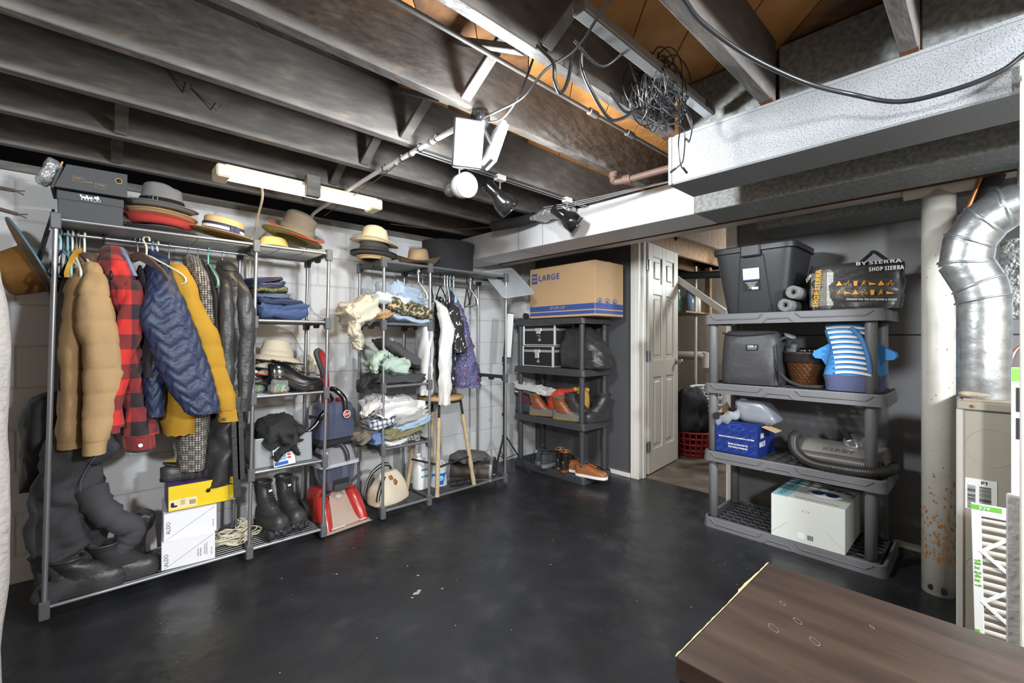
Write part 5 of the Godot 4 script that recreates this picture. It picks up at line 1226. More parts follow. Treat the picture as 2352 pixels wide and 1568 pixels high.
# ---------------------------------------------------------------- shoes
# toe along local +x; o: len, wid, h instep height, toe height, m, sole, sole_h, lift (heel raise), lace, shaft [height, top radius], welt
func shoe(n: String, label: String, p: Vector3, yaw: float, o: Dictionary, grp := "") -> Node3D:
	var t := thing(n, label, o.get("cat", "shoe"), p, yaw, grp)
	var L: float = o.len; var W: float = o.wid; var sh: float = o.get("sole_h", 0.018); var H: float = o.h; var T: float = o.toe; var lift: float = o.get("lift", 0.0)
	var wid := func(v: float): return W / 2 * (0.76 + 0.26 * smoothstep(0.25, 0.7, v) - 0.05 * sin(v * PI)) * pow(1.0 - pow(absf(2.0 * v - 1.0), 5.0), 0.5)
	var base := func(v: float): return lift * (1.0 - smoothstep(0.15, 0.62, v))
	var s := S()
	grid(s, 20, 26, func(u: float, v: float):
		var a := u * PI; var h := lerpf(H, T, smoothstep(0.38, 0.78, v)) * pow(1.0 - pow(v, 9.0), 0.5) * (0.86 + 0.14 * smoothstep(0.0, 0.12, v))
		var w: float = wid.call(v) * (1.0 - 0.18 * sin(a) * (1.0 - smoothstep(0.4, 0.75, v)))
		return Vector3(-L / 2 + L * v, sh + float(base.call(v)) + h * pow(sin(a), 0.75), w * signf(cos(a)) * pow(absf(cos(a)), 0.8)))
	put(t, "upper", s, o.m)
	s = S()
	grid(s, 16, 26, func(u: float, v: float):
		var a := u * TAU; var w: float = wid.call(v) * 1.07 + 0.002; var y: float = base.call(v)
		return Vector3(-L / 2 + L * v * 1.015 - 0.002, y + sh / 2 + sh / 2 * clampf(1.5 * sin(a), -1, 1), w * clampf(1.5 * cos(a), -1, 1)), true)
	if o.get("heel", 0.0) > 0.0: box(s, Vector3(-L * 0.36, lift / 2, 0), Vector3(L * 0.24, maxf(lift, 0.01), W * 0.72), 0.004)
	put(t, "sole", s, o.sole)
	if o.has("shaft"):
		s = S(); var q: Array = o.shaft; var x0 := -L * 0.27
		loft(s, [[Vector3(x0 + 0.06, sh + lift + H * 0.55, 0), L * 0.36, W * 0.43], [Vector3(x0 + 0.03, sh + lift + H * 1.1, 0), L * 0.26, W * 0.42], [Vector3(x0 - 0.004, sh + lift + lerpf(H, q[0], 0.6), 0), q[1] * 1.05, q[1] * 0.82], [Vector3(x0 - 0.006, sh + lift + q[0], 0), q[1] * 1.1, q[1] * 0.88]], 22, 5, func(pp: Vector3, u: float, v: float): return Vector3(0.003 * sin(pp.y * 110.0 + u * 9.0), 0, 0), false, false)
		put(t, "shaft", s, o.get("ms", o.m))
		s = S(); tube(s, PackedVector3Array(flat_ring(Vector3(x0 - 0.006, sh + lift + q[0], 0), q[1] * 1.1, q[1] * 0.88)), 0.006, 8, true); put(t, "collar", s, o.get("mc", o.m))
		s = S(); lathe(s, [Vector2(0, 0), Vector2(q[1] * 0.9, 0.0)], 16, at(x0 - 0.006, sh + lift + q[0] - 0.02, 0)); put(t, "inside", s, M.black, "dark inside")
	else:
		s = S(); tube(s, PackedVector3Array(flat_ring(Vector3(-L * 0.24, sh + lift + H * 0.98, 0), L * 0.2, W * 0.28, -0.012)), 0.005, 8, true); put(t, "collar", s, o.get("mc", o.m))
		s = S(); var rr := flat_ring(Vector3(-L * 0.24, sh + lift + H * 1.0, 0), L * 0.19, W * 0.26, -0.012)
		for k in rr.size(): tri(s, Vector3(-L * 0.24, sh + lift + H * 0.98, 0), rr[k], rr[(k + 1) % rr.size()])
		put(t, "inside", s, o.get("mi", M.black), "inside of the shoe")
	if o.has("lace"):
		s = S(); var n2: int = o.get("rows", 5)
		for k in n2:
			var f := float(k) / (n2 - 1); var x := lerpf(L * 0.16, -L * 0.04, f) if not o.has("shaft") else lerpf(L * 0.14, -L * 0.08, f)
			var y: float = sh + float(base.call(x / L + 0.5)) + lerpf(lerpf(T, H, 0.5), H * 1.02, f) + 0.004
			if o.has("shaft"): y = sh + lift + lerpf(H * 1.05, o.shaft[0] * 0.92, f); x = lerpf(-L * 0.27 + 0.036 + L * 0.27, -L * 0.27 + o.shaft[1] * 1.12, f)
			var w := W * 0.2
			for d in [-1, 1]: tube(s, spline([Vector3(x, y - 0.003, -w * d), Vector3(x - 0.004, y + 0.005, 0), Vector3(x - 0.012, y + 0.006, w * d)], 4), 0.0022, 5)
		put(t, "laces", s, o.lace).set_meta("kind", "stuff")
	return t

func flat_ring(c: Vector3, rx: float, rz: float, slope := 0.0, n := 24) -> Array:
	var o := []
	for k in n:
		var a := k * TAU / n
		o.append(c + Vector3(cos(a) * rx, slope * cos(a), sin(a) * rz))
	return o

# ---------------------------------------------------------------- things on the rack bottoms and between the racks
func carton(n: String, label: String, p: Vector3, yaw: float, size: Vector3, m: Material, grp := "") -> Node3D:
	var t := thing(n, label, "box", p, yaw, grp)
	put(t, "body", bx(-size.x / 2, size.x / 2, 0, size.y, -size.z / 2, size.z / 2, 0.002), m)
	return t

func rack_floor_things():
	var y := 0.067
	shoe("boot", "black leather boot nearest the left pole, under the slumped coat", Vector3(0.0, y, -2.74), 0.05, {"len": 0.25, "wid": 0.1, "h": 0.08, "toe": 0.055, "m": M.leather, "sole": M.rubber, "sole_h": 0.03, "shaft": [0.13, 0.048], "cat": "boot"}, "worn black boots under the coats")
	shoe("boot", "black leather boot right of the slumped coat, suede shaft folded", Vector3(0.12, y, -2.76), -0.05, {"len": 0.25, "wid": 0.1, "h": 0.08, "toe": 0.055, "m": M.leather, "ms": M.blackcloth, "sole": M.rubber, "sole_h": 0.03, "shaft": [0.15, 0.052], "cat": "boot"}, "worn black boots under the coats")
	var t := thing("shoe", "black shoe standing upright with its pointed top, left of the white boxes", "shoe", Vector3(0.175, y + 0.09, -2.93))
	put(t, "upper", cloth([[0.02, 0.155, 0.025, 0.0, 0.03], [0.015, 0.13, 0.05, 0.0, 0.05], [0.0, 0.08, 0.055, 0.0, 0.05], [-0.02, 0.03, 0.05, 0.0, 0.05], [-0.02, -0.1, 0.045, 0, 0.045]], {"w": 0.01, "seed": 3}), M.leather)
	t = thing("lid", "white box lid leaning behind the coat and boots", "lid", Vector3(0.13, y, -3.0)); t.rotation = Vector3(-0.2, 0.1, 0.05)
	put(t, "panel", bx(-0.13, 0.13, 0, 0.17, -0.01, 0.0), M.box_white); put(t, "edge", bx(-0.13, 0.13, 0.165, 0.172, -0.01, 0.03, 0.001), M.box_white)
	# two white shoe boxes
	for k in 2:
		t = carton("shoe_box", ["lower white shoe box with a diagonal line and small print on the right", "upper white shoe box under the yellow box"][k], Vector3(0.368 + 0.006 * k, y + 0.131 * k + 0.001, -2.845 - 0.02 * k), -0.1 + 0.03 * k, Vector3(0.215, 0.13, 0.29), M.box_white, "white shoe boxes stacked under the yellow box")
		letters(t, "ALDO", 0.016, M.print_black, Transform3D(Basis(Vector3.BACK, PI / 2), Vector3(-0.089, 0.062 - 0.016 * (1 - k), 0.1455)), 0.058, false)
		var s := S(); rod(s, Vector3(-0.1, 0.004, 0.1452), Vector3(0.1, 0.126, 0.1452), 0.0007, 4); put(t, "diagonal_line", s, M.print_black)
		if k == 0:
			letters(t, "A Box for\nthe Better", 0.0065, M.print_black, Transform3D(Basis(Vector3.BACK, PI / 2), Vector3(0.042, 0.05, 0.1455)), 0.0, false)
			letters(t, "Step inside your\nnext favorite shoes", 0.005, M.print_black, Transform3D(Basis(Vector3.BACK, PI / 2), Vector3(0.068, 0.06, 0.1455)), 0.06, false)
		letters(t, "ALDO.COM", 0.005, M.print_black, Transform3D(Basis(Vector3.BACK, PI / 2), Vector3(0.093, 0.045, 0.1455)), 0.035, false)
		put(t, "lid_line", bx(-0.108, 0.108, 0.1295, 0.132, -0.146, 0.146, 0.001), M.box_white)
	# yellow boot box
	t = thing("boot_box", "yellow and purple boot box on the white shoe boxes, a shoe on top", "box", Vector3(0.425, 0.331, -2.87), -0.05)
	put(t, "body", bx(-0.145, 0.145, 0, 0.125, -0.135, 0.133), M.box_purple)
	put(t, "front", bx(-0.142, 0.14, 0.004, 0.125, 0.133, 0.1355, 0.001), M.box_yellow, "yellow front")
	put(t, "back_flap", bx(-0.143, -0.02, 0.12, 0.20, -0.136, -0.132, 0.001), M.box_yellow, "yellow raised lid")
	letters(t, "Timberland", 0.0135, M.box_purple, at(0.085, 0.107, 0.1365), 0.078, true, true)
	var s2 := S(); lathe(s2, v2s([[0.0, 0.0], [0.0105, 0.0], [0.0105, 0.0012], [0, 0.0012]]), 18, at(0.02, 0.075, 0.1352, 0, PI / 2)); put(t, "hole", s2, M.print_black)
	put(t, "label", bx(-0.138, -0.028, 0.012, 0.058, 0.135, 0.1364, 0), mt("label_tan", c8(226, 212, 170), 0.6), "pale label")
	s2 = S()
	lump(s2, Vector3(-0.126, 0.034, 0.1365), Vector3(0.007, 0.012, 0.0006), 0.6, 0.6, 10, 6); lump(s2, Vector3(-0.119, 0.026, 0.1365), Vector3(0.013, 0.005, 0.0006), 0.7, 0.7, 10, 6)
	for k in 12: box(s2, Vector3(-0.058 + k * 0.0022, 0.034, 0.1366), Vector3(0.0013 if k % 3 else 0.0006, 0.022, 0.0004), 0)
	for k in 5: box(s2, Vector3(-0.085, 0.05 - k * 0.005, 0.1366), Vector3(0.02 - 0.003 * (k % 2), 0.0015, 0.0004), 0)
	put(t, "label_print", s2, M.print_black).set_meta("kind", "stuff")
	s2 = S(); lathe(s2, v2s([[0.0, 0.0], [0.008, 0.0], [0.008, 0.001], [0, 0.001]]), 14, at(0.122, 0.02, 0.1355, 0, PI / 2)); put(t, "emblem", s2, M.box_white, "pale round emblem")
	shoe("shoe", "black brogue shoe lying on the yellow boot box", Vector3(0.375, 0.457, -2.86), -0.15, {"len": 0.24, "wid": 0.09, "h": 0.065, "toe": 0.045, "m": M.leather, "sole": M.black, "sole_h": 0.014, "lace": M.black})
	shoe("shoe", "shiny golden shoe peeping out behind the leather coat on the yellow box", Vector3(0.535, 0.457, -2.88), 1.2, {"len": 0.22, "wid": 0.08, "h": 0.05, "toe": 0.035, "m": mt("gold_shoe", c8(170, 130, 70), 0.35, {"metal": 0.5}), "sole": M.black, "sole_h": 0.01})
	# rope bundles
	for q in [["rope_bundle", "white cord bundle on the bottom shelf beside the white shoe boxes", Vector3(0.575, y, -2.83), 0.075, 14, 4], ["rope_bundle", "white cord coil on the bottom shelf behind the left roller skate", Vector3(0.70, y, -2.97), 0.055, 10, 9]]:
		t = thing(q[0], q[1], "rope", q[2]); var s := S(); rng.seed = q[5]
		for k in q[4]:
			var pts := []; var r: float = q[3] * rng.randf_range(0.5, 1.1); var a0 := rng.randf() * TAU; var h := rng.randf_range(0.01, 0.06)
			for i in 8: pts.append(Vector3(cos(a0 + i * TAU / 8) * r * 1.5 + rng.randf_range(-0.02, 0.02), maxf(0.005, h + rng.randf_range(-0.02, 0.02)), sin(a0 + i * TAU / 8) * r * 0.7 + rng.randf_range(-0.015, 0.015)))
			tube(s, spline(pts, 5, true), 0.0032, 6, true)
		put(t, "cord", s, M.rope).set_meta("kind", "stuff")
	# roller skates
	for k in 2:
		t = shoe("roller_skate", ["black roller skate on the left, toe towards the room", "black roller skate on the right, nearer the carpet cleaner"][k], Vector3(0.745 + 0.11 * k, y + 0.001, -2.79 - 0.03 * k), -PI / 2 + 0.3 - 0.12 * k, {"len": 0.26, "wid": 0.105, "h": 0.09, "toe": 0.062, "m": M.leather, "sole": M.rubber, "sole_h": 0.016, "shaft": [0.215, 0.048], "lace": M.black, "rows": 9, "cat": "skates"}, "pair of black roller skates")
		for c in t.get_children(): c.position.y += 0.062
		put(t, "plate", bx(-0.11, 0.12, 0.048, 0.062, -0.02, 0.02, 0.003), M.steel)
		for x in [-0.085, 0.075]:
			var tr := S(); box(tr, Vector3(x, 0.04, 0), Vector3(0.03, 0.022, 0.06), 0.004); put(t, "truck", tr, M.steel)
			for d in [-1, 1]: put(t, "wheel", S2lathe([[0.0, -0.016], [0.02, -0.016], [0.029, -0.012], [0.0295, 0.012], [0.02, 0.016], [0.0, 0.016]], 20, at(x, 0.0305, d * 0.05, 0, PI / 2)), M.rubber)
		var st := S(); lathe(st, v2s([[0.0, -0.02], [0.016, -0.018], [0.018, 0.0], [0.012, 0.012], [0, 0.012]]), 14, at(0.125, 0.042, 0, 0, 0, -0.7)); put(t, "toe_stop", st, M.rubber)
		put(t, "badge", bx(-0.004, -0.0034, 0.245, 0.257, -0.01, 0.01, 0.001), M.print_white, "small pale badge")
	# cream handbag
	t = thing("handbag", "cream duffel handbag with dark striped handles on the second rack's bottom shelf", "bag", Vector3(1.49, y, -2.83), 0.25)
	var s := S()
	loft(s, [[Vector3(0, 0, 0), 0.13, 0.085, 0, 0.6], [Vector3(0, 0.02, 0), 0.142, 0.095, 0, 0.6], [Vector3(0, 0.1, 0), 0.135, 0.08, 0, 0.7], [Vector3(-0.005, 0.17, 0), 0.10, 0.05, 0, 0.8], [Vector3(-0.005, 0.205, 0), 0.065, 0.02, 0, 0.9]], 36, 6, func(p: Vector3, u: float, v: float): return Vector3(0.004 * sin(p.y * 40.0 + u * 12.0), 0, 0.005 * cos(p.x * 35.0 + p.y * 20.0)))
	put(t, "body", s, mt("cream_leather", c8(204, 192, 172), 0.5))
	for d in [-1, 1]:
		for k in 3:
			s = S(); var zz: float = 0.05 * d + 0.004 * k * d
			tube(s, spline([Vector3(-0.11, 0.06, zz * 1.9), Vector3(-0.10, 0.14, zz * 1.6), Vector3(-0.075, 0.20 + 0.005 * k, zz * 1.2), Vector3(0.0, 0.232 + 0.008 * k, zz), Vector3(0.075, 0.21 + 0.006 * k, zz * 1.2), Vector3(0.09, 0.15, zz * 1.4)] if d < 0 else [Vector3(-0.135 - 0.008 * k, 0.05, 0.06), Vector3(-0.13 - 0.01 * k, 0.12, 0.075), Vector3(-0.10 - 0.008 * k, 0.18, 0.07), Vector3(-0.07, 0.19, 0.05)], 5), 0.0055, 8)
			put(t, "handle", s, M.cream_cl if k == 1 else M.matt_black, "pale handle stripe" if k == 1 else "dark handle stripe")
	s = S(); box(s, Vector3(-0.02, 0.175, 0.052), Vector3(0.03, 0.03, 0.006), 0.003, Basis(Vector3.RIGHT, -0.6)); box(s, Vector3(0.0, 0.15, 0.07), Vector3(0.018, 0.03, 0.006), 0.002, Basis(Vector3.RIGHT, -0.4)); put(t, "tab", s, M.leather_tan, "tan leather tab")
	s = S(); tube(s, PackedVector3Array(ring3(Vector3(0.0, 0.14, 0.078), 0.011, 16)), 0.003, 8, true); put(t, "ring", s, mt("brass", c8(214, 176, 96), 0.25, {"metal": 1.0}), "brass ring")
	# bleach jug and detergent bottle
	t = thing("jug", "white plastic bleach jug with a blue label behind the front pole", "bottle", Vector3(1.80, y, -2.92))
	s = S(); loft(s, [[Vector3(0, 0, 0), 0.052, 0.045, 0, 0.8], [Vector3(0, 0.01, 0), 0.056, 0.05, 0, 0.8], [Vector3(0, 0.14, 0), 0.056, 0.05, 0, 0.85], [Vector3(-0.006, 0.19, 0), 0.04, 0.036], [Vector3(-0.014, 0.22, 0), 0.022, 0.022], [Vector3(-0.016, 0.24, 0), 0.018, 0.018]], 24, 5); put(t, "body", s, M.white_pl)
	s = S(); tube(s, spline([Vector3(-0.01, 0.215, 0), Vector3(0.03, 0.21, 0.0), Vector3(0.05, 0.17, 0.0), Vector3(0.05, 0.11, 0)], 5), 0.009, 8); put(t, "handle", s, M.white_pl)
	put(t, "cap", S2lathe([[0.0, 0.262], [0.019, 0.26], [0.02, 0.235], [0.0, 0.235]], 18, at(-0.016, 0, 0)), M.white_pl)
	for k in 2: put(t, "label_band", bx(-0.02, 0.045, 0.085 + 0.05 * k, 0.1 + 0.05 * k, 0.047, 0.051, 0.001), mt("teal", c8(70, 150, 176), 0.5), "blue label band")
	t = thing("detergent_bottle", "grey detergent bottle with a bright blue label beside the stool leg", "bottle", Vector3(1.93, y, -2.87), -0.2)
	s = S(); loft(s, [[Vector3(0, 0, 0), 0.062, 0.04, 0, 0.7], [Vector3(0, 0.01, 0), 0.066, 0.044, 0, 0.7], [Vector3(0, 0.1, 0), 0.056, 0.04, 0, 0.8], [Vector3(-0.005, 0.16, 0), 0.036, 0.03], [Vector3(-0.012, 0.2, 0), 0.02, 0.02]], 24, 5); put(t, "body", s, mt("bottle_grey", c8(190, 194, 200), 0.35))
	put(t, "cap", S2lathe([[0.0, 0.228], [0.02, 0.226], [0.022, 0.196], [0.0, 0.196]], 18, at(-0.012, 0, 0)), M.white_pl)
	s = S(); tube(s, spline([Vector3(0.0, 0.19, 0), Vector3(0.04, 0.17, 0), Vector3(0.054, 0.11, 0)], 5), 0.008, 8); put(t, "handle", s, M.bottle_grey)
	s = S(); grid(s, 10, 6, func(u: float, v: float):
		var a := lerpf(0.25, PI - 0.25, u); return Vector3(cos(a) * lerpf(0.066, 0.06, v), lerpf(0.015, 0.1, v), sin(a) * 0.046)); put(t, "label", s, mt("label_blue", c8(34, 92, 176), 0.4), "bright blue label")
	s = S(); lump(s, Vector3(0.0, 0.062, 0.046), Vector3(0.026, 0.02, 0.003), 1, 1, 14, 8); put(t, "emblem", s, mt("cyan", c8(120, 200, 230), 0.4), "pale cyan splash")
	# stool
	t = thing("stool", "bar stool with a round wooden seat and black legs wrapped in paper tape", "stool", Vector3(1.92, y, -2.83))
	put(t, "seat", S2lathe([[0.0, 0.69], [0.165, 0.69], [0.172, 0.683], [0.172, 0.668], [0.166, 0.662], [0.0, 0.662]], 36, Transform3D()), M.wood_light)
	s = S(); tube(s, PackedVector3Array(flat_ring(Vector3(0, 0.652, 0), 0.15, 0.15)), 0.009, 8, true); put(t, "seat_ring", s, M.matt_black)
	for q in [[Vector3(-0.085, 0.65, 0.11), Vector3(-0.14, 0.0, 0.165)], [Vector3(0.12, 0.65, 0.09), Vector3(0.215, 0.0, 0.135)], [Vector3(-0.12, 0.65, -0.09), Vector3(-0.21, 0.0, -0.13)], [Vector3(0.02, 0.65, -0.14), Vector3(0.03, 0.0, -0.17)]]:
		s = S(); rod(s, q[0], q[1], 0.01, 10); var lg := put(t, "leg", s, M.matt_black)
		s = S(); var a: Vector3 = q[0].lerp(q[1], 0.16); var nz := noise(int(q[0].x * 999), 30.0)
		tube(s, spline([a, q[0].lerp(q[1], 0.5), q[1] + Vector3(0, 0.0, 0)], 14), func(v: float): return 0.0165 + 0.004 * nz.get_noise_1d(v * 9.0), 10); put(lg, "paper_wrap", s, M.paper_tape, "tan paper tape")
	s = S(); rod(s, Vector3(-0.125, 0.2, 0.148), Vector3(0.185, 0.22, 0.122), 0.007); rod(s, Vector3(-0.125, 0.22, 0.148), Vector3(-0.185, 0.22, -0.12), 0.007); put(t, "stretcher", s, M.matt_black)
	# brushed metal bread bin lying on its side, grey pad on top, black rack before it
	t = thing("bread_bin", "smoky metal bread bin with rounded ends on the second rack's bottom shelf", "bin", Vector3(2.26, y, -2.87), -0.9)
	var pr := smooth_loop([[-0.095, 0.0], [0.09, 0.0], [0.105, 0.02], [0.1, 0.09], [0.06, 0.145], [-0.02, 0.155], [-0.08, 0.12], [-0.105, 0.06], [-0.105, 0.012]])
	s = S(); prism(s, pr, -0.17, 0.16, at(0, 0, 0, PI / 2), true); put(t, "body", s, mt("smoke_metal", c8(128, 124, 118), 0.22, {"metal": 0.9}))
	s = S(); prism(s, scaled(pr, 1.06), 0.155, 0.175, at(0, -0.002, 0, PI / 2)); prism(s, scaled(pr, 1.06), -0.185, -0.165, at(0, -0.002, 0, PI / 2)); put(t, "end_rim", s, M.chrome).set_meta("kind", "stuff")
	s = S(); prism(s, scaled(pr, 0.97), 0.175, 0.179, at(0, 0.002, 0, PI / 2)); put(t, "end_plate", s, mt("smoke_plate", c8(110, 108, 106), 0.25, {"metal": 0.6}))
	s = S(); lathe(s, v2s([[0.0, 0.012], [0.006, 0.01], [0.006, 0.0]]), 12, at(0.18, 0.03, 0.03, 0, 0, -PI / 2)); put(t, "knob", s, M.chrome)
	folded("pad", "grey padded mat lying on the metal bread bin", "mat", Vector3(2.23, y + 0.185, -2.87), Vector3(0.16, 0.026, 0.11), Vector3(0, 0.1, -0.12), mt("pad_grey", c8(86, 86, 86), 0.9), 2, 61, "", 0.006, 0.02)
	t = thing("wire_mat", "black coiled wire rack in front of the metal bread bin", "rack", Vector3(2.08, y, -2.75), -0.25)
	s = S()
	for k in 12: tube(s, PackedVector3Array(ring3(Vector3(0, 0.022, 0), 0.02, 10)).duplicate() if false else turned(ring3(Vector3.ZERO, 0.02, 10), -0.11 + k * 0.02, 0.022), 0.0035, 6, true)
	rod(s, Vector3(-0.12, 0.004, 0.01), Vector3(0.12, 0.004, 0.01), 0.004); rod(s, Vector3(-0.12, 0.04, 0), Vector3(0.12, 0.04, 0), 0.004); put(t, "coils", s, M.gloss_black).set_meta("kind", "stuff")
	# tripod with a thin light panel
	t = thing("light_stand", "black tripod light stand with a slim white panel beside the second rack", "tripod", Vector3(2.66, 0, -2.93))
	s = S(); rod(s, Vector3(0, 0.07, 0), Vector3(0, 0.98, 0), 0.011); put(t, "pole", s, M.matt_black)
	s = S(); rod(s, Vector3(0, 0.5, 0), Vector3(0, 0.53, 0), 0.018); rod(s, Vector3(0, 0.515, 0), Vector3(-0.035, 0.52, 0.01), 0.007); put(t, "clamp", s, M.matt_black)
	s = S(); rod(s, Vector3(0, 0.3, 0), Vector3(0, 0.33, 0), 0.02); put(t, "collar", s, M.matt_black)
	for q in [Vector3(0.12, 0.008, 0.2), Vector3(-0.17, 0.008, 0.06), Vector3(0.08, 0.008, -0.2)]:
		s = S(); rod(s, Vector3(0, 0.315, 0) + q * 0.08, q, 0.0075); rod(s, Vector3(0, 0.12, 0), Vector3(q.x * 0.45, 0.17, q.z * 0.45), 0.004); put(t, "leg", s, M.matt_black)
	s = S(); box(s, Vector3(0.0, 1.0, 0), Vector3(0.03, 0.05, 0.03), 0.004); rod(s, Vector3(0, 0.98, 0), Vector3(-0.03, 0.95, 0.02), 0.008); put(t, "head", s, M.matt_black)
	s = S(); box(s, Vector3(0.025, 1.21, 0.03), Vector3(0.075, 0.4, 0.014), 0.004, Basis.from_euler(Vector3(0, -0.3, -0.08))); var pan := put(t, "panel", s, M.matt_black)
	s = S(); box(s, Vector3(0.022, 1.21, 0.039), Vector3(0.062, 0.385, 0.004), 0.001, Basis.from_euler(Vector3(0, -0.3, -0.08))); put(pan, "diffuser", s, M.white_pl, "white diffuser")
	# loose bin lid between the rack and the moving carton
	t = thing("bin_lid", "clear plastic bin lid wedged between the second rack and the moving carton", "lid", Vector3(2.51, 1.645, -2.715))
	var bz := Basis(Vector3(0.961, 0.173, 0.214).normalized(), Vector3(0.064, 0.629, -0.775).normalized(), Vector3.ZERO); bz.z = bz.x.cross(bz.y).normalized(); bz.y = bz.z.cross(bz.x); t.basis = bz
	s = S(); box(s, Vector3.ZERO, Vector3(0.28, 0.37, 0.003), 0.001); put(t, "panel", s, M.frost)
	s = S(); var rp := round_rect(0.29, 0.38, 0.03); var pts := PackedVector3Array()
	for q in rp: pts.append(Vector3(q.x, q.y, 0))
	tube(s, pts, 0.008, 8, true); put(t, "rim", s, M.frost)

func smooth_loop(a: Array) -> PackedVector2Array:
	var p := []; for q in a: p.append(Vector3(q[0], q[1], 0))
	var o := PackedVector2Array(); for q in spline(p, 4, true): o.append(Vector2(q.x, q.y))
	return o

func scaled(p: PackedVector2Array, f: float) -> PackedVector2Array:
	var c := Vector2.ZERO; for q in p: c += q / p.size()
	var o := PackedVector2Array(); for q in p: o.append(c + (q - c) * f)
	return o

func turned(a: Array, x: float, y: float) -> PackedVector3Array:
	var o := PackedVector3Array(); for q in a: o.append(Vector3(x, q.y + y, q.x))
	return o

# ---------------------------------------------------------------- far plastic shelf
func far_shelf_things():
	var y := 1.362
	var t := carton("moving_carton", "large brown moving carton with blue stripes on top of the far shelf", Vector3(3.055, y, -2.455), -0.02, Vector3(0.38, 0.435, 0.72), M.card)
	var fr := Basis(Vector3.UP, -PI / 2)   # print on the side facing the room
	var fx := -0.1912
	letters(t, "LARGE", 0.05, M.print_blue, Transform3D(fr, Vector3(fx, 0.345, -0.13)), 0.24)
	put(t, "emblem", bx(fx - 0.0005, fx + 0.001, 0.30, 0.39, -0.335, -0.268, 0.0), M.print_blue, "blue square emblem")
	letters(t, "MOVE\nGEAR", 0.02, M.card, Transform3D(fr, Vector3(fx - 0.001, 0.346, -0.30)), 0.055)
	for q in [[0.055, 0.10], [0.018, 0.045]]:
		put(t, "stripe", bx(fx - 0.0005, fx + 0.001, q[0], q[1], -0.358, 0.358, 0.0), M.print_blue, "blue stripe")
		put(t, "stripe", bx(-0.188, 0.188, q[0], q[1], 0.3595, 0.3612, 0.0), M.print_blue, "blue stripe")
	letters(t, "27\" x 15\" x 17\"", 0.021, M.card, Transform3D(fr, Vector3(fx - 0.001, 0.078, -0.03)), 0.17)
	for k in 3:
		var s := S(); tube(s, PackedVector3Array(ring3(Vector3(-0.13 + 0.1 * k, 0.11, 0.361), 0.03, 18)), 0.0025, 6, true); box(s, Vector3(-0.13 + 0.1 * k, 0.108, 0.3605), Vector3(0.026, 0.03, 0.002), 0.001, Basis(Vector3.BACK, 0.4 * k)); put(t, "icon", s, M.print_blue, "round blue handling icon")
	letters(t, "++", 0.014, M.print_blue, at(0.0, 0.28, 0.361))
	var s := S(); box(s, Vector3(0.0, 0.4365, 0), Vector3(0.05, 0.002, 0.72), 0.0); put(t, "tape", s, mt("tape", c8(186, 150, 104), 0.3))
	s = S(); var nz := noise(4, 20.0)
	t = thing("pouch", "crumpled off white cloth pouch between the carton and the block wall", "bag", Vector3(2.99, y, -3.00))
	lump(s, Vector3(0, 0.085, 0), Vector3(0.11, 0.085, 0.15), 0.6, 0.6, 36, 22, func(p: Vector3): return p.normalized() * 0.016 * nz.get_noise_3d(p.x * 2.0, p.y * 2.0, p.z * 2.0)); put(t, "cloth", s, M.white_cl)
	s = S(); box(s, Vector3(-0.09, 0.03, 0.10), Vector3(0.03, 0.05, 0.06), 0.008, Basis(Vector3.RIGHT, 0.5)); put(t, "patch", s, M.black, "black patch")
	# flight cases
	for k in 2:
		t = thing("flight_case", ["black flight case with pale metal edges, lower of the two", "black flight case with pale metal edges, upper of the two"][k], "case", Vector3(3.08, 0.93 + 0.192 * k, -2.80 + 0.012 * k), 0.03 * k, "stacked flight cases")
		put(t, "body", bx(-0.13, 0.13, 0.0, 0.185, -0.185, 0.185, 0.004), M.matt_black)
		s = S()
		for z in [-0.185, 0.185]:
			for x in [-0.13, 0.13]: box(s, Vector3(x, 0.0925, z), Vector3(0.02, 0.188, 0.02), 0.003)
		for yy in [0.004, 0.135, 0.146, 0.182]:
			for x in [-0.13, 0.13]: box(s, Vector3(x, yy, 0), Vector3(0.012, 0.009, 0.37), 0.002)
			for z in [-0.185, 0.185]: box(s, Vector3(0, yy, z), Vector3(0.26, 0.009, 0.012), 0.002)
		put(t, "edging", s, mt("alu", c8(206, 206, 204), 0.4, {"metal": 0.4}), "pale metal edging").set_meta("kind", "stuff")
		s = S(); box(s, Vector3(-0.139, 0.14, 0.0), Vector3(0.012, 0.03, 0.075), 0.003); box(s, Vector3(-0.139, 0.118 - 0.012 * (1 - k), 0.0), Vector3(0.008, 0.03 + 0.03 * (1 - k), 0.05), 0.003); put(t, "latch", s, M.alu, "metal latch")
		letters(t, "-S-", 0.028, M.print_white, Transform3D(fr, Vector3(-0.133, 0.05, 0.01)))
		if k == 1:
			s = S(); box(s, Vector3(-0.132, 0.085, 0.0), Vector3(0.002, 0.007, 0.035), 0.001, Basis(Vector3.RIGHT, 0.2)); put(t, "orange_mark", s, M.print_orange, "small orange mark")
	t = thing("leather_bag", "slouching black leather bag beside the flight cases", "bag", Vector3(3.08, 0.93, -2.38))
	s = S(); var n2 := noise(8, 8.0)
	loft(s, [[Vector3(0, 0, 0.02), 0.10, 0.22, 0, 0.7], [Vector3(0, 0.03, 0.02), 0.125, 0.24, 0, 0.7], [Vector3(0, 0.16, 0.0), 0.12, 0.225, 0, 0.7], [Vector3(0, 0.28, -0.03), 0.09, 0.17, 0, 0.7], [Vector3(0, 0.35, -0.06), 0.05, 0.11, 0, 0.8]], 44, 8, func(p: Vector3, u: float, v: float): return Vector3(cos(u * TAU), 0, sin(u * TAU)) * 0.022 * n2.get_noise_3d(p.x, p.y, p.z)); put(t, "body", s, M.leather)
	s = S(); box(s, Vector3(-0.118, 0.12, 0.14), Vector3(0.012, 0.07, 0.1), 0.004); put(t, "pocket", s, M.leather)
	# boots tier
	y = 0.49
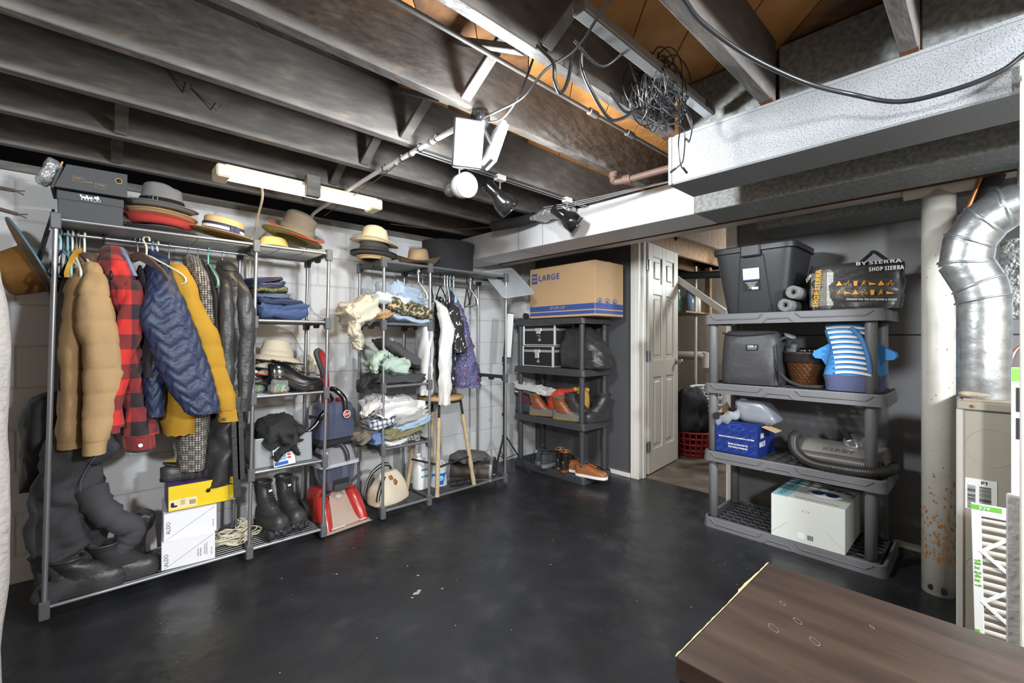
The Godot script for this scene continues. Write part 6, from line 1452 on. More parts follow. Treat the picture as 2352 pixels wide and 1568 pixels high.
	var bo := {"len": 0.29, "wid": 0.105, "h": 0.06, "toe": 0.04, "m": mt("duck_rubber", c8(104, 108, 106), 0.5), "ms": M.leather_brown, "sole": mt("gum", c8(132, 112, 74), 0.7), "sole_h": 0.028, "shaft": [0.165, 0.055], "lace": M.black, "rows": 6, "cat": "boot"}
	shoe("boot", "brown and grey laced duck boot, left one nearer the block wall", Vector3(2.985, y, -2.75), -PI / 2 + 0.45, bo, "pair of duck boots")
	shoe("boot", "brown and grey laced duck boot, right one in front of the shelf post", Vector3(2.965, y, -2.45), -PI / 2 + 0.35, bo, "pair of duck boots")
	t = thing("cloth_bag", "red orange cloth bag between the two duck boots", "bag", Vector3(3.08, y, -2.64))
	s = S(); lump(s, Vector3(0, 0.12, 0), Vector3(0.09, 0.12, 0.11), 0.7, 0.7, 30, 18, func(p: Vector3): return Vector3(0.01 * sin(p.y * 50.0), 0.008 * sin(p.z * 60.0), 0.012 * sin(p.y * 40.0 + p.x * 30.0))); lump(s, Vector3(-0.03, 0.23, 0.1), Vector3(0.02, 0.02, 0.09), 0.8, 0.8, 16, 10, null, Basis(Vector3.RIGHT, -0.2)); put(t, "cloth", s, M.redbag)
	folded("cloth", "white gloves and cloth lying across the boots, second tier", "cloth", Vector3(2.98, 0.725, -2.89), Vector3(0.08, 0.03, 0.22), Vector3(0.12, 0.0, 0.0), M.white_cl, 3, 71, "", 0.014)
	shoe("sneaker", "grey shoe with maroon and white stripes at the left end of the boot tier", Vector3(3.0, y, -2.98), -PI / 2 + 0.3, {"len": 0.25, "wid": 0.1, "h": 0.12, "toe": 0.06, "m": mt("grey_knit", c8(66, 70, 72), 0.8), "sole": M.rubber, "sole_h": 0.02, "shaft": [0.17, 0.05], "ms": mt("maroon", c8(92, 44, 52), 0.8), "mc": M.white_cl})
	t = thing("gloves", "yellow work gloves and boot tops behind the right duck boot", "gloves", Vector3(3.12, y, -2.42))
	s = S(); lump(s, Vector3(0, 0.13, 0), Vector3(0.05, 0.13, 0.055), 0.7, 0.7, 20, 14); for k in 4: lump(s, Vector3(0, 0.245 + 0.006 * (k % 2), -0.08 + k * 0.04), Vector3(0.018, 0.02, 0.026), 0.8, 0.8, 12, 8)
	put(t, "glove", s, mt("glove_yellow", c8(206, 160, 70), 0.8))
	var bb := {"len": 0.27, "wid": 0.1, "h": 0.09, "toe": 0.06, "m": M.leather, "sole": M.rubber, "sole_h": 0.03, "shaft": [0.19, 0.055], "lace": M.black, "rows": 7, "cat": "boot"}
	shoe("boot", "black leather boot just left of the front shelf post", Vector3(3.02, y, -2.36), -PI / 2 + 0.6, bb, "black boots on the far shelf")
	shoe("boot", "black leather boot behind and right of the front shelf post", Vector3(3.10, y, -2.26), -0.3 + PI, bb, "black boots on the far shelf")
	# bottom tier
	y = 0.057
	var sn := {"len": 0.28, "wid": 0.1, "h": 0.09, "toe": 0.055, "m": mt("grey_sneak", c8(64, 68, 72), 0.8), "sole": mt("grey_sole", c8(120, 122, 124), 0.7), "sole_h": 0.032, "lace": M.black, "cat": "sneakers"}
	shoe("sneaker", "grey sneaker with grey sole, left of the pair on the bottom tier", Vector3(3.03, y, -2.79), 0.25, sn, "pair of grey sneakers")
	shoe("sneaker", "grey sneaker with grey sole, right of the pair beside the ankle boots", Vector3(2.99, y, -2.67), 0.1, sn, "pair of grey sneakers")
	var cb := {"len": 0.28, "wid": 0.095, "h": 0.085, "toe": 0.055, "m": mt("black_polish", c8(40, 36, 34), 0.25), "sole": M.leather_brown, "sole_h": 0.02, "shaft": [0.15, 0.045], "mc": M.leather_tan, "cat": "boot"}
	shoe("ankle_boot", "black ankle boot with brown sole and tan lining, next to the sneakers", Vector3(3.05, y, -2.565), 0.2, cb, "pair of black ankle boots")
	shoe("ankle_boot", "black ankle boot with brown sole and tan lining, next to the tan shoes", Vector3(3.02, y, -2.47), 0.1, cb, "pair of black ankle boots")
	var ox := {"len": 0.275, "wid": 0.092, "h": 0.072, "toe": 0.045, "m": M.leather_tan, "sole": M.print_white, "sole_h": 0.022, "lace": mt("lace_orange", c8(210, 100, 40), 0.7), "mi": M.leather_brown}
	shoe("oxford_shoe", "tan leather shoe with orange laces and white sole, further left", Vector3(3.0, y, -2.36), 0.3 - PI / 2, ox, "pair of tan oxford shoes")
	shoe("oxford_shoe", "tan leather shoe with orange laces and white sole, rightmost on the bottom tier", Vector3(2.965, y, -2.215), 0.3 - PI / 2, ox, "pair of tan oxford shoes")

# ---------------------------------------------------------------- grey shelf on the right
func near_shelf_things():
	var fr := Basis(Vector3.UP, -PI / 2)
	var y := 1.335
	var t := thing("tote", "large black plastic storage tote with a latched lid and product label", "tote", Vector3(3.06, y, -0.965))
	var s := S(); loft(s, [[Vector3(0, 0, 0), 0.155, 0.165, 0, 0.25], [Vector3(0, 0.01, 0), 0.16, 0.17, 0, 0.25], [Vector3(0, 0.33, 0), 0.205, 0.215, 0, 0.22], [Vector3(0, 0.36, 0), 0.208, 0.218, 0, 0.22]], 48, 4); put(t, "body", s, M.plastic_black)
	s = S(); loft(s, [[Vector3(0, 0.365, 0), 0.222, 0.232, 0, 0.22], [Vector3(0, 0.385, 0), 0.222, 0.232, 0, 0.22], [Vector3(0, 0.40, 0), 0.215, 0.225, 0, 0.22], [Vector3(0, 0.405, 0), 0.15, 0.16, 0, 0.22]], 48, 3); put(t, "lid", s, M.plastic_black)
	put(t, "latch", bx(-0.235, -0.215, 0.33, 0.40, -0.055, 0.055, 0.008), M.plastic_black)
	s = S(); rod(s, Vector3(-0.162, 0.01, -0.09), Vector3(-0.207, 0.34, -0.062), 0.003, 6); rod(s, Vector3(-0.162, 0.01, 0.10), Vector3(-0.207, 0.34, 0.065), 0.003, 6); put(t, "rib", s, M.black).set_meta("kind", "stuff")
	var lb := Transform3D(Basis(Vector3.BACK, 0.135) * fr, Vector3(-0.193, 0.2, -0.005))
	var la := place(t, "label", mesh_of(bx(-0.045, 0.045, -0.065, 0.065, -0.001, 0.001, 0.0), M.print_black), "black and white product label", lb)
	put(la, "label_top", bx(-0.045, 0.045, 0.0, 0.065, 0.001, 0.0016, 0.0), M.print_white)
	put(la, "label_strip", bx(-0.045, 0.045, -0.006, 0.0, 0.001, 0.0018, 0.0), M.print_blue)
	s = S(); rng.seed = 11
	for k in 5: box(s, Vector3(0.0, -0.02 - k * 0.008, 0.0014), Vector3(rng.randf_range(0.03, 0.075), 0.002, 0.0006), 0)
	box(s, Vector3(0.018, -0.054, 0.0014), Vector3(0.036, 0.014, 0.0006), 0); put(la, "small_print", s, M.print_white).set_meta("kind", "stuff")
	s = S(); for k in 4: box(s, Vector3(0.0, 0.045 - k * 0.012, 0.002), Vector3(rng.randf_range(0.02, 0.06), 0.0012, 0.0004), 0)
	put(la, "small_print", s, M.print_black).set_meta("kind", "stuff")
	# foam rollers
	for q in [["lower foam roller, grey speckled end, lying against the tote", Vector3(3.02, y + 0.036, -0.79)], ["upper foam roller, grey speckled end, beside the black tote bag", Vector3(3.0, y + 0.104, -0.745)]]:
		t = thing("foam_roller", q[0], "foam roller", q[1] - Vector3(0, 0.036, 0), 0.0, "two foam rollers")
		s = S(); lathe(s, v2s([[0.0135, -0.17], [0.034, -0.17], [0.036, -0.168], [0.036, 0.168], [0.034, 0.17], [0.0135, 0.17], [0.0135, -0.17]]), 28, at(0, 0.036, 0, 0, 0, PI / 2)); put(t, "foam", s, mt("speckle", Color.WHITE, 0.85, {"alb": ntex("speckle", 78, 0.35, false, 0, [[0.0, c8(40, 40, 40)], [0.5, c8(52, 52, 52)], [0.56, c8(170, 170, 168)], [1.0, c8(190, 190, 188)]], 256, 1), "sc": 6.0}))
	# big black shopper with orange print
	t = thing("shopping_bag", "crumpled black shopping bag with orange sport icons and lettering", "bag", Vector3(3.02, y, -0.50), 0.2)
	s = S(); var nz := noise(13, 7.0)
	var wob := func(p: Vector3, u: float, v: float): return Vector3(cos(u * TAU), 0.3, sin(u * TAU)) * 0.016 * nz.get_noise_3d(p.x * 1.5, p.y * 1.5, p.z * 1.5)
	loft(s, [[Vector3(0, 0.245, 0.0), 0.10, 0.20, 0, 0.45], [Vector3(0, 0.2, 0), 0.13, 0.205, 0, 0.45], [Vector3(0, 0.08, 0), 0.145, 0.2, 0, 0.4], [Vector3(0, 0.0, 0), 0.13, 0.185, 0, 0.4]], 52, 6, wob); put(t, "body", s, mt("shopper", c8(58, 57, 56), 0.35, {"nt": ntex("n_crinkle", 62, 0.035), "ns": 0.22, "sc": 2.0}))
	s = S(); box(s, Vector3(-0.108, 0.11, -0.145), Vector3(0.05, 0.215, 0.12), 0.02, Basis(Vector3.UP, -0.5)); put(t, "side_panel", s, mt("shopper_grey", c8(122, 118, 110), 0.4, {"nt": ntex("n_crinkle", 62, 0.035), "ns": 0.2, "sc": 3.0}), "greyer side panel")
	letters(t, "SHOP SIERRA", 0.026, M.print_orange, Transform3D(Basis(Vector3.UP, -PI / 2 - 0.5) * Basis(Vector3.BACK, PI / 2 - 0.1), Vector3(-0.143, 0.115, -0.165)), 0.2)
	letters(t, "SHOP SIERRA", 0.02, M.print_white, Transform3D(fr, Vector3(-0.147, 0.198, 0.12)), 0.135)
	letters(t, "BY SIERRA", 0.026, M.print_white, Transform3D(fr * Basis(Vector3.RIGHT, -0.75), Vector3(-0.128, 0.234, 0.09)), 0.18)
	letters(t, "PASSION FOR THE OUTDOORS & SPORT", 0.009, M.print_white, Transform3D(fr * Basis(Vector3.BACK, -0.06), Vector3(-0.152, 0.045, 0.06)), 0.2)
	letters(t, ".COM", 0.018, M.print_white, Transform3D(Basis(Vector3.UP, -PI / 2 - 0.9) * Basis(Vector3.BACK, 0.7), Vector3(-0.118, 0.175, -0.205)), 0.05)
	rng.seed = 23
	for row in 2:
		for k in 7:
			s = S(); var b := fr; var p := Vector3(-0.153, 0.135 - row * 0.046 - 0.002 * k, -0.07 + k * 0.034)
			# little pictograms: tents, runners, bottles, wheels
			match (k + row * 3) % 5:
				0: prism(s, PackedVector2Array([Vector2(-0.014, -0.011), Vector2(0.0, 0.013), Vector2(0.014, -0.011)]), 0, 0.001, Transform3D(b, p))
				1:
					for d in [-1, 1]: tube(s, PackedVector3Array(moved(ring3(Vector3(d * 0.009, -0.006, 0), 0.005, 10), b, p)), 0.0012, 5, true)
					rod(s, p + b * Vector3(-0.008, -0.004, 0), p + b * Vector3(0.004, 0.006, 0), 0.0018, 5); lump(s, p + b * Vector3(0.005, 0.011, 0), Vector3.ONE * 0.0035, 1, 1, 8, 6)
				2: prism(s, PackedVector2Array([Vector2(-0.007, -0.013), Vector2(-0.008, 0.008), Vector2(-0.01, 0.012), Vector2(0.01, 0.012), Vector2(0.008, 0.008), Vector2(0.007, -0.013)]), 0, 0.001, Transform3D(b, p))
				3:
					lump(s, p + b * Vector3(0.002, 0.011, 0), Vector3.ONE * 0.0038, 1, 1, 8, 6)
					for l in [[0.0, 0.007, -0.002, -0.002, 0.003], [-0.002, -0.002, 0.007, -0.008, 0.002], [-0.002, -0.002, -0.01, -0.012, 0.002], [0, 0.005, 0.009, 0.001, 0.0015], [0, 0.005, -0.009, 0.0, 0.0015]]: rod(s, p + b * Vector3(l[0], l[1], 0), p + b * Vector3(l[2], l[3], 0), l[4], 5)
				4: prism(s, PackedVector2Array([Vector2(-0.014, -0.008), Vector2(-0.013, 0.006), Vector2(-0.006, 0.003), Vector2(0.012, -0.003), Vector2(0.015, -0.008)]), 0, 0.001, Transform3D(b, p))
			put(t, "icon", s, M.print_orange, "orange pictogram")
	s = S(); tube(s, spline([Vector3(-0.06, 0.245, 0.02), Vector3(-0.05, 0.285, 0.06), Vector3(-0.05, 0.30, 0.08), Vector3(-0.06, 0.25, 0.13)], 5), 0.009, 6); put(t, "handle", s, M.matt_black)
	# second tier
	y = 0.906
	t = thing("carry_bag", "black nylon carry bag with a small white patch, left on the second tier", "bag", Vector3(3.03, y, -1.005), 0.05)
	s = S(); var n2 := noise(19, 6.0)
	loft(s, [[Vector3(0.01, 0.325, 0), 0.09, 0.12, 0, 0.5], [Vector3(0.0, 0.31, 0), 0.125, 0.152, 0, 0.45], [Vector3(0, 0.24, 0), 0.145, 0.162, 0, 0.4], [Vector3(0, 0.06, 0), 0.15, 0.168, 0, 0.4], [Vector3(0, 0.0, 0), 0.14, 0.168, 0, 0.4]], 48, 6, func(p: Vector3, u: float, v: float): return Vector3(cos(u * TAU), 0, sin(u * TAU)) * 0.012 * n2.get_noise_3d(p.x, p.y, p.z)); put(t, "body", s, M.nylon)
	s = S(); tube(s, spline([Vector3(-0.12, 0.31, -0.15), Vector3(-0.14, 0.295, -0.05), Vector3(-0.14, 0.30, 0.05), Vector3(-0.12, 0.315, 0.15)], 6), 0.006, 6); tube(s, spline([Vector3(-0.145, 0.24, 0.155), Vector3(-0.152, 0.1, 0.168), Vector3(-0.15, 0.0, 0.17)], 6), 0.004, 6); put(t, "piping", s, M.matt_black).set_meta("kind", "stuff")
	put(t, "patch", bx(-0.156, -0.151, 0.205, 0.24, -0.005, 0.06, 0.001), M.print_black, "patch")
	letters(t, "ZMR-A", 0.0125, M.print_white, Transform3D(fr, Vector3(-0.1575, 0.228, 0.028)), 0.05, true, true)
	letters(t, "PROFESSIONAL", 0.004, M.print_white, Transform3D(fr, Vector3(-0.1575, 0.214, 0.028)), 0.045, false)
	# bronze lattice pot
	t = thing("plant_pot", "bronze lattice plant pot filled with shiny things and a funnel", "pot", Vector3(3.06, y, -0.735))
	s = S(); grid(s, 64, 26, func(u: float, v: float):
		var r := lerpf(0.07, 0.108, v); var a := u * TAU
		var d: float = maxf(absf(sin(a * 11.0 + v * 12.0)), absf(sin(a * 11.0 - v * 12.0)))
		return Vector3(cos(a) * (r - 0.006 * (1.0 - pow(d, 6.0) * 0.0) * (1.0 - 0.0) + 0.006 * (1.0 - absf(sin(a * 11.0 + v * 12.0)) * absf(sin(a * 11.0 - v * 12.0)))), v * 0.14, sin(a) * (r - 0.006 + 0.006 * (1.0 - absf(sin(a * 11.0 + v * 12.0)) * absf(sin(a * 11.0 - v * 12.0))))), true); put(t, "lattice", s, mt("bronze", c8(122, 82, 52), 0.38, {"metal": 0.7}))
	put(t, "rim", S2lathe([[0.112, 0.138], [0.118, 0.142], [0.116, 0.16], [0.12, 0.164], [0.118, 0.182], [0.124, 0.187], [0.124, 0.2], [0.116, 0.2], [0.108, 0.14]], 36, Transform3D()), mt("bronze_dark", c8(62, 56, 52), 0.4, {"metal": 0.5}))
	s = S(); lathe(s, [Vector2(0, 0.16), Vector2(0.114, 0.16)], 24); put(t, "fill", s, M.black)
	s = S(); rng.seed = 31
	for k in 6: lump(s, Vector3(rng.randf_range(-0.05, 0.05), 0.2, rng.randf_range(-0.02, 0.09)), Vector3(0.03, 0.022, 0.03), 0.8, 0.8, 12, 8, func(p: Vector3): return Vector3.ONE * 0.004 * sin(p.x * 200.0))
	var wr := thing("foil_wrap", "shiny dark foil wrap in the top of the bronze pot", "foil", Vector3(3.06, y, -0.735)); put(wr, "foil", s, M.gloss_black)
	s = S(); lathe(s, v2s([[0.0, 0.0], [0.045, 0.0], [0.047, 0.008], [0.03, 0.028], [0.02, 0.035], [0.018, 0.06], [0.0, 0.06]]), 24, at(-0.02, 0.195, -0.065, 0, 0.3, 0.5)); var fu := thing("funnel", "grey plastic funnel on the rim of the bronze pot", "funnel", Vector3(3.06, y, -0.735)); put(fu, "funnel", s, M.plastic_char)
	t = thing("hose", "black rubber hose with a flat disc end looped round the bronze pot", "hose", Vector3(2.95, y, -0.78))
	s = S(); tube(s, spline([Vector3(0.04, 0.285, -0.01), Vector3(0.0, 0.27, -0.06), Vector3(-0.03, 0.2, -0.085), Vector3(-0.045, 0.11, -0.07), Vector3(-0.055, 0.04, -0.01), Vector3(-0.06, 0.012, 0.06), Vector3(-0.05, 0.011, 0.13), Vector3(0.0, 0.011, 0.16)], 8), 0.0095, 10); put(t, "tube", s, M.rubber)
	s = S(); lathe(s, v2s([[0.0, 0.006], [0.03, 0.006], [0.034, 0.0], [0.03, -0.006], [0.0, -0.006]]), 24, at(0.04, 0.292, -0.02, 0, 0.5, 0.2)); put(t, "disc", s, M.plastic_grey)
	# blue striped beach bag
	t = thing("beach_bag", "bright blue and white striped beach bag with a slate base", "bag", Vector3(2.99, y, -0.495))
	s = S(); var n3 := noise(29, 6.0); var wb := func(p: Vector3, u: float, v: float): return Vector3(cos(u * TAU), 0, sin(u * TAU)) * 0.010 * n3.get_noise_3d(p.x, p.y, p.z)
	loft(s, [[Vector3(0, 0.085, 0), 0.122, 0.128, 0, 0.4], [Vector3(0, 0.0, 0), 0.115, 0.12, 0, 0.4]], 48, 6, wb); put(t, "base", s, M.slate)
	s = S(); loft(s, [[Vector3(0.0, 0.355, -0.04), 0.05, 0.095, 0, 0.7], [Vector3(0.0, 0.31, -0.03), 0.08, 0.098, 0, 0.6], [Vector3(0, 0.22, 0.0), 0.11, 0.105, 0, 0.5], [Vector3(0, 0.085, 0), 0.12, 0.126, 0, 0.4]], 48, 8, wb); put(t, "body", s, M.sky)
	# sewn panel with stripes: each stripe an own raised band of cloth
	for k in 10:
		var v0 := 0.09 + k * 0.0262; s = S()
		grid(s, 8, 2, func(u: float, v: float):
			var yy := v0 + 0.013 * v; var f := clampf((yy - 0.085) / 0.26, 0, 1)
			return Vector3(lerpf(-0.126, -0.055, f * f) - 0.007 - 0.01 * sin(u * PI) * f, yy + 0.006 * sin(u * 4.0), lerpf(-0.06, 0.09, u) - 0.06 * f * f * (1.0 - 0.5 * u))); put(t, "white_stripe", s, M.white_cl)
	for d in [-1, 1]:
		s = S(); prism(s, PackedVector2Array([Vector2(0.06, 0.285), Vector2(0.1, 0.25), Vector2(0.172, 0.205), Vector2(0.178, 0.185), Vector2(0.165, 0.168), Vector2(0.135, 0.165), Vector2(0.105, 0.11), Vector2(0.06, 0.11)]), -0.045, 0.04, Transform3D(Basis(Vector3(0, 0, d), Vector3.UP, Vector3(-d, 0, 0)), Vector3(-0.02, 0, 0))); put(t, "side_fold", s, M.sky)
	s = S(); tube(s, spline([Vector3(-0.085, 0.33, 0.0), Vector3(-0.12, 0.28, 0.045), Vector3(-0.135, 0.19, 0.075), Vector3(-0.13, 0.1, 0.085)], 6), 0.011, 8); put(t, "handle", s, mt("blue_strap", c8(74, 122, 176), 0.8))
	# third tier
	y = 0.48
	t = thing("shampoo_carton", "open blue printed carton full of vacuum cleaner attachments", "box", Vector3(2.98, y, -1.045), -0.04)
	s = S()
	for q in [[-0.13, -0.126, -0.125, 0.125], [0.126, 0.13, -0.125, 0.125]]: box(s, Vector3((q[0] + q[1]) / 2, 0.1, 0), Vector3(0.004, 0.2, 0.25), 0.001)
	for z in [-0.123, 0.123]: box(s, Vector3(0, 0.1, z), Vector3(0.26, 0.2, 0.004), 0.001)
	box(s, Vector3(0, 0.003, 0), Vector3(0.26, 0.004, 0.25), 0.001); put(t, "walls", s, M.box_blue).set_meta("kind", "stuff")
	s = S()
	for i in 5:
		for j in 4:
			var p := Vector3(-0.1312, 0.03 + j * 0.045, -0.1 + i * 0.05)
			for d in [-1, 1]: rod(s, p + Vector3(0, -0.016, -0.02), p + Vector3(0, 0.016 * d * 0.5 + 0.008, 0.02), 0.0005, 4)
	put(t, "pattern", s, mt("print_pale", c8(92, 128, 206), 0.5)).set_meta("kind", "stuff")
	letters(t, "MULTI-SURFACE SHAMPOO SYSTEM", 0.0085, M.print_white, Transform3D(fr, Vector3(-0.1318, 0.1, 0.0)), 0.205)
	letters(t, "Made in America by\nThe Kirby Company", 0.0105, M.print_white, Transform3D(fr, Vector3(-0.1318, 0.052, 0.01)), 0.115)
	letters(t, "AVA\nMULTI", 0.03, M.print_white, at(-0.07, 0.1, 0.1262), 0.085)
	s = S(); prism(s, PackedVector2Array([Vector2(-0.12, 0.0), Vector2(0.12, 0.0), Vector2(0.12, 0.09), Vector2(-0.1, 0.03)]), -0.002, 0.002, at(0.0, 0.2, -0.12, 0, -0.5)); put(t, "flap", s, M.card, "brown flap")
	s = S(); box(s, Vector3(-0.05, 0.17, 0.17), Vector3(0.1, 0.003, 0.08), 0.001, Basis(Vector3.RIGHT, 0.3)); put(t, "flap", s, M.card, "brown flap")
	s = S(); tube(s, PackedVector3Array(moved(flat_ring(Vector3.ZERO, 0.045, 0.018, 0.0, 18), Basis(Vector3.UP, PI / 2) * Basis(Vector3.RIGHT, PI / 2), Vector3(-0.131, 0.162, 0.0))), 0.0008, 4, true); put(t, "hand_hole", s, M.print_pale)
	t = thing("nozzle", "black tapering vacuum nozzle sticking out of the blue carton", "nozzle", Vector3(2.98, y, -1.045))
	s = S(); tube(s, spline([Vector3(0.02, 0.1, 0.06), Vector3(-0.04, 0.2, 0.0), Vector3(-0.08, 0.29, -0.03)], 5), func(v: float): return lerpf(0.026, 0.006, v), 14); put(t, "nozzle", s, M.plastic_black)
	t = thing("pipe", "black pipe end lying across the left rim of the blue carton", "pipe", Vector3(2.98, y, -1.045))
	s = S(); tube(s, PackedVector3Array([Vector3(-0.145, 0.222, -0.12), Vector3(0.08, 0.2, -0.06)]), 0.022, 16); put(t, "pipe", s, M.plastic_black)
	t = thing("plastic_wrap", "crumpled clear plastic bag hanging over the blue carton's left rim", "bag", Vector3(2.98, y, -1.045))
	s = S(); lump(s, Vector3(-0.12, 0.215, -0.06), Vector3(0.025, 0.03, 0.085), 0.8, 0.8, 24, 14, func(p: Vector3): return Vector3(0.008 * sin(p.z * 120.0), 0.008 * sin(p.z * 90.0 + p.x * 80.0), 0), Basis(Vector3.RIGHT, -0.5)); put(t, "film", s, M.frost)
	t = thing("clear_tank", "clear grey plastic tank standing in the blue carton", "tank", Vector3(2.98, y, -1.045))
	s = S(); loft(s, [[Vector3(0, 0.325, 0.03), 0.05, 0.05, 0, 0.25], [Vector3(0, 0.31, 0.045), 0.07, 0.085, 0, 0.25], [Vector3(0, 0.22, 0.09), 0.085, 0.105, 0, 0.22], [Vector3(0, 0.19, 0.09), 0.06, 0.08, 0, 0.25]], 32, 4); put(t, "tank", s, mt("tank_grey", c8(150, 154, 164), 0.2, {"alpha": 0.7}))
	t = thing("clear_cup", "round clear plastic cup on top of the blue carton's contents", "cup", Vector3(2.98, y, -1.045)); s = S(); lathe(s, v2s([[0.0, 0], [0.032, 0.0], [0.034, 0.05], [0.031, 0.05], [0.03, 0.004]]), 22, at(-0.04, 0.275, 0.0, 0, 0.5, 0.6)); put(t, "cup", s, M.clear)
	# vacuum head and hose
	t = thing("floor_tool", "grey vacuum cleaner floor tool with a clamp on the third tier", "vacuum tool", Vector3(3.05, y, -0.56), 0.0)
	s = S()
	var hp := smooth_loop([[-0.13, 0.02], [0.1, 0.02], [0.12, 0.06], [0.07, 0.115], [-0.04, 0.115], [-0.12, 0.075]])
	prism(s, hp, -0.18, 0.19, Transform3D(), true); put(t, "housing", s, mt("vac_grey", c8(142, 138, 132), 0.35, {"metal": 0.3}))
	s = S(); rod(s, Vector3(-0.118, 0.042, -0.18), Vector3(-0.118, 0.042, 0.19), 0.034, 16); put(t, "bumper", s, mt("vac_dark", c8(88, 86, 84), 0.4))
	s = S(); prism(s, scaled(hp, 1.12), -0.2, -0.17); put(t, "end_cap", s, M.vac_dark)
	s = S(); lathe(s, v2s([[0.0, 0.03], [0.045, 0.03], [0.052, 0.015], [0.052, 0.0]]), 24, at(-0.02, 0.13, 0.06, 0, 0.0, 0.9)); put(t, "dial", s, M.steel)
	s = S(); box(s, Vector3(-0.05, 0.17, 0.03), Vector3(0.014, 0.11, 0.026), 0.004, Basis.from_euler(Vector3(-0.5, 0, 0.3))); put(t, "lever", s, M.black); s = S(); box(s, Vector3(-0.06, 0.13, 0.055), Vector3(0.016, 0.06, 0.028), 0.004, Basis.from_euler(Vector3(-0.5, 0, 0.3))); put(t, "lever_plate", s, M.steel)
	letters(t, "KIRBY", 0.022, M.vac_dark, Transform3D(fr * Basis(Vector3.RIGHT, -0.9), Vector3(-0.098, 0.096, 0.0)), 0.14)
	t = thing("vacuum_hose", "black ribbed vacuum hose curving along the front of the third tier", "hose", Vector3(2.9, y, -0.6))
	var hp2 := spline([Vector3(0.08, 0.15, -0.16), Vector3(0.02, 0.13, -0.165), Vector3(-0.03, 0.07, -0.14), Vector3(-0.055, 0.03, -0.06), Vector3(-0.065, 0.026, 0.06), Vector3(-0.05, 0.028, 0.18), Vector3(0.02, 0.035, 0.25), Vector3(0.12, 0.04, 0.27)], 36)
	s = S(); tube(s, hp2, func(v: float): return 0.0245 + 0.003 * (1.0 if int(round(v * 252.0)) % 3 == 0 else -0.4), 14); put(t, "hose", s, mt("hose_black", c8(52, 50, 48), 0.3))
	# foot bath box
	t = carton("foot_bath_box", "white carton with a pale blue top strip and barcode on the lowest tier", Vector3(3.03, 0.064, -0.68), 0.0, Vector3(0.40, 0.235, 0.345), mt("box_ivory", c8(214, 218, 212), 0.55))
	put(t, "top_strip", bx(-0.2, 0.2, 0.235, 0.2365, -0.172, -0.09, 0.0), mt("aqua", c8(150, 200, 208), 0.55), "pale blue strip")
	letters(t, "FOOT BATH", 0.03, mt("aqua_dark", c8(88, 132, 144), 0.55), Transform3D(Basis(Vector3(1, 0, 0), Vector3(0, 0, -1), Vector3(0, 1, 0)), Vector3(-0.02, 0.238, -0.13)), 0.3)
	letters(t, "Multifunctional Foot Bath", 0.018, mt("print_tan", c8(170, 164, 140), 0.6), Transform3D(Basis(Vector3(0, 0, 1), Vector3(1, 0, 0), Vector3(0, 1, 0)), Vector3(-0.165, 0.238, 0.04)), 0.2, false)
	s = S(); lathe(s, v2s([[0.0, 0.001], [0.075, 0.001], [0.075, 0.0]]), 30, Transform3D(Basis(Vector3(0.75, 0, 0), Vector3.UP, Vector3(0, 0, 1.1)), Vector3(-0.01, 0.2358, 0.045))); put(t, "picture", s, M.print_white)
	for d in [-1, 1]:
		s = S(); lump(s, Vector3(0.0, 0.237, 0.045 + d * 0.035), Vector3(0.042, 0.0008, 0.03), 1, 1, 18, 6); put(t, "picture", s, mt("deep_blue", c8(44, 62, 112), 0.5), "dark blue picture")
	s = S(); for k in 3: lump(s, Vector3(0.12 - 0.01 * k, 0.237, 0.05 + k * 0.04), Vector3(0.02, 0.0008, 0.014), 1, 1, 12, 6)
	put(t, "small_pictures", s, mt("steel_blue", c8(80, 104, 130), 0.5)).set_meta("kind", "stuff")
	s = S(); for k in 9: box(s, Vector3(-0.2008, 0.04, 0.005 + k * 0.0032), Vector3(0.0008, 0.026, 0.0018 if k % 3 else 0.001), 0)
	put(t, "barcode", s, M.print_black).set_meta("kind", "stuff")
	put(t, "label", bx(-0.2008, -0.2, 0.026, 0.056, -0.04, -0.008, 0.0), M.print_white)
	s = S(); for q in [[-0.172, 0.02, -0.09, 0.095], [0.172, 0.02, 0.09, 0.095]]: rod(s, Vector3(-0.2003, q[1], q[0]), Vector3(-0.2003, q[3], q[2]), 0.0008, 4)
	put(t, "fold_line", s, M.print_tan).set_meta("kind", "stuff")
	for k in 4: put(t, "colour_dot", bx(-0.2008, -0.2, 0.175, 0.179, -0.02 + k * 0.01, -0.016 + k * 0.01, 0.0), [M.print_black, M.cyan, M.print_red, M.print_black][k])

func moved(a: Array, b: Basis, p: Vector3) -> Array:
	var o := []; for q in a: o.append(p + b * q)
	return o

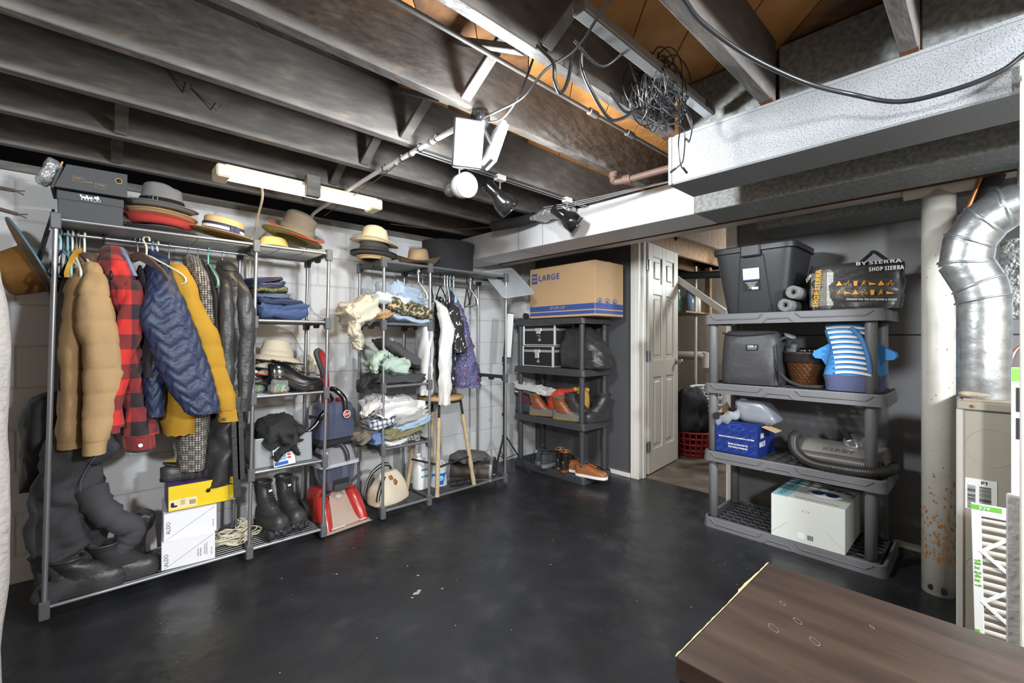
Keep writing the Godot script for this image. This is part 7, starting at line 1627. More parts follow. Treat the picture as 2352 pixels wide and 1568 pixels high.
# ---------------------------------------------------------------- carpet cleaner and wall outlet
func machine_things():
	var t := thing("carpet_cleaner", "red and grey upright carpet cleaner between the two wardrobe racks", "carpet cleaner", Vector3(1.15, 0, -2.86), 0.12)
	var s := S()
	# red foot: two shoulders sloping down to a clear wedge nozzle
	prism(s, smooth_loop([[-0.13, 0.025], [0.13, 0.025], [0.14, 0.08], [0.125, 0.2], [0.09, 0.24], [-0.09, 0.24], [-0.125, 0.2], [-0.14, 0.08]]), -0.14, -0.02, Transform3D(), true); put(t, "foot", s, M.red_pl)
	for d in [-1, 1]:
		s = S(); loft(s, [[Vector3(d * 0.10, 0.20, -0.03), 0.035, 0.05], [Vector3(d * 0.105, 0.16, 0.0), 0.045, 0.06], [Vector3(d * 0.115, 0.09, 0.03), 0.048, 0.075], [Vector3(d * 0.12, 0.02, 0.05), 0.05, 0.085]], 24, 5); put(t, "shoulder", s, M.red_pl)
		s = S(); rod(s, Vector3(d * 0.145, 0.085, -0.13), Vector3(d * 0.175, 0.085, -0.13), 0.083, 26); put(t, "wheel", s, M.rubber)
	s = S(); grid(s, 16, 10, func(u: float, v: float):
		var w := lerpf(0.055, 0.165, pow(v, 1.5)); var y := lerpf(0.20, 0.012, sin(v * PI / 2)) + 0.02 * sin(u * PI) * (1.0 - v)
		return Vector3(lerpf(-w, w, u), y, lerpf(0.0, 0.155, v))); put(t, "clear_nozzle", s, mt("clear_warm", c8(214, 198, 184), 0.12, {"alpha": 0.5}), "clear nozzle cover")
	s = S(); prism(s, PackedVector2Array([Vector2(-0.05, 0.03), Vector2(0.05, 0.03), Vector2(0.155, 0.15), Vector2(-0.155, 0.15)]), -0.016, 0.0, Transform3D(Basis(Vector3.RIGHT, Vector3(0, -0.35, 0.9).normalized(), Vector3(0, 0.9, 0.35).normalized()), Vector3(0, 0.075, -0.005))); put(t, "nozzle_bed", s, mt("nozzle_brown", c8(140, 112, 94), 0.5))
	letters(t, "POWERSCRUB", 0.011, M.print_white, Transform3D(Basis(Vector3.RIGHT, -1.15), Vector3(-0.07, 0.034, 0.145)), 0.085)
	letters(t, "HEATED", 0.009, M.print_white, Transform3D(Basis(Vector3.RIGHT, -1.15), Vector3(0.1, 0.036, 0.142)), 0.045)
	s = S(); lathe(s, v2s([[0.0, 0.012], [0.025, 0.01], [0.028, 0.0]]), 20, at(0, 0.185, 0.02, 0, 0.8)); put(t, "nozzle_hub", s, M.clear_warm)
	s = S(); box(s, Vector3(-0.075, 0.205, 0.0), Vector3(0.05, 0.012, 0.035), 0.004, Basis(Vector3.RIGHT, 0.4)); put(t, "pedal", s, M.plastic_char)
	# dirty water tank with clear lid
	s = S(); loft(s, [[Vector3(0, 0.385, -0.03), 0.115, 0.085, 0, 0.4], [Vector3(0, 0.30, -0.03), 0.105, 0.08, 0, 0.4], [Vector3(0, 0.235, -0.03), 0.085, 0.075, 0, 0.4]], 32, 4); put(t, "dirty_tank", s, M.smoke)
	s = S(); rim(s, 0.26, 0.19, 0.02, 0.03, 0.02); var rm := put(t, "tank_rim", s, mt("rim_clear", c8(178, 178, 184), 0.3)); rm.transform = at(0, 0.38, -0.03, PI / 2)
	s = S(); loft(s, [[Vector3(0.0, 0.50, -0.045), 0.09, 0.045, 0, 0.5], [Vector3(0, 0.475, -0.04), 0.105, 0.07, 0, 0.4], [Vector3(0, 0.40, -0.03), 0.118, 0.086, 0, 0.4]], 32, 4); put(t, "tank_lid", s, mt("lid_clear", c8(190, 186, 190), 0.12, {"alpha": 0.45}))
	s = S(); box(s, Vector3(0.0, 0.262, 0.05), Vector3(0.11, 0.07, 0.01), 0.01); put(t, "recess", s, M.black); s = S(); box(s, Vector3(0.0, 0.245, 0.058), Vector3(0.10, 0.04, 0.012), 0.006); put(t, "latch", s, M.plastic_char)
	s = S(); tube(s, spline([Vector3(-0.03, 0.49, 0.0), Vector3(0.01, 0.505, 0.03), Vector3(0.03, 0.46, 0.06), Vector3(0.035, 0.41, 0.07)], 6), 0.014, 10); put(t, "tank_handle", s, M.plastic_black)
	# upper tank, tray, handle
	s = S(); box(s, Vector3(0, 0.525, -0.05), Vector3(0.27, 0.05, 0.18), 0.018); put(t, "tray", s, M.black)
	s = S(); loft(s, [[Vector3(0, 0.775, -0.06), 0.085, 0.055, 0, 0.4], [Vector3(0, 0.765, -0.06), 0.10, 0.065, 0, 0.35], [Vector3(0, 0.73, -0.055), 0.112, 0.075, 0, 0.3], [Vector3(0, 0.552, -0.05), 0.124, 0.085, 0, 0.25]], 36, 4); put(t, "clean_tank", s, mt("navy_smoke", c8(84, 90, 114), 0.14, {"alpha": 0.68}))
	s = S(); tube(s, spline([Vector3(-0.02, 0.86, -0.04), Vector3(0.0, 0.85, -0.01), Vector3(0.035, 0.8, 0.02), Vector3(0.04, 0.74, 0.03), Vector3(0.04, 0.68, 0.032)], 6), 0.017, 12); put(t, "carry_handle", s, M.gloss_black)
	s = S(); lathe(s, v2s([[0.0, 0.006], [0.022, 0.005], [0.026, 0.0]]), 24, at(0.04, 0.7, 0.045, 0, PI / 2)); put(t, "emblem", s, M.red_pl, "round red emblem")
	s = S(); tube(s, PackedVector3Array(ring3(Vector3(0.04, 0.7, 0.05), 0.0235, 24)), 0.002, 6, true); put(t, "emblem_ring", s, M.print_white); letters(t, "Hoover", 0.011, M.print_white, at(0.04, 0.7, 0.0516, 0, 0, 0.3), 0.036)
	put(t, "cap", S2lathe([[0.0, 0.02], [0.03, 0.02], [0.032, 0.0], [0.0, 0.0]], 20, at(0.055, 0.775, -0.06)), M.red_pl, "red tank cap")
	s = S(); tube(s, spline([Vector3(0.0, 0.56, -0.15), Vector3(0.0, 0.82, -0.15), Vector3(-0.01, 0.95, -0.145), Vector3(-0.03, 1.06, -0.14), Vector3(-0.05, 1.1, -0.13)], 8), func(v: float): return 0.022 + 0.006 * sin(v * PI), 12); put(t, "handle", s, M.red_pl)
	s = S(); tube(s, spline([Vector3(-0.02, 0.93, -0.125), Vector3(-0.055, 1.02, -0.12), Vector3(-0.075, 1.09, -0.125), Vector3(-0.05, 1.108, -0.13)], 6), 0.016, 10); put(t, "grip", s, M.plastic_char, "dark grey grip")
	for d in [-1, 1]:
		s = S(); tube(s, spline([Vector3(-0.05 * d, 0.52, -0.15), Vector3(-0.055 * d, 0.76, -0.15), Vector3(-0.03, 0.86, -0.15)], 6), 0.012, 8); put(t, "hose", s, M.rubber)
	s = S(); box(s, Vector3(0, 0.32, -0.135), Vector3(0.22, 0.42, 0.05), 0.015); put(t, "spine", s, M.plastic_black)
	# tool clipped to its side
	t = thing("upholstery_tool", "black upholstery tool clipped to the side of the carpet cleaner", "tool", Vector3(1.0, 0.66, -2.80))
	s = S(); tube(s, spline([Vector3(-0.075, -0.01, 0.03), Vector3(-0.06, -0.03, 0.03), Vector3(-0.01, 0.0, 0.02), Vector3(0.035, 0.055, 0.0), Vector3(0.06, 0.07, 0.0)], 5), func(v: float): return 0.012 + 0.01 * v, 10); put(t, "tool_body", s, M.gloss_black); s = S(); rod(s, Vector3(0.0, 0.045, 0.02), Vector3(-0.04, 0.055, 0.02), 0.007); rod(s, Vector3(-0.045, 0.04, 0.02), Vector3(-0.045, 0.065, 0.02), 0.006); put(t, "trigger", s, M.gloss_black)
	# outlet box, adapter, conduit
	t = thing("outlet", "cream four socket outlet box on the block wall with a white adapter plugged in", "outlet", Vector3(1.125, 1.01, -3.22))
	put(t, "plate", bx(-0.065, 0.065, -0.06, 0.055, 0.0, 0.035, 0.005), M.cream_pl)
	for x in [-0.03, 0.03]:
		for yy in [-0.03, 0.026]:
			s = S(); lathe(s, v2s([[0.0, 0.002], [0.017, 0.002], [0.018, 0.0]]), 20, at(x, yy, 0.035, 0, PI / 2)); var so := put(t, "socket", s, M.white_pl)
			s = S(); for d in [-1, 1]: box(s, Vector3(x + d * 0.006, yy + 0.003, 0.0375), Vector3(0.002, 0.008, 0.001), 0)
			put(so, "slot", s, M.black).set_meta("kind", "stuff")
	put(t, "adapter", bx(0.0, 0.072, -0.075, -0.005, 0.037, 0.075, 0.005), M.white_pl, "white adapter block"); s = S(); rod(s, Vector3(-0.03, 0.026, 0.037), Vector3(-0.03, 0.026, 0.06), 0.014); put(t, "plug", s, M.cream_pl)
	s = S(); tube(s, spline([Vector3(1.09, 1.065, -3.205), Vector3(1.09, 1.6, -3.205), Vector3(1.09, 1.93, -3.2), Vector3(1.085, 2.0, -3.13), Vector3(1.06, 2.005, -2.9), Vector3(1.035, 2.005, -2.1), Vector3(1.045, 2.005, -1.42)], 6), 0.0105, 12); t = put(self, "conduit", s, M.conduit); tag(t, "white conduit from the outlet up the wall and along under the joists", "conduit")
	for z in [-2.55, -1.9, -1.76, -1.6]:
		s = S(); rod(s, Vector3(1.04, 2.005, z - 0.008), Vector3(1.04, 2.005, z + 0.008), 0.0135, 12); put(t, "coupling", s, M.steel)
	s = S(); for z in [-2.0, -1.83, -1.68, -1.55]: tube(s, PackedVector3Array(moved(ring3(Vector3.ZERO, 0.0155, 10), Basis.from_euler(Vector3(0.4, 0, 0)), Vector3(1.037, 2.005, z))), 0.003, 6, true)
	lone("cable_wrap", s, M.gloss_black, "black cable wound round the conduit beside the work lamp", "cable").set_meta("kind", "stuff")
	s = S(); tube(s, spline([Vector3(0.9, 1.26, -3.21), Vector3(0.98, 1.22, -3.2), Vector3(1.05, 1.1, -3.2), Vector3(1.1, 1.05, -3.18)], 6), 0.0022, 5); tube(s, spline([Vector3(1.1, 1.66, -3.2), Vector3(1.105, 1.4, -3.2), Vector3(1.2, 1.3, -3.2), Vector3(1.23, 1.1, -3.2), Vector3(1.18, 1.0, -3.18)], 6), 0.0022, 5); lone("thin_wire", s, M.grey_cl, "thin grey wires looping over the block wall near the outlet", "wire").set_meta("kind", "stuff")

# ---------------------------------------------------------------- the laundry room
func laundry_things():
	var y := 1.46
	var t := thing("wall_shelf", "small pale shelf in the laundry room with bottles on it", "shelf", Vector3(5.1, y, -2.50))
	put(t, "board", bx(-0.5, 0.2, 0, 0.018, -0.2, 0.3), M.raw_wood); put(t, "upright", bx(0.14, 0.2, 0.0, 0.55, 0.22, 0.28), M.raw_wood)
	for q in [["blue_jug", "clear jug with blue liquid on the laundry room shelf", 0.0, 0.075, 0.26, mt("jug_blue", c8(120, 140, 160), 0.15, {"alpha": 0.75})], ["spray_bottle", "slim pale bottle beside the blue jug on the laundry shelf", 0.15, 0.035, 0.22, M.cream_pl], ["spray_bottle", "green and white bottle half hidden behind the open door", -0.18, 0.05, 0.24, mt("bottle_green", c8(130, 170, 150), 0.3)]]:
		var b := thing(q[0], q[1], "bottle", Vector3(5.0 + q[2] * 0.3, y + 0.019, -2.36 + q[2] * 0.55))
		put(b, "body", S2lathe([[0.0, 0.0], [q[3], 0.0], [q[3], q[4] * 0.62], [q[3] * 0.4, q[4] * 0.85], [q[3] * 0.35, q[4]], [0.0, q[4]]], 20, Transform3D()), q[5]); put(b, "cap", S2lathe([[0.0, 0.03], [q[3] * 0.42, 0.03], [q[3] * 0.42, 0.0]], 14, at(0, q[4], 0)), M.white_pl)
	var s := S(); box(s, Vector3(4.25, 1.62, -1.92), Vector3(0.07, 0.95, 0.05), 0.004, Basis.from_euler(Vector3(-0.92, 0.0, 0.0))); lone("diagonal_brace", s, M.pvc, "long pale duct board slanting down behind the black tote", "board")
	t = thing("drain_pipe", "pale drain pipe with a valve on the laundry room wall", "pipe", Vector3(5.2, 0.98, -2.45)); s = S(); rod(s, Vector3(-0.1, 0.0, -0.4), Vector3(0.1, 0.0, 0.16), 0.05, 16); put(t, "pipe", s, M.pvc)
	s = S(); rod(s, Vector3(0.1, 0.04, 0.16), Vector3(0.1, -0.14, 0.16), 0.055, 16); rod(s, Vector3(0.1, -0.08, 0.16), Vector3(0.12, -0.08, 0.28), 0.035, 14); rod(s, Vector3(0.1, -0.1, 0.24), Vector3(0.1, -0.22, 0.24), 0.035, 14); put(t, "valve", s, M.pvc); s = S(); rod(s, Vector3(0.1, -0.22, 0.24), Vector3(0.1, -0.3, 0.24), 0.04, 14); put(t, "coupling", s, M.black, "black coupling")
	for q in [["standing_pipe", 5.15, -1.85, 0.035, "pale upright pipe behind the black tote in the laundry room"], ["standing_pipe", 5.0, -2.28, 0.016, "thin pale upright pipe left of the black tote in the laundry room"]]:
		s = S(); rod(s, Vector3(q[1], 0, q[2]), Vector3(q[1], 2.0, q[2]), q[3], 14); lone(q[0], s, M.pvc, q[4], "pipe")
	s = S(); rod(s, Vector3(4.6, 1.9, -2.9), Vector3(5.3, 1.88, -1.5), 0.04, 14); lone("black_pipe", s, M.black, "black pipe under the laundry room joists", "pipe")
	s = S(); tube(s, spline([Vector3(4.45, 0.0, -1.72), Vector3(4.45, 0.68, -1.72), Vector3(4.47, 0.76, -1.66), Vector3(4.52, 0.78, -1.5)], 6), 0.04, 14); lone("elbow_pipe", s, M.white_pl, "white elbow pipe seen behind the grey shelf post", "pipe")
	# baskets and the dark clothes
	for q in [["laundry_basket", "white plastic laundry basket behind the dark clothes", Vector3(4.85, 0.36, -1.95), M.white_pl, 0.5, 0.30], ["laundry_basket", "red plastic laundry basket under the dark clothes", Vector3(4.55, 0.0, -2.1), mt("basket_red", c8(150, 30, 34), 0.4), 0.42, 0.24]]:
		t = thing(q[0], q[1], "basket", q[2]); s = S(); var w: float = q[4]; var h: float = q[5]
		for k in 26:
			var a := k * TAU / 26; var p0 := Vector3(cos(a) * w * 0.42, 0, sin(a) * w * 0.5); var p1 := Vector3(cos(a) * w * 0.5, h, sin(a) * w * 0.6); rod(s, p0, p1, 0.012, 5)
		for k in 5:
			var f := k / 4.0; tube(s, PackedVector3Array(flat_ring(Vector3(0, maxf(0.014, h * f), 0), w * lerpf(0.42, 0.5, f), w * lerpf(0.5, 0.6, f), 0.0, 30)), 0.013, 5, true)
		put(t, "lattice", s, q[3]).set_meta("kind", "stuff")
	put_box("wooden_stand", "low wooden stand under the white laundry basket", 4.65, 5.05, 0, 0.345, -2.2, -1.7, M.raw_wood)
	t = thing("clothes_pile", "heap of black clothes in the red laundry basket", "clothes", Vector3(4.52, 0.2, -2.12)); s = S(); var nz := noise(33, 5.0)
	lump(s, Vector3(0, 0.2, 0), Vector3(0.2, 0.26, 0.2), 0.9, 0.9, 40, 26, func(p: Vector3): return p.normalized() * 0.07 * nz.get_noise_3d(p.x, p.y, p.z)); put(t, "cloth", s, M.blackcloth)
	lone("back_panel", bx(5.6, 5.66, 0, 2.03, -3.2, 2.0, 0.0), M.drab_wall, "drab wall panel at the back of the laundry room", "panel")
	for k in 2:
		s = S(); box(s, Vector3(4.3 + k * 0.5, 2.14, -2.2 + k * 0.4), Vector3(0.04, 0.42, 0.02), 0.002, Basis(Vector3.RIGHT, 0.9 - 1.8 * k)); lone("bridging", s, M.raw_wood, ["brown brace between laundry room joists, left of the pair", "brown brace between laundry room joists, right of the pair"][k], "bridging")

func put_box(n: String, label: String, x0: float, x1: float, y0: float, y1: float, z0: float, z1: float, m: Material, cat := "stand"):
	lone(n, bx(x0, x1, y0, y1, z0, z1), m, label, cat)

# ---------------------------------------------------------------- post, furnace, table and other near things
func right_things():
	# white steel post with rust at its foot
	var t := thing("steel_post", "white round steel post with rust spots near the floor", "post", Vector3(2.885, 0, -0.162)); var s := S()
	lathe(s, v2s([[0.0, 0.0], [0.06, 0.0], [0.06, 1.87], [0.0, 1.87]]), 32); put(t, "pole", s, M.post_white)
	s = S(); rod(s, Vector3(-0.03, 1.872, -0.12), Vector3(-0.03, 1.872, 0.12), 0.03, 12); put(t, "weld_collar", s, M.post_white)
	s = S(); rng.seed = 77
	for k in 180:
		var a := PI + rng.randf_range(-1.3, 1.3); var h := absf(rng.randfn(0.0, 0.14)) + 0.16 if k < 145 else rng.randf_range(0.1, 1.75); var r := rng.randf_range(0.003, 0.0085) * (0.9 if k < 145 else 0.5)
		var c := Vector3(cos(a) * 0.0606, h, sin(a) * 0.0606); var tx := Vector3(-sin(a), 0, cos(a)); s.set_smooth_group(-1); var q := []
		for i in 7: q.append(c + (tx * cos(i * TAU / 7) * 0.8 + Vector3.UP * sin(i * TAU / 7) * rng.randf_range(0.8, 1.7)) * r * rng.randf_range(0.5, 1.2))
		for i in range(1, 6): tri(s, q[0], q[i], q[i + 1])
	put(t, "rust_spot", s, mt("rust_orange", c8(168, 104, 36), 0.85), "orange rust spots").set_meta("kind", "stuff")
	s = S(); for q in [[-0.3, 0.03, 0.018], [0.35, 0.035, 0.014]]:
		var a: float = PI + q[0]; lump(s, Vector3(cos(a) * 0.06, q[1], sin(a) * 0.06), Vector3(0.002, q[2], q[2]), 1, 1, 10, 6)
	put(t, "bare_patch", s, M.black, "bare black patch").set_meta("kind", "stuff")
	# furnace
	t = thing("furnace", "beige metal furnace cabinet at the right edge with a barcode sticker", "furnace", Vector3(2.4, 0, 0.16)); var fr := Basis(Vector3.UP, -PI / 2)
	put(t, "cabinet", bx(0.0, 0.6, 0.0, 0.915, -0.23, 0.25, 0.004), M.furnace); put(t, "edge_strip", bx(-0.008, 0.02, 0.0, 0.915, -0.246, -0.226, 0.003), mt("furnace_light", c8(200, 198, 192), 0.45)); put(t, "top_plate", bx(-0.012, 0.61, 0.915, 0.945, -0.244, 0.26, 0.004), M.furnace); put(t, "dust", bx(0.0, 0.6, 0.945, 0.949, -0.23, 0.25, 0.001), M.dust)
	for q in [[0.78, 0.062], [0.32, 0.062]]:
		s = S(); tube(s, PackedVector3Array(moved(ring3(Vector3.ZERO, 0.068, 30), Basis(Vector3.UP, PI / 2), Vector3(-0.0002, q[0], -0.155))), 0.0009, 6, true); put(t, "knockout", s, M.furnace)
	s = S(); rod(s, Vector3(-0.016, 0.93, -0.205), Vector3(-0.01, 0.93, -0.205), 0.006); put(t, "screw", s, mt("brass", c8(214, 176, 96), 0.25))
	put(t, "sticker", bx(-0.002, 0.0, 0.545, 0.66, -0.222, -0.14, 0.0), M.print_white, "white barcode sticker"); s = S(); rng.seed = 4
	for c in [[-0.216, -0.195], [-0.185, -0.155]]:
		for k in 26: box(s, Vector3(-0.0024, 0.55 + k * 0.0033, (c[0] + c[1]) / 2), Vector3(0.0008, rng.randf_range(0.0008, 0.0026), c[1] - c[0]), 0)
	put(t, "barcode", s, M.print_black).set_meta("kind", "stuff"); letters(t, "P1", 0.012, M.print_black, Transform3D(fr, Vector3(-0.0026, 0.648, -0.172)))
	# flue with segmented elbow
	t = thing("flue_pipe", "galvanised flue pipe rising from the furnace with a segmented elbow", "pipe", Vector3(2.55, 0.945, -0.015))
	s = S(); rod(s, Vector3(0, 0.005, 0), Vector3(0, 0.40, 0), 0.077, 32); put(t, "straight_pipe", s, M.galv)
	var ep := [Vector3(0, 0.39, 0), Vector3(0, 0.45, -0.012), Vector3(0, 0.535, -0.05), Vector3(0, 0.62, -0.04), Vector3(0, 0.69, 0.0), Vector3(0, 0.735, 0.055), Vector3(0, 0.755, 0.13), Vector3(0.0, 0.758, 0.4)]
	for k in ep.size() - 1:
		s = S(); rod(s, ep[k] - (ep[k + 1] - ep[k]).normalized() * 0.015, ep[k + 1] + (ep[k + 1] - ep[k]).normalized() * 0.015, 0.079, 32); put(t, "elbow_segment", s, M.galv)
		var d: Vector3 = (ep[k + 1] - ep[k]).normalized(); s = S(); tube(s, PackedVector3Array(moved(ring3(Vector3.ZERO, 0.081, 32), Basis.looking_at(d, Vector3.RIGHT), ep[k])), 0.005, 8, true); put(t, "seam_ring", s, M.galv)
	s = S(); lump(s, Vector3(-0.06, 0.02, -0.02), Vector3(0.02, 0.012, 0.05), 0.7, 0.7, 12, 8); put(t, "putty", s, M.dust, "lump of grey putty")
	t = thing("foil_duct", "foil wrapped duct stub behind the flue at the right edge", "duct", Vector3(2.75, 1.26, 0.1)); s = S(); var nz := noise(44, 14.0)
	loft(s, [[Vector3(0, 0.32, 0), 0.07, 0.07], [Vector3(0, 0.2, 0), 0.068, 0.07], [Vector3(0, 0.03, 0), 0.07, 0.068], [Vector3(0, 0.0, 0), 0.066, 0.066]], 32, 8, func(p: Vector3, u: float, v: float): return Vector3(cos(u * TAU), 0, sin(u * TAU)) * 0.012 * nz.get_noise_3d(p.x, p.y, p.z)); put(t, "foil", s, M.foil)
	# insulated line with copper pipe, strapped
	t = thing("refrigerant_lines", "grey insulated line with a copper pipe beside it, upper right corner", "pipe", Vector3(2.85, 1.6, 0.0))
	s = S(); tube(s, spline([Vector3(0.1, -0.3, -0.06), Vector3(0.05, 0.05, -0.045), Vector3(0.0, 0.2, -0.01), Vector3(0.0, 0.4, 0.055), Vector3(0, 0.52, 0.1), Vector3(0, 0.62, 0.15)], 8), 0.034, 16); put(t, "insulation", s, M.rubber)
	s = S(); tube(s, spline([Vector3(0.06, -0.3, -0.1), Vector3(0.0, 0.05, -0.085), Vector3(-0.02, 0.2, -0.05), Vector3(-0.02, 0.4, 0.015), Vector3(-0.02, 0.52, 0.06), Vector3(-0.02, 0.62, 0.1)], 8), 0.009, 10); put(t, "copper_pipe", s, M.copper)
	s = S(); tube(s, PackedVector3Array(moved(ring3(Vector3.ZERO, 0.055, 24), Basis.from_euler(Vector3(1.2, PI / 2, 0)), Vector3(-0.01, 0.5, 0.08))), 0.008, 8, true); put(t, "strap", s, M.steel)
	s = S(); rod(s, Vector3(2.5, 1.75, 0.085), Vector3(2.5, 1.93, 0.085), 0.014, 12); lone("small_pipe", s, M.galv, "short shiny upright pipe at the right edge above the flue", "pipe")
	# air filters and board
	t = thing("air_filter", "pleated furnace air filter in a white and green frame, 18 x 24 x 1", "filter", Vector3(2.06, 0.0, 0.06)); t.rotation = Vector3(-0.02, 0.0, 0)
	put(t, "frame", bx(-0.006, 0.012, 0, 0.655, -0.087, -0.065, 0.001), M.print_white)
	for q in [[0.62, 0.655], [0.0, 0.03]]: put(t, "frame", bx(-0.006, 0.012, q[0], q[1], -0.065, 0.3, 0.001), M.print_white)
	put(t, "green_band", bx(-0.0066, -0.0058, 0.64, 0.655, -0.087, -0.02, 0.0), M.print_green, "green band")
	put(t, "green_corner", bx(-0.0066, -0.0058, 0.235, 0.26, -0.087, -0.075, 0.0), M.print_green, "green corner mark")
	for k in 24:
		s = S(); rod(s, Vector3(0.006, 0.03 + k * 0.025, -0.066), Vector3(0.006, 0.03 + k * 0.025, 0.3), 0.0105, 8); put(t, "pleat", s, mt("pleat", c8(186, 180, 170), 0.9))
	for k in 7:
		var y0 := 0.03 + k * 0.08; s = S(); var a := Vector3(-0.005 - 0.0006 * (k % 2), y0, -0.066 if k % 2 == 0 else 0.02); var b := Vector3(-0.005 - 0.0006 * (k % 2), y0 + 0.08, 0.02 if k % 2 == 0 else -0.066); var dd := (b - a).normalized()
		box(s, (a + b) / 2, Vector3(0.003, (b - a).length() + 0.01, 0.01), 0.0005, Basis(Vector3.RIGHT, dd, Vector3.RIGHT.cross(dd))); put(t, "strut", s, M.print_white)
	letters(t, "18 x 24 x 1", 0.014, M.print_green, Transform3D(fr * Basis(Vector3.BACK, -PI / 2), Vector3(-0.007, 0.44, -0.0755)), 0.085)
	letters(t, "ACE", 0.01, M.print_white, Transform3D(fr * Basis(Vector3.BACK, PI), Vector3(-0.0072, 0.647, -0.058)), 0.025)
	t = thing("filter_pack", "packaged air filter in white and green standing behind the pleated filter", "filter", Vector3(2.22, 0.0, 0.18)); put(t, "pack", bx(0, 0.03, 0.45, 1.085, -0.13, 0.3, 0.002), M.print_white); put(t, "green_top", bx(-0.001, 0.0, 1.04, 1.084, -0.13, 0.3, 0.0), M.print_green, "green top")
	for q in [[0.94, 1.02], [0.85, 0.92]]: put(t, "dark_panel", bx(-0.001, 0.0, q[0], q[1], -0.12, 0.0, 0.0), M.print_black)
	put(t, "stand", bx(0, 0.03, 0.0, 0.45, -0.1, 0.3, 0.002), M.card)
	put_box("white_board", "tall white painted board at the right edge of view", 1.75, 1.79, 0.0, 1.9, 0.055, 0.15, M.post_white, "board")
	put_box("grey_board", "weathered grey board end beside the air filter", 1.82, 1.85, 0.0, 0.755, 0.032, 0.2, M.mortar, "board")
	# dark wood table
	t = thing("table", "dark brown wood grain table with a chipped edge, lower right corner", "table", Vector3(0.76, 0, 0.4))
	put(t, "top", bx(-0.183, 0.19, 0.722, 0.75, -0.69, 0.9, 0.001), M.table_top)
	put(t, "side", bx(-0.18, 0.187, 0.0, 0.722, -0.687, -0.66, 0.001), M.table_side); put(t, "side", bx(-0.18, 0.187, 0.0, 0.722, 0.87, 0.897, 0.001), M.table_side); put(t, "back", bx(-0.18, -0.165, 0.0, 0.722, -0.66, 0.87, 0.001), M.table_side)
	s = S(); nz = noise(50, 14.0)
	grid(s, 40, 1, func(u: float, v: float): return Vector3(lerpf(-0.183, 0.19, u), 0.7505 - 0.0 * v, -0.69 - v * (0.0012 + 0.003 * absf(nz.get_noise_1d(u * 1.2)) + (0.002 if u > 0.6 and u < 0.85 else 0.0))))
	put(t, "chipped_edge", s, M.veneer, "pale chipped veneer edge")
	s = S(); rng.seed = 9
	for q in [[-0.02, -0.62, 0.010], [0.025, -0.60, 0.008], [-0.01, -0.57, 0.009], [0.06, -0.63, 0.006], [-0.07, -0.50, 0.009], [-0.09, -0.44, 0.006], [-0.12, -0.46, 0.012], [0.09, -0.52, 0.004]]:
		tube(s, PackedVector3Array(moved(flat_ring(Vector3.ZERO, q[2], q[2] * 0.5, 0.0, 16), Basis(Vector3.UP, 0.8), Vector3(q[0], 0.7502, q[1]))), 0.0005, 4, true)
	put(t, "dried_ring", s, mt("mark", c8(104, 94, 87), 0.6), "pale dried drip marks").set_meta("kind", "stuff")
	# curtain at the left edge
	t = thing("curtain", "pale grey fabric cover hanging at the left edge of view", "curtain", Vector3(-0.44, 0, -1.9)); s = S(); nz = noise(60, 4.0)
	loft(s, [[Vector3(0.045, 1.55, 0), 0.17, 0.1, 0, 0.8], [Vector3(0.05, 1.5, 0), 0.185, 0.12, 0, 0.8], [Vector3(0.075, 1.25, 0), 0.185, 0.14, 0, 0.8], [Vector3(0.08, 0.9, 0), 0.185, 0.14, 0, 0.8], [Vector3(0.07, 0.55, 0), 0.19, 0.14, 0, 0.8], [Vector3(0.05, 0.02, 0), 0.19, 0.15, 0, 0.8]], 48, 10, func(p: Vector3, u: float, v: float): return Vector3(cos(u * TAU), 0, sin(u * TAU)) * (0.014 * sin(u * TAU * 7.0) + 0.02 * nz.get_noise_3d(p.x, p.y * 0.4, p.z))); put(t, "fabric", s, M.curtain)
	t = thing("twig", "dark broken twig ends sticking out above the curtain", "twig", Vector3(-0.30, 1.55, -1.9))
	for q in [[Vector3(0.0, 0.06, 0), Vector3(0.145, 0.045, 0.03)], [Vector3(0.0, 0.02, 0), Vector3(0.15, -0.02, 0.03)]]:
		s = S(); tube(s, spline([q[0] - Vector3(0.1, -0.02, 0), q[0], q[1]], 5), func(v: float): return 0.009 - 0.004 * v, 8); rod(s, q[1], q[1] + Vector3(0.02, 0.003, 0), 0.002, 5); rod(s, q[1], q[1] + Vector3(0.018, -0.008, 0), 0.002, 5); put(t, "branch", s, mt("bark", c8(62, 48, 42), 0.8))
	t = thing("rods", "two thin dark rods leaning in the gap left of the first pole", "rods", Vector3(-0.12, 1.3, -2.97))
	for q in [[Vector3(-0.005, 0.48, 0.0), Vector3(-0.06, 0.23, 0.0)], [Vector3(-0.02, 0.38, 0.01), Vector3(-0.055, 0.2, 0.01)]]:
		s = S(); rod(s, q[0], q[1], 0.0055, 8); put(t, "rod", s, M.matt_black)
	t = thing("thermostat_wires", "loose brown and white wires dropping behind the flue pipe", "wires", Vector3(2.75, 1.1, 0.06))
	for k in 3:
		s = S(); wire(s, [Vector3(0, 0.08 + 0.01 * k, 0.06), Vector3(0, 0.03, 0.01 + 0.004 * k), Vector3(0, -0.05, -0.004 + 0.004 * k), Vector3(0, -0.14, -0.002 + 0.005 * k)], 0.004); put(t, "wire", s, [M.copper, M.white_pl, M.iron_pipe][k])
	# woven sun hat hanging edge on
	t = hat("sun_hat", "brown woven sun hat with a blue edge hanging on its side behind the curtain", Vector3(-0.178, 1.505, -2.98), Vector3(0.0, 0.1, 2.0), {"m": M.weave_brown, "br": 0.215, "cr": 0.105, "ct": 0.085, "ch": 0.13, "curl": 0.0, "pinch": 0.0, "dent": 0.0, "band": M.felt_char, "bh": 0.012, "edge": mt("edge_blue", c8(88, 136, 168), 0.6)})

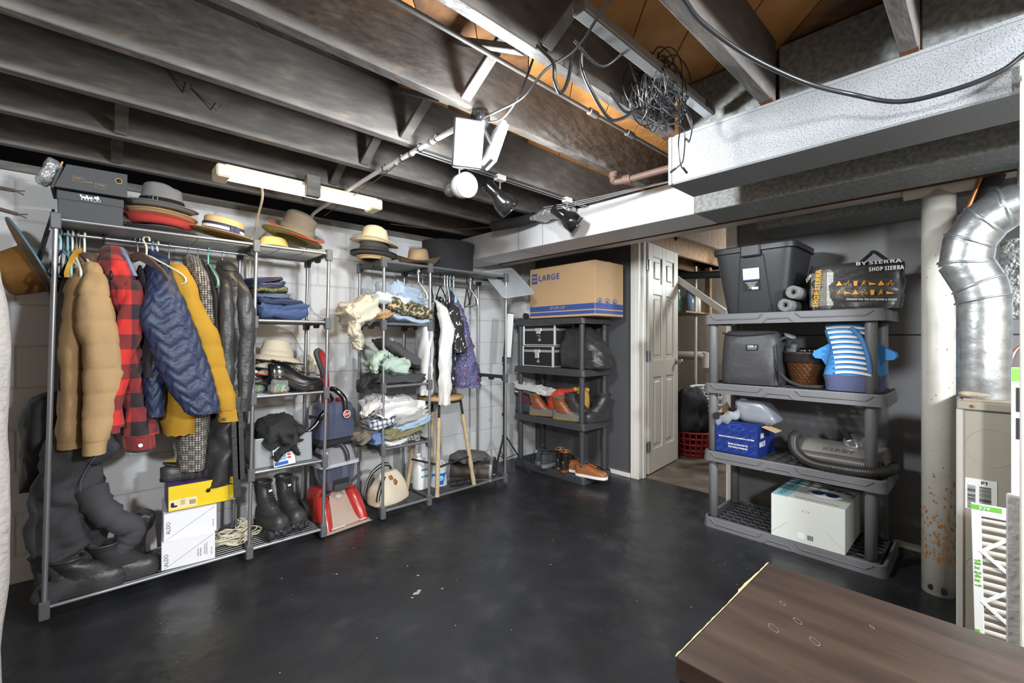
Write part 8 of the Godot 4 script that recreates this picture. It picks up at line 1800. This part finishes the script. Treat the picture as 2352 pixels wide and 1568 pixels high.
# ---------------------------------------------------------------- cables and pipes under the joists
func wire(s: SurfaceTool, pts: Array, r: float, n := 8): tube(s, spline(pts, n), r, 8)

func cables():
	var bl := mt("cable_black", c8(40, 40, 42), 0.3); var s := S()
	wire(s, [Vector3(0.9, 2.024, -0.50), Vector3(1.073, 2.02, -0.517), Vector3(1.19, 2.018, -0.52), Vector3(1.362, 1.985, -0.47), Vector3(1.52, 1.93, -0.37), Vector3(1.66, 1.91, -0.28), Vector3(1.70, 1.864, -0.178), Vector3(1.70, 1.853, -0.068), Vector3(1.70, 1.865, 0.019), Vector3(1.70, 1.90, 0.075), Vector3(1.7, 2.0, 0.25)], 0.0065); lone("power_cable", s, bl, "thick black cable sagging in front of the grey duct", "cable")
	# bundle of cables hanging off the raceway
	var t := thing("cable_bundle", "tangled bundle of thin black cables hanging from the raceway", "cables", Vector3(1.44, 2.03, -0.79)); s = S(); rng.seed = 15
	for k in 46:
		var pts := []; var r := rng.randf_range(0.04, 0.10); var c := Vector3(rng.randf_range(-0.03, 0.05), rng.randf_range(-0.03, 0.05), rng.randf_range(-0.05, 0.05)); var a0 := rng.randf() * TAU
		for i in 7:
			var a := a0 + i * TAU / 7; pts.append(c + Vector3(cos(a) * r * 0.9 + rng.randf_range(-0.012, 0.012), sin(a) * r + rng.randf_range(-0.012, 0.012), 0.04 * sin(a * 1.0 + k) + rng.randf_range(-0.015, 0.015)))
		tube(s, spline(pts, 6, true), 0.0021, 6, true)
	put(t, "coils", s, bl).set_meta("kind", "stuff")
	for q in [[Vector3(0.06, 0.0, 0), Vector3(0.17, 0.05, 0.0), Vector3(0.26, -0.01, 0.0), Vector3(0.24, -0.09, 0.0), Vector3(0.20, -0.10, 0.01)], [Vector3(0.02, -0.06, 0), Vector3(0.16, -0.03, 0), Vector3(0.15, -0.13, 0.0), Vector3(0.17, -0.2, 0.0), Vector3(0.20, -0.21, 0.0)], [Vector3(0.05, -0.08, 0), Vector3(0.19, -0.06, 0), Vector3(0.19, -0.17, 0.0), Vector3(0.15, -0.21, 0), Vector3(0.11, -0.235, 0.0)], [Vector3(0.0, 0.05, 0), Vector3(0.08, 0.1, 0), Vector3(0.2, 0.08, -0.02), Vector3(0.25, -0.02, 0)]]:
		s = S(); wire(s, q, 0.0025); wire(s, [q[-2].lerp(q[-1], 0.6), q[-1], q[-1] + (q[-1] - q[-2]).normalized() * 0.02], 0.0045); put(t, "loose_end", s, bl)
	for q in [["large loop of black cable left of the cable bundle", [Vector3(1.08, 2.09, -0.83), Vector3(1.09, 2.01, -0.85), Vector3(1.15, 1.945, -0.85), Vector3(1.235, 1.90, -0.85), Vector3(1.31, 1.925, -0.85), Vector3(1.37, 1.97, -0.83)], 0.0055], ["small hanging loop of black cable near the lit joist", [Vector3(0.955, 2.05, -0.92), Vector3(0.957, 1.966, -0.85), Vector3(0.966, 1.919, -0.85), Vector3(0.993, 1.893, -0.85), Vector3(1.025, 1.943, -0.85), Vector3(1.045, 2.03, -0.85)], 0.0055], ["curved black cable end between the big loop and the bundle", [Vector3(1.30, 2.10, -0.82), Vector3(1.38, 2.05, -0.83), Vector3(1.40, 1.99, -0.84), Vector3(1.33, 1.955, -0.85), Vector3(1.24, 1.985, -0.85)], 0.005], ["dark cable crossing from the upper edge towards the work lamp", [Vector3(0.88, 2.02, -0.52), Vector3(0.93, 2.0, -0.66), Vector3(0.976, 1.98, -0.781), Vector3(1.0, 1.99, -0.92), Vector3(1.03, 1.97, -1.04), Vector3(1.05, 1.985, -1.18), Vector3(1.06, 2.0, -1.28)], 0.004], ["pale twin cables rising from the work lamp to the joist", [Vector3(1.06, 1.99, -1.3), Vector3(1.09, 1.98, -1.22), Vector3(1.05, 2.0, -1.08), Vector3(1.02, 2.12, -0.955)], 0.004], ["dark cable from the bundle over the raceway to the work lamp cable", [Vector3(1.35, 2.12, -0.76), Vector3(1.2, 2.06, -0.76), Vector3(1.12, 2.0, -0.8), Vector3(0.99, 2.02, -0.8)], 0.004]]:
		s = S(); wire(s, q[1], q[2]); lone("cable", s, bl, q[0], "cable")
	# raceway
	t = thing("raceway", "long pale metal raceway between two joists ending at the duct", "raceway", Vector3(1.4, 2.05, -0.75)); put(t, "channel", bx(-0.45, 0.37, 0.0, 0.03, -0.022, 0.022, 0.003), mt("raceway", c8(122, 115, 107), 0.45)); put(t, "cover", bx(-0.45, 0.36, -0.004, 0.0, -0.016, 0.016, 0.001), M.steel)
	s = S(); box(s, Vector3(0.31, 0.015, 0.024), Vector3(0.05, 0.026, 0.004), 0.001); put(t, "end_plate", s, M.bracket)
	# pipes
	s = S(); rod(s, Vector3(0.5, 2.12, -1.13), Vector3(2.2, 2.12, -1.13), 0.008, 10); t = lone("gas_pipe", s, mt("grey_pipe", c8(98, 94, 90), 0.5), "thin grey pipe running along the bay right of the work lamp", "pipe")
	for x in [1.5, 1.78]:
		s = S(); rod(s, Vector3(x, 2.12, -1.13), Vector3(x + 0.05, 2.12, -1.13), 0.015, 10); put(t, "coupling", s, M.grey_pipe)
	t = thing("brown_pipe", "brown iron pipe with an elbow between the white duct and joist ends", "pipe", Vector3(1.95, 1.985, -1.3)); s = S(); wire(s, [Vector3(0.0, 0.12, -0.02), Vector3(0.0, 0.03, -0.02), Vector3(0.02, 0.0, 0.0), Vector3(0.04, 0.0, 0.25), Vector3(0.07, 0.0, 0.4)], 0.017); put(t, "pipe", s, M.iron_pipe); s = S(); rod(s, Vector3(0.005, 0.05, -0.02), Vector3(0.005, 0.02, -0.02), 0.024, 12); rod(s, Vector3(0.022, 0.0, 0.03), Vector3(0.026, 0.0, 0.07), 0.023, 12); put(t, "elbow", s, M.iron_pipe)
	s = S(); for k in 3: wire(s, [Vector3(2.0, 1.975 - 0.012 * k, -1.85), Vector3(2.05, 1.97 - 0.01 * k, -1.55), Vector3(2.12, 1.985 - 0.006 * k, -1.3), Vector3(2.2, 1.99, -0.95)], 0.002)
	lone("thin_cables", s, M.grey_cl, "thin pale cables along the top edge of the white duct", "cables").set_meta("kind", "stuff")
	t = thing("flex_duct", "dark flexible duct with a torn grey wrap above the white duct", "duct", Vector3(2.16, 1.99, -2.1)); s = S(); tube(s, spline([Vector3(-0.05, 0.0, -0.35), Vector3(0.0, 0.0, -0.15), Vector3(0.02, 0.01, 0.0)], 8), 0.035, 16); put(t, "tube", s, M.matt_black)
	s = S(); lump(s, Vector3(0.04, 0.005, 0.14), Vector3(0.07, 0.028, 0.18), 0.8, 0.8, 24, 12, func(p: Vector3): return Vector3(0.012 * sin(p.z * 50.0), 0.006 * sin(p.z * 40.0 + p.x * 60.0), 0)); put(t, "wrap", s, M.foil, "torn grey foil wrap")
	s = S(); wire(s, [Vector3(1.6, 2.02, -3.0), Vector3(1.9, 1.985, -2.75), Vector3(2.1, 1.98, -2.4), Vector3(2.16, 2.0, -2.2)], 0.0022); lone("telephone_wire", s, mt("wire_brown", c8(98, 72, 58), 0.6), "thin brownish wire drooping under the joists above the drum bag", "wire")
	s = S(); wire(s, [Vector3(1.045, 2.0, -1.85), Vector3(1.06, 1.99, -2.1), Vector3(1.08, 1.985, -2.5), Vector3(1.12, 1.99, -3.0)], 0.0022); lone("telephone_wire", s, M.wire_brown, "thin wire sagging beside the white conduit", "wire")
